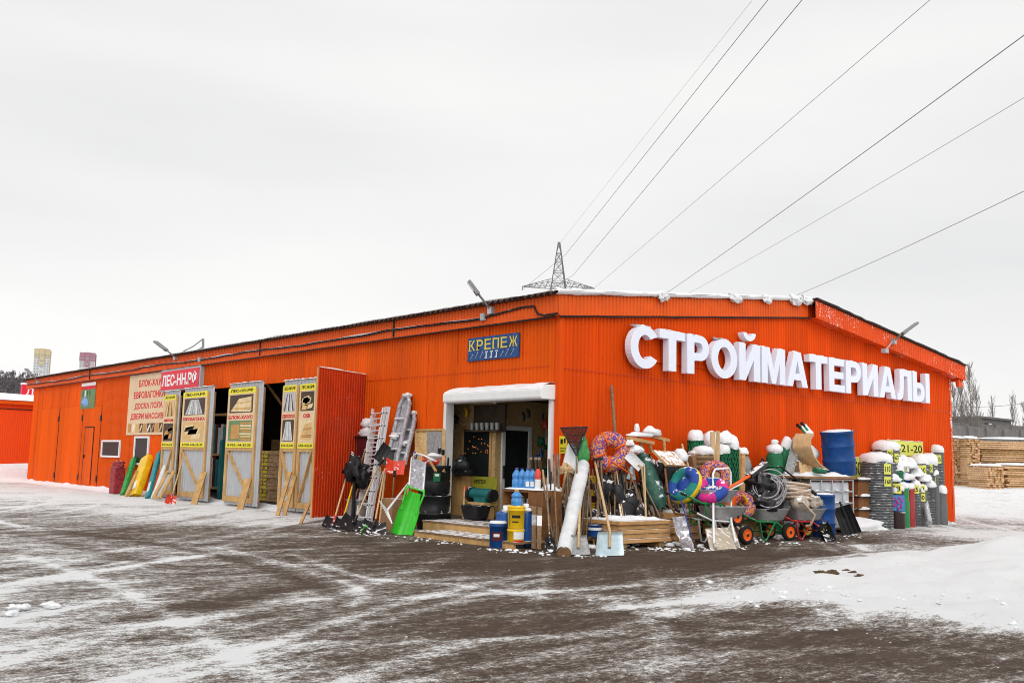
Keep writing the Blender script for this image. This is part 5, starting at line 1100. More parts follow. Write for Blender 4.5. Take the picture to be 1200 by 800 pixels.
# ------------------------------------------------------------------ wooden steps
def step(x0, x1, y0, y1, z0, z1, label):
    t = thing('wooden_step', label, 'step', ((x0 + x1) / 2, (y0 + y1) / 2, z0)); n = max(2, int((x1 - x0) / .16)); w_ = (x1 - x0) / n
    mb = MB()
    for i in range(n): mb.bb(x0 + i * w_ + .004, x0 + (i + 1) * w_ - .004, y0 + rnd.uniform(-.03, .03), y1 + rnd.uniform(-.03, .03), z1 - .04, z1 + rnd.uniform(-.004, .004))
    mb.build('tread', m_woodd, t); MB().bb(x0 + .01, x0 + .06, y0 + .02, y1 - .02, z0, z1 - .041).bb(x0 + .07, x1, y1 - .07, y1 - .03, z0, z1 - .041).build('riser', m_wood, t)
q = G(487, 630)
step(-2.05, -1.25, -1.0, 2.15, 0.0, .13, 'lower wooden step lying on the asphalt before the shop door')
step(-1.25, -.12, -.6, 2.95, 0.0, .28, 'upper wooden step right under the shop doorway')
# things inside the doorway
post = oc(539, 612); xp = .35
a, b = WX(530, 560, xp), WX(542, 560, xp); zt_ = WX(535, 558, xp).z
solo(MB().bb(xp, xp + .3, b.y, a.y, .31, zt_), 'wooden_counter_post', m_wood, 'square boxed wooden post inside the left of the doorway', 'post')
solo(MB().blob(WX(541, 545, .2), (.16, .24, .18), 4, .4).tube([WX(534, 556, .2), WX(552, 553, .2)], .06, 7).blob(WX(541, 538, .2), (.08, .09, .1), 6, .2).blob(WX(534, 551, .2), (.08, .1, .1), 8, .3), 'chainsaw', m_blk, 'black chainsaw on the boxed wooden post in the doorway', 'chainsaw')
a, b = WX(552, 553, .35), WX(582, 592, .35)
t = thing('yellow_banner', 'yellow green advertising sheet under the inner window', 'banner', (.6, b.y, .6)); MB().bb(.60, .62, WX(582, 570, .6).y, WX(553, 570, .6).y, WX(560, 592, .6).z, WX(560, 558, .6).z).build('sheet', m_lime if False else mat('olive_yellow_sheet', (.32, .32, .03), .6, var=.2), t)
MB().text('КРЕПЕЖ', V((.597, WX(556, 570, .6).y, WX(560, 566, .6).z)), -Y * .42, Z * .09, .003, .02).build('lettering', m_ink, t)
P = WX(557, 608, -.15); P.z = .31
t = thing('black_tub', 'large square black tub standing in the doorway', 'tub', P); w0 = .38
MB().box8([P + V((a, b, 0)) for a, b in ((-.17, -.22), (.17, -.22), (.17, .22), (-.17, .22))] + [P + V((a, b, .3)) for a, b in ((-.22, -.29), (.22, -.29), (.22, .29), (-.22, .29))]).build('tub_body', m_blk, t, bevel=.03); MB().torus(P + Z * .3, Z, .3, .02, 4, 6).build('tub_rim', m_blk, t)
P = WX(566, 585, .1); t = thing('bench_grinder', 'teal and black bench machine on a wooden stool in the doorway', 'machine', P); s = V((0, -1, 0))
mb = MB().tube([P - s * .35 + Z * .12, P + s * .3 + Z * .12], .13, 12).box(P + Z * .0, (.22, .4, .12)); mb.build('machine_body', mat('teal_metal', (.01, .12, .12), .4), t); MB().tube([P - s * .45 + Z * .1, P - s * .36 + Z * .1], .17, 14).tube([P + s * .31 + Z * .1, P + s * .38 + Z * .1], .14, 14).build('grinding_disc', m_blk, t)
solo(MB().bb(P.x - .2, P.x + .2, P.y - .28, P.y + .28, P.z - .12, P.z - .06).bb(P.x - .16, P.x + .16, P.y - .2, P.y + .2, .31, P.z - .12), 'wooden_stool', m_wood, 'block shaped wooden stool under the bench machine', 'stool')
solo(MB().tube([WX(543, 608, -.2), WX(544.5, 570, .1)], .022, 7).tube([WX(544.3, 582, .05), WX(544.6, 570, .1)], .035, 7, 1), 'hammer_handle', [m_woodp, m_red], 'tool handle with a red grip standing behind the black tub', 'tool handle')
t = thing('cup_shelf', 'dark shelf of grey cups above the inner window', 'shelf', WX(565, 505, .7)); MB().bb(.55, .84, WX(588, 500, .7).y, WX(551, 500, .7).y, WX(560, 504, .7).z - .04, WX(560, 504, .7).z).bb(.8, .84, WX(588, 500, .7).y, WX(551, 500, .7).y, WX(560, 504, .7).z, 2.93).build('shelf_board', m_intwall, t)
for i in range(6): q = WX(553 + i * 6, 504, .66); MB().lathe(q, [(.05, 0), (.065, .17), (.06, .18)], 10).build('cup', m_galv, t)
# hanging goods along the shop's right side
r = random.Random(12); cols = [m_red, m_yel, m_blk, m_dkgreen, m_blue, m_galv, m_orange, m_woodg]
for i in range(34):
    px = r.uniform(624, 643); py = r.uniform(478, 585); q = WX(px, py, r.uniform(1.5, 3.4)); h_ = r.uniform(.15, .5); m_ = r.choice(cols)
    if r.random() < .5: o = MB().tube([q, q + V((r.uniform(-.03, .03), r.uniform(-.05, .05), -h_))], [.02, .045], 7)
    else: o = MB().blob(q, (r.uniform(.05, .1), r.uniform(.06, .13), r.uniform(.08, .16)), i, .4)
    solo(o, 'hanging_tool', m_, 'one of the dim small tools hanging in the shop behind the doorway', 'tool', 'small goods hanging inside the shop')
for i, (px, py) in enumerate(((534, 487), (545, 479), (612, 484), (618, 480))): solo(MB().tube([WX(px, py, .7), WX(px + 2, py + 3, .7), WX(px + 1, py + 9, .7)], .04, 6), 'hanging_tool', m_blk if i != 1 else m_yel, ('black hooked tool hung at the left on the board wall', 'yellow tool hung near the top of the doorway', 'dark tool hung over the inner door', 'dark bag hung right of the inner door')[i], 'tool')
# ------------------------------------------------------------------ buckets, bottles, cabinet by the corner
def bucket(P, r0, h, m, label, band=None, lid=None, name='paint_bucket'):
    t = thing(name, label, 'bucket', P); MB().lathe(P, [(r0 * .93, 0), (r0 * .95, .01), (r0, h * .86), (r0 * 1.05, h * .87), (r0 * 1.05, h * .93), (r0 * 1.02, h * .94), (r0 * 1.02, h)], 24).build('bucket_body', m, t)
    if lid: MB().lathe(P + Z * (h + .002), [(r0 * 1.04, 0), (r0 * 1.06, .015), (r0 * .9, .045), (.02, .04)], 24).build('lid', lid, t)
    f = tocam(P); s = V((-f.y, f.x, 0)); s = s if s.dot(ex) > 0 else -s; a0 = math.atan2(f.y, f.x)
    for (lo, hi, z0, z1, bm, k) in (band or []):
        MB().sheet(lambda u, v: P + V((math.cos(a0 + lo + (hi - lo) * u), math.sin(a0 + lo + (hi - lo) * u), 0)) * (r0 * (.955 + .055 * (z0 + (z1 - z0) * v)) + .004 + k * .002) + Z * (h * (z0 + (z1 - z0) * v)), 10, 2).build('label_sticker', bm, t)
    return t
P = G(583, 641); P = V((P.x, P.y, 0)); hB = up(P, 613)
bucket(P, 10 / ppm(P), hB, m_blue, 'blue paint bucket with a snowy lid and dark red label before the steps', [(-.7, .5, .3, .66, m_violet, 0), (-.5, .2, .46, .58, m_white, 1)], m_snow)
P = G(604, 642.5); P = V((P.x, P.y, 0)); h1 = up(P, 619); rr = 10 / ppm(P)
bucket(P, rr, h1, m_yel, 'lower yellow bucket with a white label in a stack of two', [(-.25, 1.2, .5, .88, m_white, 0), (-.25, 1.2, .36, .44, m_inkr, 1), (-.3, 1.25, .03, .24, m_blk, 1)], None)
P = P + Z * (h1 + .01); h2 = up(P, 595) - P.z; bucket(P, rr * 1.0, h2, m_yel, 'upper all yellow bucket in a stack of two', [(-.5, .5, .52, .66, m_ink, 0), (-.45, .3, .3, .36, m_ink, 0), (-.95, -.9, .1, .8, m_ink, 0)], m_yel)
def bottle(P, h, r0, label, capm, m=m_aqua, name='fluid_bottle', group=None):
    t = thing(name, label, 'bottle', P, group); MB().lathe(P, [(r0 * .85, 0), (r0, .02), (r0, h * .42), (r0 * .82, h * .48), (r0, h * .55), (r0 * .98, h * .7), (r0 * .45, h * .88), (r0 * .35, h * .9), (r0 * .35, h * .94)], 14).build('bottle_body', m, t)
    MB().lathe(P + Z * h * .94, [(r0 * .42, 0), (r0 * .42, h * .06), (.005, h * .065)], 12).build('bottle_cap', capm, t); return t
Pb = P + Z * (h2 + .05); t = bottle(Pb, up(Pb, 574) - Pb.z, .1, 'blue fluid bottle with a yellow cap standing on the yellow buckets', m_yel)
# cabinet
cy = -.35; A = V((-1.55, 0, 0)); cA = WX(588, 600, -1.25); cB = WX(636, 600, -1.25); y1, y0 = cA.y, cB.y; zt_ = WX(612, 574, -1.25).z
t = thing('brown_cabinet', 'open brown wooden cabinet with a snowy shelf right of the steps', 'cabinet', (-1.0, (y0 + y1) / 2, 0))
mb = MB().bb(-1.25, -.75, y1 - .04, y1, 0, zt_).bb(-1.25, -.75, y0, y0 + .04, 0, zt_).bb(-.77, -.75, y0 + .04, y1 - .04, 0, zt_); mb.bb(-1.25, -1.2, y0 + .04, y0 + .42, .0, zt_ - .04); mb.build('side_panel', m_brown, t)
for zz in (zt_ - .04, zt_ - .36, .45): MB().bb(-1.25, -.77, y0 + .04, y1 - .04, zz, zz + .04).build('shelf', m_plank if False else m_brown, t)
MB().sheet(lambda u, v: (-1.27 + .5 * u, y0 + (y1 - y0) * v, zt_ + .01 + .03 * min(1, 8 * min(u, 1 - u, v, 1 - v))), 8, 20).build('shelf_snow', m_snow, t); MB().sheet(lambda u, v: (-1.27 + .3 * u, y0 + .42 + (y1 - y0 - .47) * v, zt_ - .315 + .02 * noise.noise(V((u * 5, v * 9, 0)))), 6, 12).build('shelf_snow', m_snow, t)
for i, (px, lb) in enumerate(((605, 'blue fluid bottle on the cabinet, leftmost of the row'), (611.5, 'blue fluid bottle on the cabinet, second of the row'), (618, 'blue fluid bottle on the cabinet, third of the row'), (623.5, 'blue fluid bottle on the cabinet beside the spray can'))):
    q = WX(px, 573, -1.1 + .06 * (i % 2)); q.z = zt_ + .02; bottle(q, .40, .085 if i else .09, lb, m_blue)
    f = tocam(q); s = V((f.y, -f.x, 0))
    if i in (2, 3): MB().box(q + f * .09 + Z * .1, (.07, .006, .1), 0, s, f).build('label_sticker', m_white, [o for o in C.objects if o.name.startswith('fluid_bottle') and o.type == 'EMPTY'][-1])
q = WX(630, 573, -1.1); q.z = zt_ + .02; t = thing('spray_can', 'red and white spray can beside the blue bottles', 'spray can', q); MB().lathe(q, [(.055, 0), (.06, .02), (.06, .2)], 12).build('can', m_white, t); MB().lathe(q + Z * .2, [(.062, 0), (.062, .14), (.04, .17), (.03, .2)], 12).build('can_top', m_red, t)
for i, (px, lb) in enumerate(((596, 'small clear bottle inside the open cabinet, left one'), (612, 'small pale bottle inside the open cabinet, middle one'), (621, 'small grey bottle inside the open cabinet, right one'))):
    q = WX(px, 586, -1.0); q.z = zt_ - .32; bottle(q, .2, .07, lb, m_white, m_film)
def canister(P, h, label, m=m_aqua):
    t = thing('canister', label, 'canister', P); MB().box(P + Z * h * .42, (.26, .30, h * .84)).build('can_body', m, t, bevel=.05); MB().tube([P + Z * h * .8, P + Z * h * .95], .045, 8).build('spout', m, t); MB().lathe(P + Z * h * .92, [(.055, 0), (.055, h * .09), (.01, h * .1)], 10).build('bottle_cap', m_white, t); MB().blob(P + Z * h * .87 + V((-.03, -.09, 0)), (.12, .09, .04), 3, .3).build('snow_cap', m_snow, t)
m_dkaq = mat('deep_blue_fluid', (.02, .10, .36), .2, var=.3)
q = G(592, 629); q.z = .13; canister(V((-1.75, WX(592, 620, -1.75).y, .135)), .62, 'blue canister with a snowy top on the lower step behind the yellow buckets', m_dkaq)
canister(V((-1.5, WX(616, 620, -1.5).y, 0.0)), .8, 'tall dark blue canister right of the yellow buckets', m_dkaq)
for i, (pb, pt, lb) in enumerate((((621, 641), (623.5, 593), 'short square post tied in film, left one beside the yellow buckets'), ((625.5, 643), (626, 594), 'short square post tied in film, middle one beside the yellow buckets'), ((631.5, 644), (632.5, 595), 'short square post with a red and white sticker beside the cabinet'))):
    Pq = G(*pb); Qq = WX(*pt, -1.45); t = thing('wood_post', lb, 'post', Pq); MB().bar(Pq, Qq, .085, .085).build('post', m_woodd, t); MB().bar(Pq.lerp(Qq, .55), Pq.lerp(Qq, .8), .092, .092).build('film_wrap', m_film if i < 2 else m_white, t)
def hs(pb, pt, x, r_, m_, lb): stick(G(*pb), WX(*pt, x), r_, m_, 'wooden_rod', lb, 'tool handle')
for px, dx, lb in ((622, 0, 'grey wooden handle standing in the shop doorway, left one'), (628, 2, 'grey wooden handle standing in the shop doorway, middle one'), (632, 5, 'grey wooden handle standing in the shop doorway, right one')):
    hs((px + dx + 6, 622), (px, 537), -.35, .04, m_woodg, lb)
hs((646, 638), (636, 550), -.6, .022, m_woodp, 'thin pale handle slanting across the right shutter guide')
hs((647, 630), (643.5, 538), -.45, .028, m_woodg, 'grey handle standing before the right shutter guide')
# ------------------------------------------------------------------ gable goods: long handled tools
def hy(pb, pt, y, r_, m_, lb, yb=None, name='wooden_rod', cat='tool handle', group=None):
    P = G(*pb) if yb is None else WY(pb[0], pb[1], yb)
    return stick(P, WY(*pt, y), r_, m_, name, lb, cat, group)
r = random.Random(21); nh = 0
for i in range(44):
    px = 650 + i * 2.15 + r.uniform(-2, 2); y = -.75 - r.uniform(0, .5)
    if px > 742: continue
    b = WY(px, 620, y); b.z = .02; t_ = WY(px + r.uniform(-11, 9), r.uniform(531, 566), -.28 - r.uniform(0, .25))
    stick(b, t_, r.uniform(.018, .026), r.choice((m_woodg, m_woodg, m_woodd)), 'wooden_rod', 'one of the many brown wooden handles packed upright behind the grey shovels', 'tool handle', 'wooden tool handles packed against the gable wall')
for i in range(10):
    px = 741 + i * 5.2; y = -.9
    b = WY(px + 10, 612, y - .3); b.z = .55; t_ = WY(px - 3 + r.uniform(-5, 3), r.uniform(543, 562), -.35)
    stick(b, t_, r.uniform(.02, .03), r.choice((m_woodg, m_woodd)), 'wooden_rod', 'one of the slanting brown handles leaning left of the frosted green roll', 'tool handle', 'slanting handles left of the green roll')
stick(G(650, 634), WY(663, 553, -.6), .03, m_woodp, 'wooden_rod', 'thick pale handle slanting up beside the long white roll', 'tool handle')
stick(G(674, 640), WY(665.5, 535, -.4), .024, m_woodg, 'wooden_rod', 'grey handle rising behind the top of the white roll', 'tool handle')
# white wrapped roll
P, Q = G(661, 648, .05), WY(683, 545, -.5); ax = (Q - P).normalized()
t = thing('wrapped_roll', 'long roll in white film leaning from the asphalt to the wall', 'roll', P); L_ = (Q - P).length; mb = MB(); s = perp(ax); n = ax.cross(s); vs_p = []
mb.sheet(lambda u, v: P + ax * L_ * v + (s * math.cos(6.2832 * u) + n * math.sin(6.2832 * u)) * (.135 + .014 * noise.noise(V((math.cos(6.28 * u) * 1.5, math.sin(6.28 * u) * 1.5, v * 5)))), 18, 24); mb.build('roll_film', m_wpack if False else mat('white_film', (.66, .68, .70), .35, var=.12, vscale=5, bump=.5, bscale=6), t)
MB().tube([P - ax * .01, P + ax * .02], .12, 16).tube([Q - ax * .02, Q + ax * .01], .11, 16).build('roll_core', m_card, t)
# rake with a black net fan
tp = WY(672, 500, -.6); bt = WY(675.5, 534, -.75); P = WY(678, 620, -1.0); P.z = .02
A, B = WY(657, 501, -.55), WY(688.5, 500, -.55)
t = thing('fan_net', 'black net fan on a handle held up above the white roll', 'net', P); m_net = mat('black_net', (.03, .022, .02), .7, alpha=.72)
MB().sheet(lambda u, v: bt.lerp(A.lerp(B, u), v) + V((0, -.05 * math.sin(3.14 * u) * v, 0)), 10, 10, .006).build('net', m_net, t)
mb = MB().tube([bt, A], .014, 6).tube([bt, B], .014, 6).tube([A, A.lerp(B, .5) + V((0, -.05, 0)), B], .014, 6)
for f_ in (.3, .55, .78): mb.tube([bt.lerp(A, f_), bt.lerp(A.lerp(B, .5), f_ * .92) + V((0, -.06 * f_, 0)), bt.lerp(B, f_)], .008, 5)
mb.build('rim', m_blk, t); MB().tube([P, bt], .02, 7).build('handle', m_woodg, t)
solo(MB().blob(WY(683, 532, -.45), (.16, .12, .36), 4, .3), 'green_bag', mat('green_leaf_film', (.03, .24, .05), .35, var=.7, vscale=14, bump=.5, bscale=9), 'dark green plastic bag hanging right of the net fan', 'bag')
solo(MB().blob(WY(669, 540, -.45), (.17, .14, .3), 7, .3), 'snowy_bag', m_snow, 'snow covered pale bag hanging left of the white roll top', 'bag')
solo(MB().blob(WY(663, 551, -.5), (.17, .1, .12), 9, .6).bar(WY(657, 549, -.55), WY(671, 553, -.55), .05, .05), 'wood_bits', m_woodp, 'small pale wooden brackets tied below the snowy bag', 'brackets')
solo(MB().blob(WY(646, 577, -.55) , (.22, .2, .17), 11, .25), 'snow_lump', m_snow, 'rounded lump of snow on goods right of the doorway', 'snow lump')
MBx = MB().box(WY(646, 592, -.5), (.34, .3, .4)); solo(MBx, 'red_box', m_violet, 'dark red box under a lump of snow right of the doorway', 'box', bevel=.02)
for i, (py, mm) in enumerate(((566, m_yel), (575, m_violet), (582, m_yel), (589, m_violet), (597, m_yel), (606, m_yel))):
    c = WY(689, py, -.45); MBq = MB().lathe(c, [(.16, 0), (.17, .02), (.17, .13), (.18, .135), (.18, .15), (.02, .151)], 16); solo(MBq, 'paint_can', mm, ('yellow paint can, topmost of the column behind the white roll', 'dark red paint can, upper one in the column behind the white roll', 'yellow paint can, second yellow one from the top of the column', 'dark red paint can, lower one in the column behind the white roll', 'yellow paint can, third yellow one from the top of the column', 'yellow paint can, lowest of the column behind the white roll')[i], 'can')
# flat shovels in front
def flat_shovel(pbl, pbr, ptl, ptr, handle_top, bm, hm, label):
    A, B = G(*pbl, .015), G(*pbr, .015); dpt = .16; f = tocam(A); Cc = A - f * dpt; D = B - f * dpt
    Cc = V((Cc.x, Cc.y, up(Cc, ptl[1]))); D = V((D.x, D.y, up(D, ptr[1]))); mA = A.lerp(B, .5); mC = Cc.lerp(D, .5); wb, wt = (B - A).length, (B - A).length * (ptr[0] - ptl[0]) / (pbr[0] - pbl[0]); u = (B - A).normalized(); ax = (mC - mA); n = u.cross(ax).normalized(); n = n if n.dot(f) > 0 else -n
    t = thing('flat_shovel', label, 'shovel', mA); mb = MB(); mb.sheet(lambda a, b: mA + ax * b + u * ((a - .5) * (wb + (wt - wb) * b)) + n * (.03 * abs(2 * a - 1) ** 6 + .03 * max(0, b - .9) * 10), 20, 12, .008); mb.build('blade', bm, t)
    Q = WY(*handle_top, -.45); P0 = mA + ax * .35 + n * .02; MB().tube([P0, mC + n * .03, Q], .024, 8).build('handle', hm, t); MB().bar(mA + ax * .3 + n * .01, mC + (Q - mC).normalized() * .12 + n * .02, .06, .02, 0, u).build('socket', m_galv, t)
flat_shovel((663.5, 649.5), (691.5, 649.5), (669, 628), (687, 627), (681, 552), m_galv, m_woodp, 'dull grey steel shovel standing at the foot of the white roll')
flat_shovel((697, 651), (730.5, 650.5), (695, 624), (724, 623), (697, 541), m_cyan, m_woodp, 'wide pale blue steel shovel with a long handle')
P = G(644, 645); shovel((645, 646), None, 13, WY(640, 560, -.7), 'black scoop shovel standing between the posts and the white roll', m_blks, m_woodg, L_=.3, curl=.07)
# small blue and red tins
for px, m_, lb in ((697, m_blue, 'small blue and white tin on the snow behind the steel shovels'), (709, m_red, 'small red and white tin on the snow behind the steel shovels')):
    q = WY(px, 628, -1.35); q.z = max(q.z, .02); t = thing('paint_tin', lb, 'tin', q); MB().lathe(q, [(.13, 0), (.13, .2), (.135, .205), (.135, .22), (.02, .22)], 16).build('tin_body', m_, t); MB().lathe(q + Z * .12, [(.131, 0), (.132, .05)], 16).build('label_band', m_white, t)
# dark stuff backing (snowy bags) between handles
for i, (px, py, sx) in enumerate(((728, 600, .24), (737, 588, .2), (724, 580, .16), (745, 602, .22), (700, 612, .2))):
    q = WY(px, py, -.95); solo(MB().blob(q, (sx, sx, sx * 1.1), i * 3 + 1, .35), 'snowy_sack', m_blks, ('frosted dark sack low behind the pale blue shovel', 'frosted dark sack above its neighbour right of the pale blue shovel', 'small frosted sack under the spotted tube', 'frosted sack at the left end of the plank stack', 'frosted sack behind the small tins')[i], 'sack')
# spotted tube
c = WY(715, 529, -.5); f = (tocam(c) + V((.25, 0, .12))).normalized(); R1 = 15 / ppm(c)
t = thing('spotted_tube', 'orange violet spotted snow tube hanging on the gable with orange straps', 'snow tube', c); MB().torus(c, f, R1, R1 * .62, 40, 16).build('tube_cover', m_dots, t)
u = perp(f); w_ = f.cross(u); mb = MB()
for a in (.45, 1.35, 3.6, 5.2):
    d = u * math.cos(a) + w_ * math.sin(a); mb.torus(c + d * R1, f.cross(d), R1 * .635, .022, 20, 5)
mb.build('strap', m_orange, t)
stick(WY(722, 524, -.62), WY(716.5, 452, -.12), .036, m_woodd, 'wooden_pole', 'weathered wooden pole standing above the spotted tube', 'pole')
stick(WY(716, 540, -.85), WY(742, 557, -.8), .016, m_orange, 'orange_grip', 'orange plastic grip crossing under the spotted tube', 'grip')
# T-handled black tools
for px, lb in ((703, 'tool with a snowy crossbar leaning under the spotted tube'),):
    t = thing('crossbar_tool', lb, 'tool', WY(708, 610, -1.0)); MB().tube([WY(708, 612, -1.0), WY(704, 538, -.5)], .022, 7).build('handle', m_woodg, t); MB().bar(WY(696, 537.5, -.52), WY(713, 536, -.52), .05, .045).build('crossbar', m_blks, t)
# snowy wooden sled frame above
t = thing('snowy_sled', 'snow laden wooden sled standing upside down against the gable', 'sled', WY(757, 530, -.6)); 
MB().bar(WY(736, 513, -.8), WY(765, 519, -.8), .1, .07).bar(WY(752, 508, -.4), WY(783, 516, -.5), .1, .07).build('runner', m_plank, t)
for a, b in (((740, 514), (744, 530)), ((748, 509), (753, 527)), ((760, 518), (764, 530)), ((778, 515), (779, 528)), ((745, 505), (750, 512))): MB().tube([WY(*a, -.7), WY(*b, -.7)], .035, 6).build('leg', m_plank, t)
mb = MB(); cap(mb, WY(750, 510, -.75), .4, .1, .07, 1); cap(mb, WY(764, 508, -.5), .24, .12, .13, 2, .35); cap(mb, WY(746, 503, -.7), .06, .06, .12, 5); cap(mb, WY(738, 520, -.8), .12, .1, .09, 7); cap(mb, WY(745, 528, -.8), .2, .14, .12, 9); mb.build('snow_cap', m_snow, t)
# green frosted roll
P, Q = WY(775, 596, -1.2), WY(752, 535, -.65); ax = (Q - P).normalized(); s = perp(ax); n = ax.cross(s); L_ = (Q - P).length
mb = MB(); mb.sheet(lambda u, v: P + ax * L_ * v + (s * math.cos(6.2832 * u) + n * math.sin(6.2832 * u)) * (.185 * min(1, 4 * min(v + .1, 1.12 - v)) + .02 * noise.noise(V((math.cos(6.28 * u) * 2, math.sin(6.28 * u) * 2, v * 7)))), 20, 26)
mb.blob(Q, (.16, .16, .1), 3, .2); solo(mb, 'tarp_roll', m_wgreen, 'thick dark green tarp roll dusted with snow leaning on the gable', 'roll')
stick(WY(757, 612, -1.5), WY(755, 545, -1.1), .02, m_woodp, 'wooden_rod', 'pale thin handle standing before the frosted green roll', 'tool handle')
hs2 = stick(WY(773, 604, -1.6), WY(752, 562, -1.0), .016, m_woodg, 'wooden_rod', 'thin dark handle crossing the foot of the green roll', 'tool handle')
t = thing('snow_shovel', 'snow covered white shovel turned upwards left of the green roll', 'snow shovel', WY(757, 600, -1.3)); P, Q = WY(752, 548, -1.0), WY(741, 537, -.9); ax = (Q - P).normalized(); mb = MB(); blade(mb, P, ax, .42, .2, .22, .04); mb.build('blade', m_snow, t); MB().tube([WY(757, 600, -1.3), P, P + ax * .1], .02, 7).build('handle', m_woodp, t)
# broom with black bristles
A, B, D = WY(764, 529, -1.0), WY(780, 546, -1.3), WY(803, 547, -1.05); t = thing('push_broom', 'wide push broom with black bristles under a snow covered board', 'broom', WY(780, 600, -1.4))
Cc = A + (D - B); MB().sheet(lambda u, v: A.lerp(B, v).lerp(Cc.lerp(D, v), u), 4, 4, .05).build('broom_board', m_plank, t); MB().sheet(lambda u, v: A.lerp(B, v).lerp(Cc.lerp(D, v), u) + Z * (.02 + .05 * min(1, 6 * min(u, 1 - u, v, 1 - v)) * (1 + noise.noise(V((u * 5, v * 5, 1))))), 14, 10).build('snow_cap', m_snow, t)
mb = MB(); r = random.Random(6)
for i in range(60): q = B.lerp(D, i / 59) ; mb.tube([q, q + V((r.uniform(-.02, .02), r.uniform(-.03, .01), -.24 - r.uniform(0, .05)))], .014, 4)
mb.build('bristles', m_blk, t); MB().tube([B + V((-.02, 0, -.05)), WY(784, 590, -1.6), WY(791, 601, -1.7), WY(815, 605, -1.7)], .022, 7).build('handle', m_brown, t)
# cardboard box, stick
t = thing('cardboard_box', 'brown cardboard box under snow left of the brown mesh roll', 'box', WY(812, 545, -.6)); q = WY(812, 541, -.6); MB().box(q, (.36, .3, .36), 0, (X + Z * .25).normalized(), Y, (Z - X * .25).normalized()).build('box', m_card, t); mb = MB(); cap(mb, q + Z * .2 + X * .05, .14, .14, .07, 3); mb.build('snow_cap', m_snow, t)
stick(WY(803, 560, -.8), WY(800, 524, -.5), .03, m_woodd, 'wooden_stake', 'short weathered stake beside the cardboard box', 'stake'); stick(WY(809, 555, -.9), WY(799, 520, -.6), .025, m_woodp, 'wooden_stake', 'short pale stake crossing beside the cardboard box', 'stake')
solo(cap(MB(), WY(796, 537, -.7), .16, .16, .2, 6), 'snow_lump', m_snow, 'lump of snow between the broom and the cardboard box', 'snow lump')
# wood plank stacks along the front
def crate(px0, px1, pyb, pyt, yf, label, n=4, dep=.9, seed=1, skew=0):
    A, B = WY(px0, pyb, yf), WY(px1, pyb, yf); zt = WY(px0, pyt, yf).z; zb = max(.06, A.z) if A.z < .6 else A.z; h_ = (zt - zb) / n; r = random.Random(seed); t = thing('plank_stack', label, 'plank stack', A)
    mb = MB()
    for k in range(n):
        o = r.uniform(-.04, .04); z = zb + k * h_; mb.box8([V((A.x + o, yf + o, z)), V((B.x + o + r.uniform(-.05, .05), yf + o + skew, z)), V((B.x, yf + dep, z)), V((A.x, yf + dep, z)), V((A.x + o, yf + o, z + h_ * .9)), V((B.x + o, yf + o + skew, z + h_ * .9)), V((B.x, yf + dep, z + h_ * .9)), V((A.x, yf + dep, z + h_ * .9))])
    mb.build('planks', m_plank, t, bevel=.008); MB().bb(A.x + .1, A.x + .25, yf + .05, yf + dep, 0.0, zb - .002).bb(B.x - .3, B.x - .15, yf + .05, yf + dep, 0.0, zb - .002).build('bearer', m_wood, t)
    MB().sheet(lambda u, v: (A.x + .04 + (B.x - A.x - .08) * u, yf + .06 + (dep - .1) * v, zt - h_ * .1 + .005 + .055 * max(0, min(1, 7 * min(u, 1 - u, v, 1 - v)) * (.8 + 1.1 * noise.noise(V((u * 7, v * 4, seed)))))), 30, 12).build('snow_cap', m_snow, t)
crate(726, 786, 637, 610, -1.85, 'stack of fresh orange tinted planks under snow in the middle of the goods', 5, 1.1, 1)
crate(790, 822, 633, 600, -1.5, 'plank stack half hidden behind the leaning grey sheet', 4, 1.0, 2)
crate(866, 890, 634, 603, -1.5, 'plank stack showing between the scraper and the green wheelbarrow', 4, 1.0, 3)
crate(712, 730, 636, 616, -1.3, 'short dark plank stack behind the pale blue shovel', 3, .6, 4)
A, B = G(799, 642), G(812, 644); T0, T1 = WY(787, 607, -1.9), WY(801, 605, -1.85)
MBq = MB(); MBq.sheet(lambda u, v: A.lerp(B, u).lerp(T0.lerp(T1, u), v) + V((0, -.05 * noise.noise(V((u * 3, v * 4, 2))), .03 * math.sin(v * 9))), 8, 14, .03); solo(MBq, 'folded_sheet', m_film, 'crumpled grey sheet leaning on the plank stack', 'sheet')
# tubes
m_tubes = [m_bluef, m_tealf, m_yelf, m_pink]
def disc_tube(c, f, R_, r_, fn, label, mats):
    t = thing('snow_tube', label, 'snow tube', c); MB().torus(c, f, R_, r_, 36, 14, 0, fn).build('tube_cover', mats, t); MB().lathe(c - f * r_ * .5, [(R_ * .75, 0), (R_ * .75, r_ * .8), (.02, r_ * .85)], 24, 0, f).build('tube_seat', mats[0], t); return t
c = WY(802, 568, -1.55); f = (tocam(c) * .6 + ex * -.62 + V((0, 0, .5))).normalized(); R1 = .36
def fn1(i, j): return 2 if j in (0, 13, 12, 11, 10) else (1 if (i // 9) % 2 else 0)
t = disc_tube(c, f, .29, .13, fn1, 'blue and teal snow tube with a yellow side propped on edge', m_tubes)
stick(WY(797, 583, -1.85), WY(812, 633, -2.3), .012, m_bluef, 'tow_strap', 'blue tow strap hanging from the blue and teal snow tube', 'strap')
c = WY(833, 574, -2.0); f = (Z * .8 + tocam(c) * .55 + ex * -.15).normalized()
def fn2(i, j): return 3 if (i // 6) % 2 else 0
disc_tube(c, f, .26, .11, fn2, 'pink and blue snow tube lying in the upper wheelbarrow', m_tubes)
c = WY(838, 557, -1.3); solo(MB().torus(c, (Z * .5 + tocam(c)).normalized(), .24, .13, 28, 10), 'spotted_tube', m_dots, 'small spotted snow tube lying behind the pink and blue one', 'snow tube')
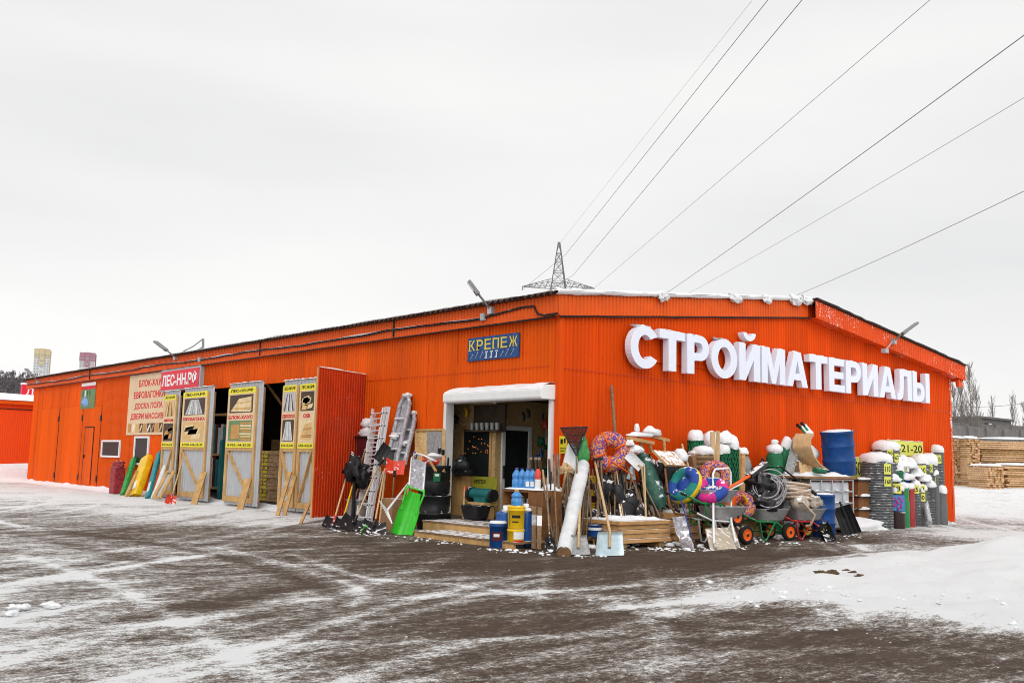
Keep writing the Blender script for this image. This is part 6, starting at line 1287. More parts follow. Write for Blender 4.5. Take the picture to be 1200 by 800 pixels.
c = WY(868, 592, -1.7); solo(MB().torus(c, (tocam(c) + Z * .3).normalized(), .2, .13, 28, 10), 'spotted_tube', m_dots, 'small spotted snow tube wedged right of the stacked wheelbarrows', 'snow tube')
solo(MB().tube([WY(871, 580, -1.85), WY(875, 586, -1.85), WY(876, 596, -1.85)], .03, 7), 'yellow_grip', m_yel, 'curved yellow handle beside the wedged spotted tube', 'handle')
# mesh rolls with snow
def meshroll(px, yp, pyb, pyt, r_, m, label, capy=None, rings=14, criss=False, ctop=True, name='mesh_roll', cat='roll', tags=(), zb=None):
    c = WY(px, pyb, yp); c.z = max(0, c.z) if zb is None else zb; zt = up(c, pyt); h_ = zt - c.z; t = thing(name, label, cat, c); mb = MB()
    if criss:
        mb.lathe(c, [(r_ * .9, 0), (r_ * .9, h_)], 18)
        for k in range(14):
            for s_ in (1, -1): mb.tube([c + V((math.cos(s_ * a * .35 + k * .449), math.sin(s_ * a * .35 + k * .449), 0)) * r_ + Z * (h_ * a / 8) for a in range(9)], .016, 4, cap=False)
    else:
        pr = []
        for k in range(rings):
            z0 = h_ * k / rings; dz = h_ / rings; pr += [(r_, z0), (r_, z0 + dz * .62), (r_ * .93, z0 + dz * .68), (r_ * .93, z0 + dz * .94)]
        pr += [(r_, h_), (r_ * .8, h_)]; mb.lathe(c, pr, 22)
    mb.build('roll_body', m, t)
    if capy:
        hc_ = (up(c, capy) - zt); mb = MB().lathe(V((c.x, c.y, zt - .01)), [(r_ * .98, 0), (r_ * 1.04, hc_ * .25), (r_ * 1.0, hc_ * .55), (r_ * .8, hc_ * .85), (r_ * .4, hc_ * .99), (.01, hc_)], 20)
        mb.v = [p + V((1, .8, .9)) * (.05 * noise.noise(p * 4.3 + V((px, 0, 0))) + .03 * noise.noise(p * 11 + V((px, 4, 0)))) for p in mb.v]; mb.build('snow_cap', m_snow, t)
    f = tocam(c); a0 = math.atan2(f.y, f.x)
    for txt, lo, z0, z1, wd_ in tags:
        za, zb_ = up(c, z1), up(c, z0); mb = MB(); fnn = lambda u, v, e=.0: c + V((math.cos(a0 + lo + wd_ * (u - .5)), math.sin(a0 + lo + wd_ * (u - .5)), 0)) * (r_ + .012 + e) + Z * (za - c.z + (zb_ - za) * v)
        mb.sheet(lambda u, v: fnn(u, v), 6, 1, .004, 0)
        vs, fs = glyphs(txt, .01); x0, x1 = min(p[0] for p in vs), max(p[0] for p in vs); y0, y1 = min(p[1] for p in vs), max(p[1] for p in vs)
        mb.add([fnn(.12 + .76 * (p[0] - x0) / (x1 - x0), .25 + .5 * (p[1] - y0) / (y1 - y0), .006 if p[2] > 0 else .003) for p in vs], fs, 1)
        mb.build('price_card', [m_tag, m_ink], t)
    return t
meshroll(824, -.75, 590, 532, .24, m_woodd, 'brown slatted mesh roll under a snow cap behind the wheelbarrows', 522, 10)
meshroll(815, -.5, 590, 516, .18, m_dkgreen, 'dark green mesh roll under tall snow left of the pale stakes', 503, criss=True)
meshroll(832, -.45, 590, 522, .17, m_dkgreen, 'dark green mesh roll between the brown roll and the pale stakes', 505, criss=True)
meshroll(846, -.75, 598, 531, .19, m_dkgreen, 'green lattice mesh roll right of the pale stakes, nearer of two', 520, criss=True)
meshroll(856, -.65, 598, 525, .20, m_dkgreen, 'green lattice mesh roll right of the pale stakes, farther of two', 509, criss=True)
solo(cap(MB(), WY(848, 516, -.6), .3, .2, .2, 14, .35), 'snow_lump', m_snow, 'sloping snow mass over the green mesh rolls', 'snow lump')
for pa, pb, lb in (((837, 590), (835, 506), 'pale squared stake between the mesh rolls, left one'), ((841, 590), (841, 505), 'pale squared stake between the mesh rolls, right one')): solo(MB().bar(WY(*pa, -.95), WY(*pb, -.85), .09, .07), 'wooden_stake', m_woodp, lb, 'stake')
for pa, pb, lb in (((864, 592), (864, 527), 'snowy pale board standing right of the mesh rolls, left one'), ((869, 592), (870, 532), 'snowy pale board standing right of the mesh rolls, right one')): solo(MB().bar(WY(*pa, -.8), WY(*pb, -.6), .15, .07, 0, X), 'standing_board', m_plank, lb, 'board')
solo(MB().blob(WY(872, 548, -.5), (.16, .14, .3), 6, .2), 'grey_sack', m_galv, 'grey sack with snow standing behind the orange handle', 'sack'); solo(cap(MB(), WY(869, 530, -.5), .22, .16, .12, 21, .3), 'snow_lump', m_snow, 'snow on the grey sack right of the mesh rolls', 'snow lump')
# wheelbarrows
def tray(mb, o, F_, S_, U_, L_, W_, H_, mi=0):
    def ringp(k, sc_): 
        out = []
        for i in range(24):
            a = 2 * math.pi * i / 24; e = .45; cx = math.copysign(abs(math.cos(a)) ** e, math.cos(a)); cy = math.copysign(abs(math.sin(a)) ** e, math.sin(a))
            out.append(o + F_ * (cx * L_ / 2 * sc_ + .06 * k) + S_ * (cy * W_ / 2 * sc_) + U_ * (H_ * k))
        return out
    R_ = [(0, .02), (0, .70), (.12, .80), (.95, 1.0), (1.0, 1.05), (1.0, 1.0), (.9, .97), (.14, .76), (.03, .66), (.03, .02)]
    vs = []
    for k, s_ in R_: vs += ringp(k, s_)
    mb.add(vs, [(i * 24 + j, i * 24 + (j + 1) % 24, (i + 1) * 24 + (j + 1) % 24, (i + 1) * 24 + j) for i in range(len(R_) - 1) for j in range(24)], mi, True)
def wheel(t, c, axis, r_, rimm):
    wo = MB().torus(c, axis, r_ * .76, r_ * .26, 24, 10).build('wheel', m_rubber, t); a = V(axis).normalized()
    MB().lathe(c - a * .05, [(.02, 0), (r_ * .2, 0), (r_ * .55, .02), (r_ * .62, .0), (r_ * .62, .10), (r_ * .55, .08), (r_ * .2, .10), (.02, .10)], 20, 0, a).build('rim', rimm, wo); MB().lathe(c - a * .07, [(.03, 0), (.035, .14)], 10, 0, a).build('hub', m_blk, wo)
def barrow(c, yaw, fm, tm, rimm, label, L_=.9, W_=.66, H_=.24, zb=.42, wheels=2, wr=.2, load=None):
    c = V(c); F_ = V((math.cos(yaw), math.sin(yaw), 0)); S_ = V((-F_.y, F_.x, 0)); t = thing('wheelbarrow', label, 'wheelbarrow', V((c.x, c.y, c.z)))
    mb = MB(); tray(mb, c + Z * zb, F_, S_, Z, L_, W_, H_); mb.build('tray', tm, t)
    for s_ in (-1, 1):
        b = c + S_ * s_ * .24; MB().tube([b - F_ * .95 + Z * (zb + .16), b - F_ * .5 + Z * (zb + .0), b + F_ * .1 + Z * (zb - .03), b + F_ * .42 + Z * wr], .022, 7).build('frame_tube', fm, t)
        MB().tube([b - F_ * .95 + Z * (zb + .16), b - F_ * 1.08 + Z * (zb + .2)], .028, 7).build('grip', m_blk, t)
        MB().tube([b + F_ * .05 + Z * (zb - .03), b - F_ * .2 + Z * .06, b - F_ * .24 + Z * .02, b - F_ * .34 + Z * .05, b - F_ * .42 + Z * (zb + .02)], .02, 7).build('leg', fm, t)
    MB().tube([c + F_ * .42 + S_ * .3 + Z * wr, c + F_ * .42 - S_ * .3 + Z * wr], .018, 6).tube([c - F_ * .12 + S_ * .24 + Z * .2, c - F_ * .12 - S_ * .24 + Z * .2], .016, 6).build('axle', fm, t)
    for s_ in ((-1, 1) if wheels == 2 else (0,)): wheel(t, c + F_ * .42 + S_ * s_ * .3 + Z * wr, S_, wr, rimm)
    return t, F_, S_
m_cream = mat('wheel_yellow_rim', (.60, .46, .06), .5); m_redf = mat('red_tube_paint', (.42, .02, .02), .4, snow=.15); m_grf = mat('green_tube_paint', (.02, .20, .06), .4, snow=.2)
def gp(px, py, d=0): q = G(px, py); return V((q.x, q.y, 0))
barrow(gp(897, 633), math.radians(-10), m_grf, m_grey, m_orange, 'grey wheelbarrow with a green frame heaped with black bags', .95, .66, .27, .44)
barrow(gp(940, 632), math.radians(-14), m_redf, m_grey, m_cream, 'grey wheelbarrow with a red frame loaded with hoses and rope', .95, .66, .27, .44)
cb = gp(845, 637); barrow(cb, math.radians(-8), m_alu, m_grey, m_orange, 'lower grey wheelbarrow of two stacked in each other', 1.0, .68, .28, .5)
t, F_, S_ = barrow(cb + Z * .37 + V((-.2, .1, 0)), math.radians(-8), m_grf, m_grey, m_orange, 'upper grey wheelbarrow with a green frame holding the pink and blue tube', 1.0, .66, .27, .48)
# black bags, hoses in barrows
c = gp(897, 633) + Z * .72; mb = MB().blob(c + Z * .18, (.52, .36, .3), 5, .35, 0, 22, 14, 2.4).blob(c + V((-.12, .05, .52)), (.38, .3, .26), 8, .4, 0, 20, 12, 2.6).blob(c + V((.26, 0, .4)), (.26, .26, .22), 3, .4, 0, 18, 10, 2.6)
solo(mb, 'black_bags', mat('crumpled_black_film', (.012, .012, .014), .18, var=.3, bump=1.0, bscale=7, snow=.2), 'heap of shiny crumpled black bags on the green framed wheelbarrow', 'bags')
mb = MB(); r = random.Random(3)
for i in range(8): mb.torus(c + V((-.15 + r.uniform(-.1, .1), -.2, .42 + r.uniform(-.1, .1))), (tocam(c) + V((r.uniform(-.4, .4), r.uniform(-.3, .3), r.uniform(0, .5)))), .3 + r.uniform(-.08, .06), .014, 26, 5)
solo(mb, 'cable_coil', m_film, 'coil of grey black cable on the black bags', 'coil')
c = gp(940, 632) + Z * .74; mb = MB()
for i in range(9): mb.torus(c + V((-.12 + r.uniform(-.03, .03), .08, .18 + i * .038)), (Z + V((r.uniform(-.15, .15), r.uniform(-.15, .15), 0))), .3 + r.uniform(-.03, .03), .036, 26, 6)
solo(mb, 'hose_coil', m_rope, 'coil of pale pinkish hose on the red framed wheelbarrow', 'hose')
solo(MB().blob(c + V((.22, -.05, .1)), (.34, .28, .17), 9, .45, 0, 20, 12, 2.6).blob(c + V((-.3, -.12, .08)), (.2, .22, .2), 4, .4), 'snowy_cloth', mat('beige_cloth', (.42, .36, .30), .9, var=.4, bump=.8, bscale=9, snow=.35), 'crumpled snowy cloths in the red framed wheelbarrow', 'cloth')
solo(MB().tube([WY(925, 590, -2.0), WY(941, 588, -2.5), WY(955, 603, -2.6), WY(950, 615, -2.5), WY(945, 616, -2.4)], .026, 7), 'white_hose', m_rope, 'single pale hose end looping out of the red framed wheelbarrow', 'hose')
# snow scraper in front of the stacked barrows
P0, P1 = G(833, 645), G(868, 641.5); Q0, Q1 = WY(826.5, 619, -2.3), WY(860, 617, -2.25)
t = thing('snow_scraper', 'wide snow scraper with a beige board and a tall white U shaped handle', 'snow scraper', P0.lerp(P1, .5)); m_bei = mat('beige_board', (.46, .38, .29), .7, var=.15, snow=.15)
MB().sheet(lambda u, v: P0.lerp(P1, u).lerp(Q0.lerp(Q1, u), v), 6, 4, .02).build('board', m_bei, t)
a0, a1 = P0.lerp(P1, .12).lerp(Q0.lerp(Q1, .12), .3), P0.lerp(P1, .85).lerp(Q0.lerp(Q1, .85), .3); a0 += V((0, -.03, 0)); a1 += V((0, -.03, 0))
b0, b1, c0, c1 = WY(836, 612, -2.35), WY(857, 611, -2.3), WY(835.5, 555, -1.9), WY(856, 553, -1.85)
MB().tube([a0, b0, c0, c0 + Z * .09 + (c1 - c0) * .12, c1 + Z * .09 - (c1 - c0) * .12, c1, b1, a1], .024, 8).build('handle', m_white, t)
MB().bar(a0, P0.lerp(P1, .16) + Z * .03, .05, .015).bar(a1, P0.lerp(P1, .89) + Z * .03, .05, .015).build('bracket', m_galv, t)
# orange handled black tool
t = thing('snow_pusher', 'long tool with an orange shaft and black head across the barrows', 'tool', WY(845, 582, -2.1)); MB().tube([WY(848, 575, -2.2), WY(872, 561, -2.0), WY(879, 557, -1.95)], .035, 8).build('shaft', m_orange, t); MB().bar(WY(878, 558, -1.95), WY(897, 543, -1.85), .14, .09).build('head', m_blks, t); MB().tube([WY(846, 578, -2.22), WY(870, 566, -2.05)], .02, 6).build('side_rail', m_white, t)
solo(MB().blob(WY(852, 590, -1.6), (.28, .16, .22), 3, .3), 'orange_bag', m_orange, 'orange red bag between the two stacked wheelbarrow trays', 'bag')
# green post box like cylinder, snow, channel, laths
c = WY(908, 580, -.7); c.z = 0; zt = up(c, 531); t = thing('gas_bottle', 'green cylinder with a snow dome and handle behind the black bags', 'gas cylinder', c); MB().lathe(c, [(.2, 0), (.21, .03), (.21, zt - .1), (.17, zt), (.02, zt + .01)], 20).torus(c + Z * (zt - .32), Z, .215, .018, 20, 6).torus(c + Z * (zt - .02), (tocam(c)), .14, .018, 20, 6).build('cylinder', m_dkgreen, t); mb = MB().blob(c + Z * (zt + .1), (.2, .2, .15), 4, .2).blob(c + Z * (zt + .28), (.09, .09, .06), 6, .2); mb.build('snow_cap', m_snow, t)
solo(MB().blob(WY(920, 545, -.6), (.2, .17, .5), 10, .2), 'green_bag', m_dkgreen, 'dark green sack right of the green cylinder', 'sack')
mb = MB(); cap(mb, WY(924, 530, -.5), .26, .2, .32, 2, .3); cap(mb, WY(943, 534, -.45), .38, .22, .26, 6, .35); cap(mb, WY(934, 524, -.4), .25, .2, .2, 8, .3); solo(mb, 'snow_mound', m_snow, 'big rounded snow mound behind the leaning steel channel', 'snow mound')
solo(MB().blob(WY(935, 556, -.45), (.6, .25, .45), 10, .2), 'brown_sacks', m_woodd, 'dim brown sacks under the big snow mound', 'sacks')
P, Q = WY(920, 573, -1.2), WY(934, 514, -.75); f = tocam(P); s = (ex - (Q - P).normalized() * ex.dot((Q - P).normalized())).normalized(); mb = MB()
mb.bar(P, Q, .20, .02, 0, s); mb.bar(P + s * .1 + f * .04, Q + s * .1 + f * .04, .015, .08, 0, s); mb.bar(P - s * .1 + f * .04, Q - s * .1 + f * .04, .015, .08, 0, s); solo(mb, 'steel_channel', m_galv, 'grey steel channel leaning upright between the snow mound and laths', 'channel')
t = thing('lath_bundle', 'bundle of thin tan laths tied together leaning beside the channel', 'bundle', WY(949, 580, -1.4)); mb = MB(); r = random.Random(4)
for i in range(14):
    a = (i % 7) * .055; b = (i // 7) * .05; mb.bar(WY(941, 580, -1.5) * 1 + X * (a + .1) + Y * b, WY(939, 543, -1.1) + X * (a * 1.3) + Y * b + Z * r.uniform(-.05, .05), .04, .03)
mb.build('laths', m_woodp, t); MB().bar(WY(942, 566, -1.4) + V((0, -.04, 0)), WY(951, 565, -1.4) + V((.0, -.04, 0)), .05, .03).build('tie', m_blk, t)
solo(MB().tube([WY(910, 548, -1.7), WY(914, 546, -1.75), WY(945, 570, -2.0), WY(956, 578, -2.1)], .022, 7).tube([WY(945, 570, -2.02), WY(956, 579, -2.12)], .04, 7), 'bent_rod', m_blk, 'thin bent black handle reaching over the pale hose coil', 'handle')
# barrow handles up with snow
t = thing('upturned_handles', 'pair of green handles with black grips and snow poking up left of the blue barrel', 'handles', WY(950, 520, -.9))
for (a, b, c_) in (((950, 515), (938, 501), (934, 497.5)), ((952, 510), (942, 499), (939, 495))):
    MB().tube([WY(*a, -.9), WY(*b, -.8)], .03, 7).build('tube', m_grf, t); MB().tube([WY(*b, -.8), WY(*c_, -.78)], .042, 7).build('grip', m_blk, t); MB().tube([WY(a[0], a[1] - 1.4, -.9), WY(b[0] + 1, b[1] - 1.3, -.8)], .045, 7).build('snow_cap', m_snow, t)
solo(MB().blob(WY(948, 508, -.85), (.14, .12, .09), 3, .3), 'snow_lump', m_snow, 'small snow lump between the upturned green handles', 'snow lump')
# tank, barrels
ic = WY(973, 600, -1.0); xa, xb = WY(950, 600, -1.55).x, WY(1000, 600, -1.55).x; ya, yb = -1.55, -.45; zt = WY(975, 562, -1.55).z; zb = .18
t = thing('caged_tank', 'pale plastic liquid tank in a grey bar cage under the blue barrel', 'tank', ((xa + xb) / 2, (ya + yb) / 2, 0))
MB().bb(xa + .06, xb - .06, ya + .06, yb - .06, zb, zt - .04).build('tank_body', m_ice, t, bevel=.06)
mb = MB(); nz = 5
for k in range(nz):
    z = zb + (zt - zb) * k / (nz - 1); mb.tube([(xa, ya, z), (xb, ya, z), (xb, yb, z), (xa, yb, z)], .022, 6, closed=True, sm=False)
for k in range(5):
    x = xa + (xb - xa) * k / 4; mb.tube([(x, ya, zb), (x, ya, zt)], .02, 6).tube([(x, yb, zb), (x, yb, zt)], .02, 6)
for k in range(1, 4): y = ya + (yb - ya) * k / 4; mb.tube([(xa, y, zb), (xa, y, zt)], .02, 6).tube([(xb, y, zb), (xb, y, zt)], .02, 6)
mb.build('cage', m_grey, t)
mb = MB()
for x in (xa, (xa + xb) / 2 - .07, xb - .14): mb.bb(x, x + .14, ya, yb, 0, .12)
mb.bb(xa, xb, ya, yb, .121, .16); mb.build('pallet', m_woodd, t)
mb = MB()
for k in range(1, 4):
    z = zb + (zt - zb) * k / 4
    for i in range(4): mb.blob((xa + (xb - xa) * (.15 + .23 * i), ya - .01, z + .025), (.1, .03, .025), k * 5 + i, .4)
mb.build('cage_snow', m_snow, t)
t = thing('board_on_tank', 'snowy brown board lying across the caged tank', 'board', ((xa + xb) / 2, -1.0, zt + .03)); MB().bb(xa - .35, xb + .05, ya - .05, yb, zt + .03, zt + .08).build('board', m_card, t); MB().sheet(lambda u, v: (xa - .34 + (xb - xa + .3) * u, ya - .03 + (yb - ya) * v, zt + .082 + .07 * min(1, 7 * min(u, 1 - u, v, 1 - v)) * (1 + noise.noise(V((u * 6, v * 4, 2))))), 24, 12).build('snow_cap', m_snow, t)
def barrel(c, r_, h_, ax, label):
    t = thing('blue_barrel', label, 'barrel', c); MB().lathe(c, [(r_ * .93, 0), (r_ * .97, .03), (r_ * .97, h_ * .3), (r_ * 1.02, h_ * .32), (r_ * 1.02, h_ * .345), (r_ * .97, h_ * .365), (r_ * .97, h_ * .63), (r_ * 1.02, h_ * .65), (r_ * 1.02, h_ * .675), (r_ * .97, h_ * .695), (r_ * .97, h_ * .93), (r_ * 1.02, h_ * .94), (r_ * 1.02, h_), (r_ * .9, h_), (r_ * .9, h_ - .03), (.02, h_ - .03)], 28, 0, ax).build('barrel_body', m_blue, t)
    a = V(ax).normalized(); mb = MB().lathe(c + a * (h_ - .035), [(r_ * .88, 0), (r_ * .84, .05), (r_ * .5, .07), (.01, .08)], 20, 0, a); mb.build('snow_cap', m_snow, t)
hb = WY(975, 502, -1.1).z - zt - .13
bc = WY(984.5, 552, -1.05); bc.z = zt + .12; barrel(bc, .42, WY(975, 504, -1.1).z - bc.z, V((-.12, .0, 1)), 'big blue plastic barrel tilted on top of the caged tank')
c = WY(965, 600, -1.95); c = V((c.x, c.y, 0)); barrel(c, .27, up(c, 579), V((0, 0, 1)), 'blue barrel standing on the asphalt before the caged tank')
pts = [WY(953, 508, -1.3), WY(950, 514, -1.35), WY(950, 524, -1.4), WY(954, 535, -1.42), WY(961, 544, -1.45), WY(971, 551, -1.5)]
mb = MB(); mb.sheet(lambda u, v: (lambda i, f_: pts[i].lerp(pts[min(i + 1, 5)], f_))(min(int(v * 5), 4), v * 5 - min(int(v * 5), 4)) + V((0.0, .5 * u, 0)), 3, 20, .03); solo(mb, 'bent_board', m_woodp, 'tan bent board curving round the left of the tilted blue barrel', 'board')
solo(MB().tube([WY(955, 551, -1.6), WY(966, 552, -1.6)], .07, 10), 'green_pipe', m_dkgreen, 'short green pipe end lying in snow on the tank board', 'pipe')
shovel((974.5, 634), None, 12, WY(947, 575, -1.6), 'narrow black coal shovel leaning before the red framed wheelbarrow', m_blks, m_brown, L_=.6, w1=1.0, curl=.1)
shovel((999, 626), None, 22, WY(985, 590, -1.7), 'wide ribbed black snow scoop leaning on the caged tank', m_blk, m_woodg, L_=.72, w1=.9, curl=.09, name='snow_shovel', cat='snow shovel', ribs=.012)
solo(MB().tube([WY(966, 622, -2.2), WY(972, 600, -2.0), WY(951, 575, -1.9)], .02, 6), 'bent_rod', m_brown, 'thin brown rod bent beside the narrow black shovel', 'rod')
# dark cabinet right of the tank
c = WY(1006, 590, -.5); c.z = .3; t = thing('dark_drum_rack', 'dark brown rack with snowy ledges between the tank and the big coil stack', 'rack', c); zt = up(c, 563); MB().bb(c.x - .45, c.x + .45, -.75, -.2, .3, zt).build('rack_body', m_violet if False else m_brown, t)
for z in (.5, .85, zt): MB().bb(c.x - .5, c.x + .5, -.82, -.2, z, z + .03).build('ledge', m_blks, t); MB().blob((c.x, -.7, z + .05), (.42, .1, .05), z, .4).build('ledge_snow', m_snow, t)
# ------------------------------------------------------------------ pipes and coils with snow caps
m_drum = mat('dark_maroon_drum', (.035, .018, .016), .4, snow=.05)
def pipe(px, yp, pyt, r_, m, label, capy=None, rings=0, tags=(), name='pipe_roll', zb=0): return meshroll(px, yp, 612, pyt, r_, m, label, capy, rings or 1, False, True, name, 'pipe', tags, zb)
pipe(1028, -.75, 541, .44, m_pipe, 'widest stack of ribbed grey pipe coils with a thick snow cap', 529.5, 26, (('110', .75, 543, 555, .55), ('160', .75, 558, 569, .55)), 'coil_stack')
pipe(1040, -.35, 527, .40, m_pipe, 'ribbed coil stack with snow cap behind the widest one', 515.5, 20, (('50', .3, 527, 535, .4), ('63', .8, 531, 541, .4)), 'coil_stack')
pipe(1053, -.65, 551, .17, m_dkgreen, 'dark green mesh roll with snow right of the widest coil stack', 533, 14, (), 'mesh_roll')
pipe(1058.5, -.5, 552, .20, m_blue, 'blue roll under snowy film between coil stacks', 532, 10, (('75', .4, 545, 552, .6),))
pipe(1067, -.45, 553, .20, m_violet, 'dark red roll under snowy film between coil stacks', 534.5, 8)
pipe(1051, -1.05, 575, .22, m_drum, 'dark maroon drum with a colourful label and a yellow card', 567, 1, (('58', 0, 566, 578, 1.3),), 'drum')
c = WY(1051, 600, -1.05); f = tocam(c); s = V((-f.y, f.x, 0)); s = s if s.dot(ex) > 0 else -s; dr = [o for o in C.objects if o.name.startswith('drum') and o.type == 'EMPTY'][-1]; zz = up(V((c.x, c.y, 0)), 598); 
MB().box(V((c.x, c.y, zz + .22)) + f * .225 + s * .06, (.30, .012, .44), 0, s, f).build('label_sticker', m_aqua, dr); mb = MB()
for i in range(9): mb.blob(V((c.x, c.y, zz + .08 + .035 * i)) + f * .233 + s * (.06 + .09 * math.sin(i * 2.4)), (.05, .012, .05), i, .4)
mb.build('flower_print', m_pink, dr)
MB().lathe(V((c.x, c.y, zz - .06)), [(.225, 0), (.23, .02), (.225, .04)], 20).build('drum_hoop', m_grey, dr)
pipe(1060, -.9, 571, .15, mat('green_pipe_plastic', (.01, .20, .05), .35, snow=.05), 'smooth green pipe beside the maroon drum', 565, 1)
pipe(1067, -.85, 572, .14, mat('red_pipe_plastic', (.34, .02, .02), .35, snow=.1), 'smooth dark red pipe between the green and the ribbed pipes', 565, 1)
pipe(1074, -.8, 572, .15, m_pipe, 'ribbed pipe roll with a yellow card right of the dark red pipe', 562, 14, (('25', 0, 568, 578, 1.2),))
pipe(1081, -.85, 574, .16, m_pipeg, 'smooth grey pipe with two yellow cards', 566, 1, (('32', 0, 568, 577, 1.2), ('40', 0, 578, 587, 1.2)))
pipe(1080, -.4, 543, .27, m_pipe, 'ribbed coil with snow dome and card behind the grey pipe', 530.5, 14, (('160', .2, 545, 556, .9),), 'coil_stack')
pipe(1091, -.5, 544, .25, m_pipe, 'tall ribbed coil with snow dome right of the grey pipe', 530.5, 24, (('110', -.1, 544, 553, .9), ('200', .9, 553, 566, .6)), 'coil_stack')
pipe(1101, -.4, 530, .19, m_pipe, 'tallest ribbed pipe roll near the right building corner', 520.5, 24, (('315', .1, 533, 543, .9),), 'coil_stack')
pipe(1104, -.75, 577, .17, m_pipeg, 'plain dark grey pipe at the right building corner', 568, 1)
pipe(1098, -.7, 556, .1, m_pipeg, 'thin grey pipe left of the plain dark grey pipe', 550, 1)
solo(MB().tube([WY(1089, 612, -1.3), WY(1084, 588, -.9)], .09, 10), 'leaning_pipe', m_grey, 'short pale grey pipe leaning at the foot of the grey pipe', 'pipe')
mb = MB(); r = random.Random(9)
for px, py, sx, sz in ((1047, 562, .3, .15), (1063, 560, .34, .16), (1074, 556, .3, .18), (1083, 562, .25, .16), (1058, 545, .2, .16), (1068, 546, .2, .18), (1088, 568, .16, .2)): cap(mb, WY(px, py, -.68), sx, .2, sz, px, .35)
tag(mb.build('snow_heap', m_snow), 'clotted snow lying across the tops of the short pipes', 'snow heap')
# snow left of coil
tag(MB().blob(V((WY(1010, 610, -.9).x, -.8, .03)), (1.1, .55, .3), 5, .25, 0, 24, 12, 2, .1).build('snow_heap', m_snow), 'low heap of snow at the foot of the dark brown rack', 'snow heap')
# scattered crumbs of snow at the feet of the goods
mb = MB(); r = random.Random(31)
def crumbs(pts, n, spread, s0, s1):
    for i in range(n):
        a = r.randrange(len(pts) - 1); f_ = r.random(); p = G(*pts[a]).lerp(G(*pts[a + 1]), f_); s_ = r.uniform(s0, s1) * r.uniform(.4, 1)
        mb.blob((p.x + r.gauss(0, spread), p.y + r.gauss(0, spread), s_ * .15), (s_, s_ * r.uniform(.6, 1.3), s_ * .45), i * .7, .35, 0, 7, 5, 1.5)
crumbs([(385, 622), (440, 627), (490, 631), (585, 645), (640, 648), (700, 652), (760, 643), (830, 645), (900, 638), (960, 634), (1010, 626)], 260, .2, .015, .06)
crumbs([(640, 640), (700, 640), (745, 636), (800, 638)], 120, .25, .04, .13); crumbs([(870, 632), (930, 628), (1000, 620)], 60, .2, .03, .1); crumbs([(1010, 614), (1060, 615), (1112, 611)], 90, .25, .05, .2)
crumbs([(430, 660), (560, 672), (680, 690)], 40, 1.0, .008, .02); crumbs([(30, 720), (300, 740), (700, 760)], 60, 1.5, .006, .014); crumbs([(800, 700), (900, 712), (1100, 735)], 120, .7, .01, .03)
tag(mb.build('snow_crumbs', m_snow), None, None, None, 'stuff')
mb = MB()
for i in range(60):
    f_ = r.random(); p = G(810 + 385 * f_, 703 + 34 * f_ + r.uniform(-25, 4)); q = r.uniform(.012, .05) * r.random() ** .6; mb.blob((p.x, p.y, HT(p.x, p.y) + q * .1), (q, q * r.uniform(.6, 1.3), q * .55), i * 1.7, .5, 0, 10, 7, 2.2)
for px, py, n in ((18, 716, 5), (40, 713, 3)):
    p = G(px, py)
    for i in range(n): mb.blob((p.x + r.gauss(0, .12), p.y + r.gauss(0, .12), .03), (.07, .05, .03), i + px, .5, 0, 12, 8, 2.5)
tag(mb.build('snow_lumps', m_snow), None, None, None, 'stuff')

# ------------------------------------------------------------------ dark lumps added to darken the gaps, and more clutter between tools
r = random.Random(44)
for i, (px, py, yy, sx, sz, mm, lb) in enumerate(((655, 606, -.6, .25, .3, m_blks, 'dark filler lump low behind the thick pale handle'), (668, 604, -.55, .22, .4, m_woodd, 'dim brown filler lump behind the top half of the white roll'), (700, 592, -.5, .24, .5, m_blks, 'dark filler lump behind the packed handles, left one'), (712, 588, -.5, .26, .5, m_blks, 'dark filler lump behind the packed handles, middle one'),
    (726, 586, -.45, .3, .45, m_blks, 'dark filler lump behind the packed handles, right one'), (748, 590, -.5, .35, .5, m_blks, 'dark filler lump behind the slanting handles'), (783, 585, -.5, .35, .45, m_blks, 'dark filler lump under the push broom'), (800, 600, -.6, .3, .3, m_woodd, 'dim brown filler lump below the push broom'))):
    solo(MB().blob(WY(px, py, yy), (sx, .18, sz), i * 2.3, .4, 0, 18, 12, 2.2), 'dark_filler', mm, lb, 'bundle')
for i, (pa, pb_, mm, lb) in enumerate((((735, 606), (741, 546), m_cyan, 'grey green spade blade pointing up left of the green roll'), ((718, 606), (727, 556), m_blks, 'dark spade blade pointing up below the spotted tube'))):
    P_, Q_ = WY(*pa, -.9), WY(*pb_, -.7); ax_ = (Q_ - P_).normalized(); t = thing('garden_spade', lb, 'spade', V((P_.x, P_.y, .0))); mb = MB(); blade(mb, Q_, -ax_, .3, .07, .2, .04); mb.build('blade', mm, t); MB().tube([V((P_.x, P_.y, .02)), P_, Q_ - ax_ * .25], .02, 7).build('shaft', m_woodd, t)

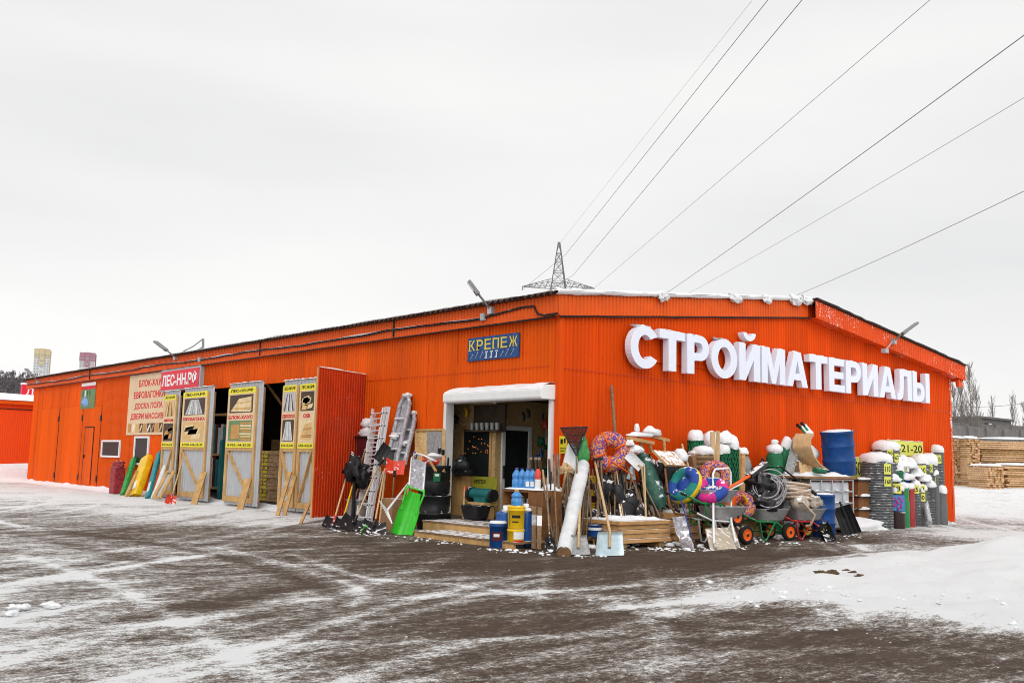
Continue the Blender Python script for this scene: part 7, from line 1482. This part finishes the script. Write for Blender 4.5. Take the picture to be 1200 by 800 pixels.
r = random.Random(77); kinds = [m_woodg, m_woodd, m_woodp, m_woodg, m_blks]
for i in range(16):
    px = 642 + i * 6.6 + r.uniform(-2, 2); y_ = -1.15 - r.uniform(0, .35); b = WY(px + r.uniform(-3, 6), 624, y_); b.z = .02; q = WY(px + r.uniform(-12, 6), r.uniform(548, 590), -.55 - r.uniform(0, .3))
    stick(b, q, r.uniform(.013, .02), r.choice(kinds), 'wooden_rod', 'one of the thin dark and pale sticks scattered in front of the packed handles', 'tool handle', 'thin sticks before the packed handles')
for i in range(14):
    px = 770 + i * 8 + r.uniform(-3, 3); y_ = -.9; b = WY(px, 600, y_); b.z = .5; q = WY(px + r.uniform(-14, 10), r.uniform(528, 560), -.4)
    stick(b, q, r.uniform(.015, .026), r.choice(kinds), 'wooden_rod', 'one of the odd sticks poking up behind the wheelbarrows and tubes', 'tool handle', 'odd sticks behind the wheelbarrows')
for i, (px, py, yy, sx, sz, lb) in enumerate(((880, 575, -.6, .4, .5, 'dark filler lump behind the black bags, left one'), (897, 570, -.5, .4, .55, 'dark filler lump between the green cylinder and the grey sack'), (930, 585, -.7, .5, .45, 'dark filler lump behind the pale hose coil'), (862, 600, -.6, .4, .4, 'dark filler lump low behind the stacked wheelbarrows'), (835, 600, -.5, .5, .4, 'dark filler lump behind the lower wheelbarrow tray'), (765, 560, -.4, .3, .4, 'dark filler lump behind the top of the frosted green roll'))):
    solo(MB().blob(WY(px, py, yy), (sx, .2, sz), i * 1.3 + 7, .45, 0, 20, 12, 2.4), 'dark_filler', m_blks, lb, 'bundle')  # further filler lumps, added so these gaps turn dark

p = G(974, 682); mb = MB(); r = random.Random(2)
for i in range(12): mb.blob((p.x + r.gauss(0, .25), p.y + r.gauss(0, .16), HT(p.x, p.y) + .03), (.07, .05, .025), i, .5, 0, 10, 7, 2.4)
tag(mb.build('dirt_crumbs', mat('brown_dirt', (.10, .06, .03), .95, var=.5, vscale=20)), None, None, None, 'stuff')

r = random.Random(101); kinds = [m_woodg, m_woodd, m_woodp, m_blks, m_plank]
for i in range(26):
    px = 690 + i * 4.6 + r.uniform(-3, 3); y_ = -1.0 - r.uniform(0, .3); b = WY(px + r.uniform(0, 14), 606, y_); b.z = .5; q = WY(px + r.uniform(-16, 6), r.uniform(534, 575), -.45 - r.uniform(0, .3))
    stick(b, q, r.uniform(.012, .024), r.choice(kinds), 'wooden_rod', 'one of the criss-crossed dark and snowy sticks above the plank stacks', 'tool handle', 'criss-crossed sticks above the plank stacks')
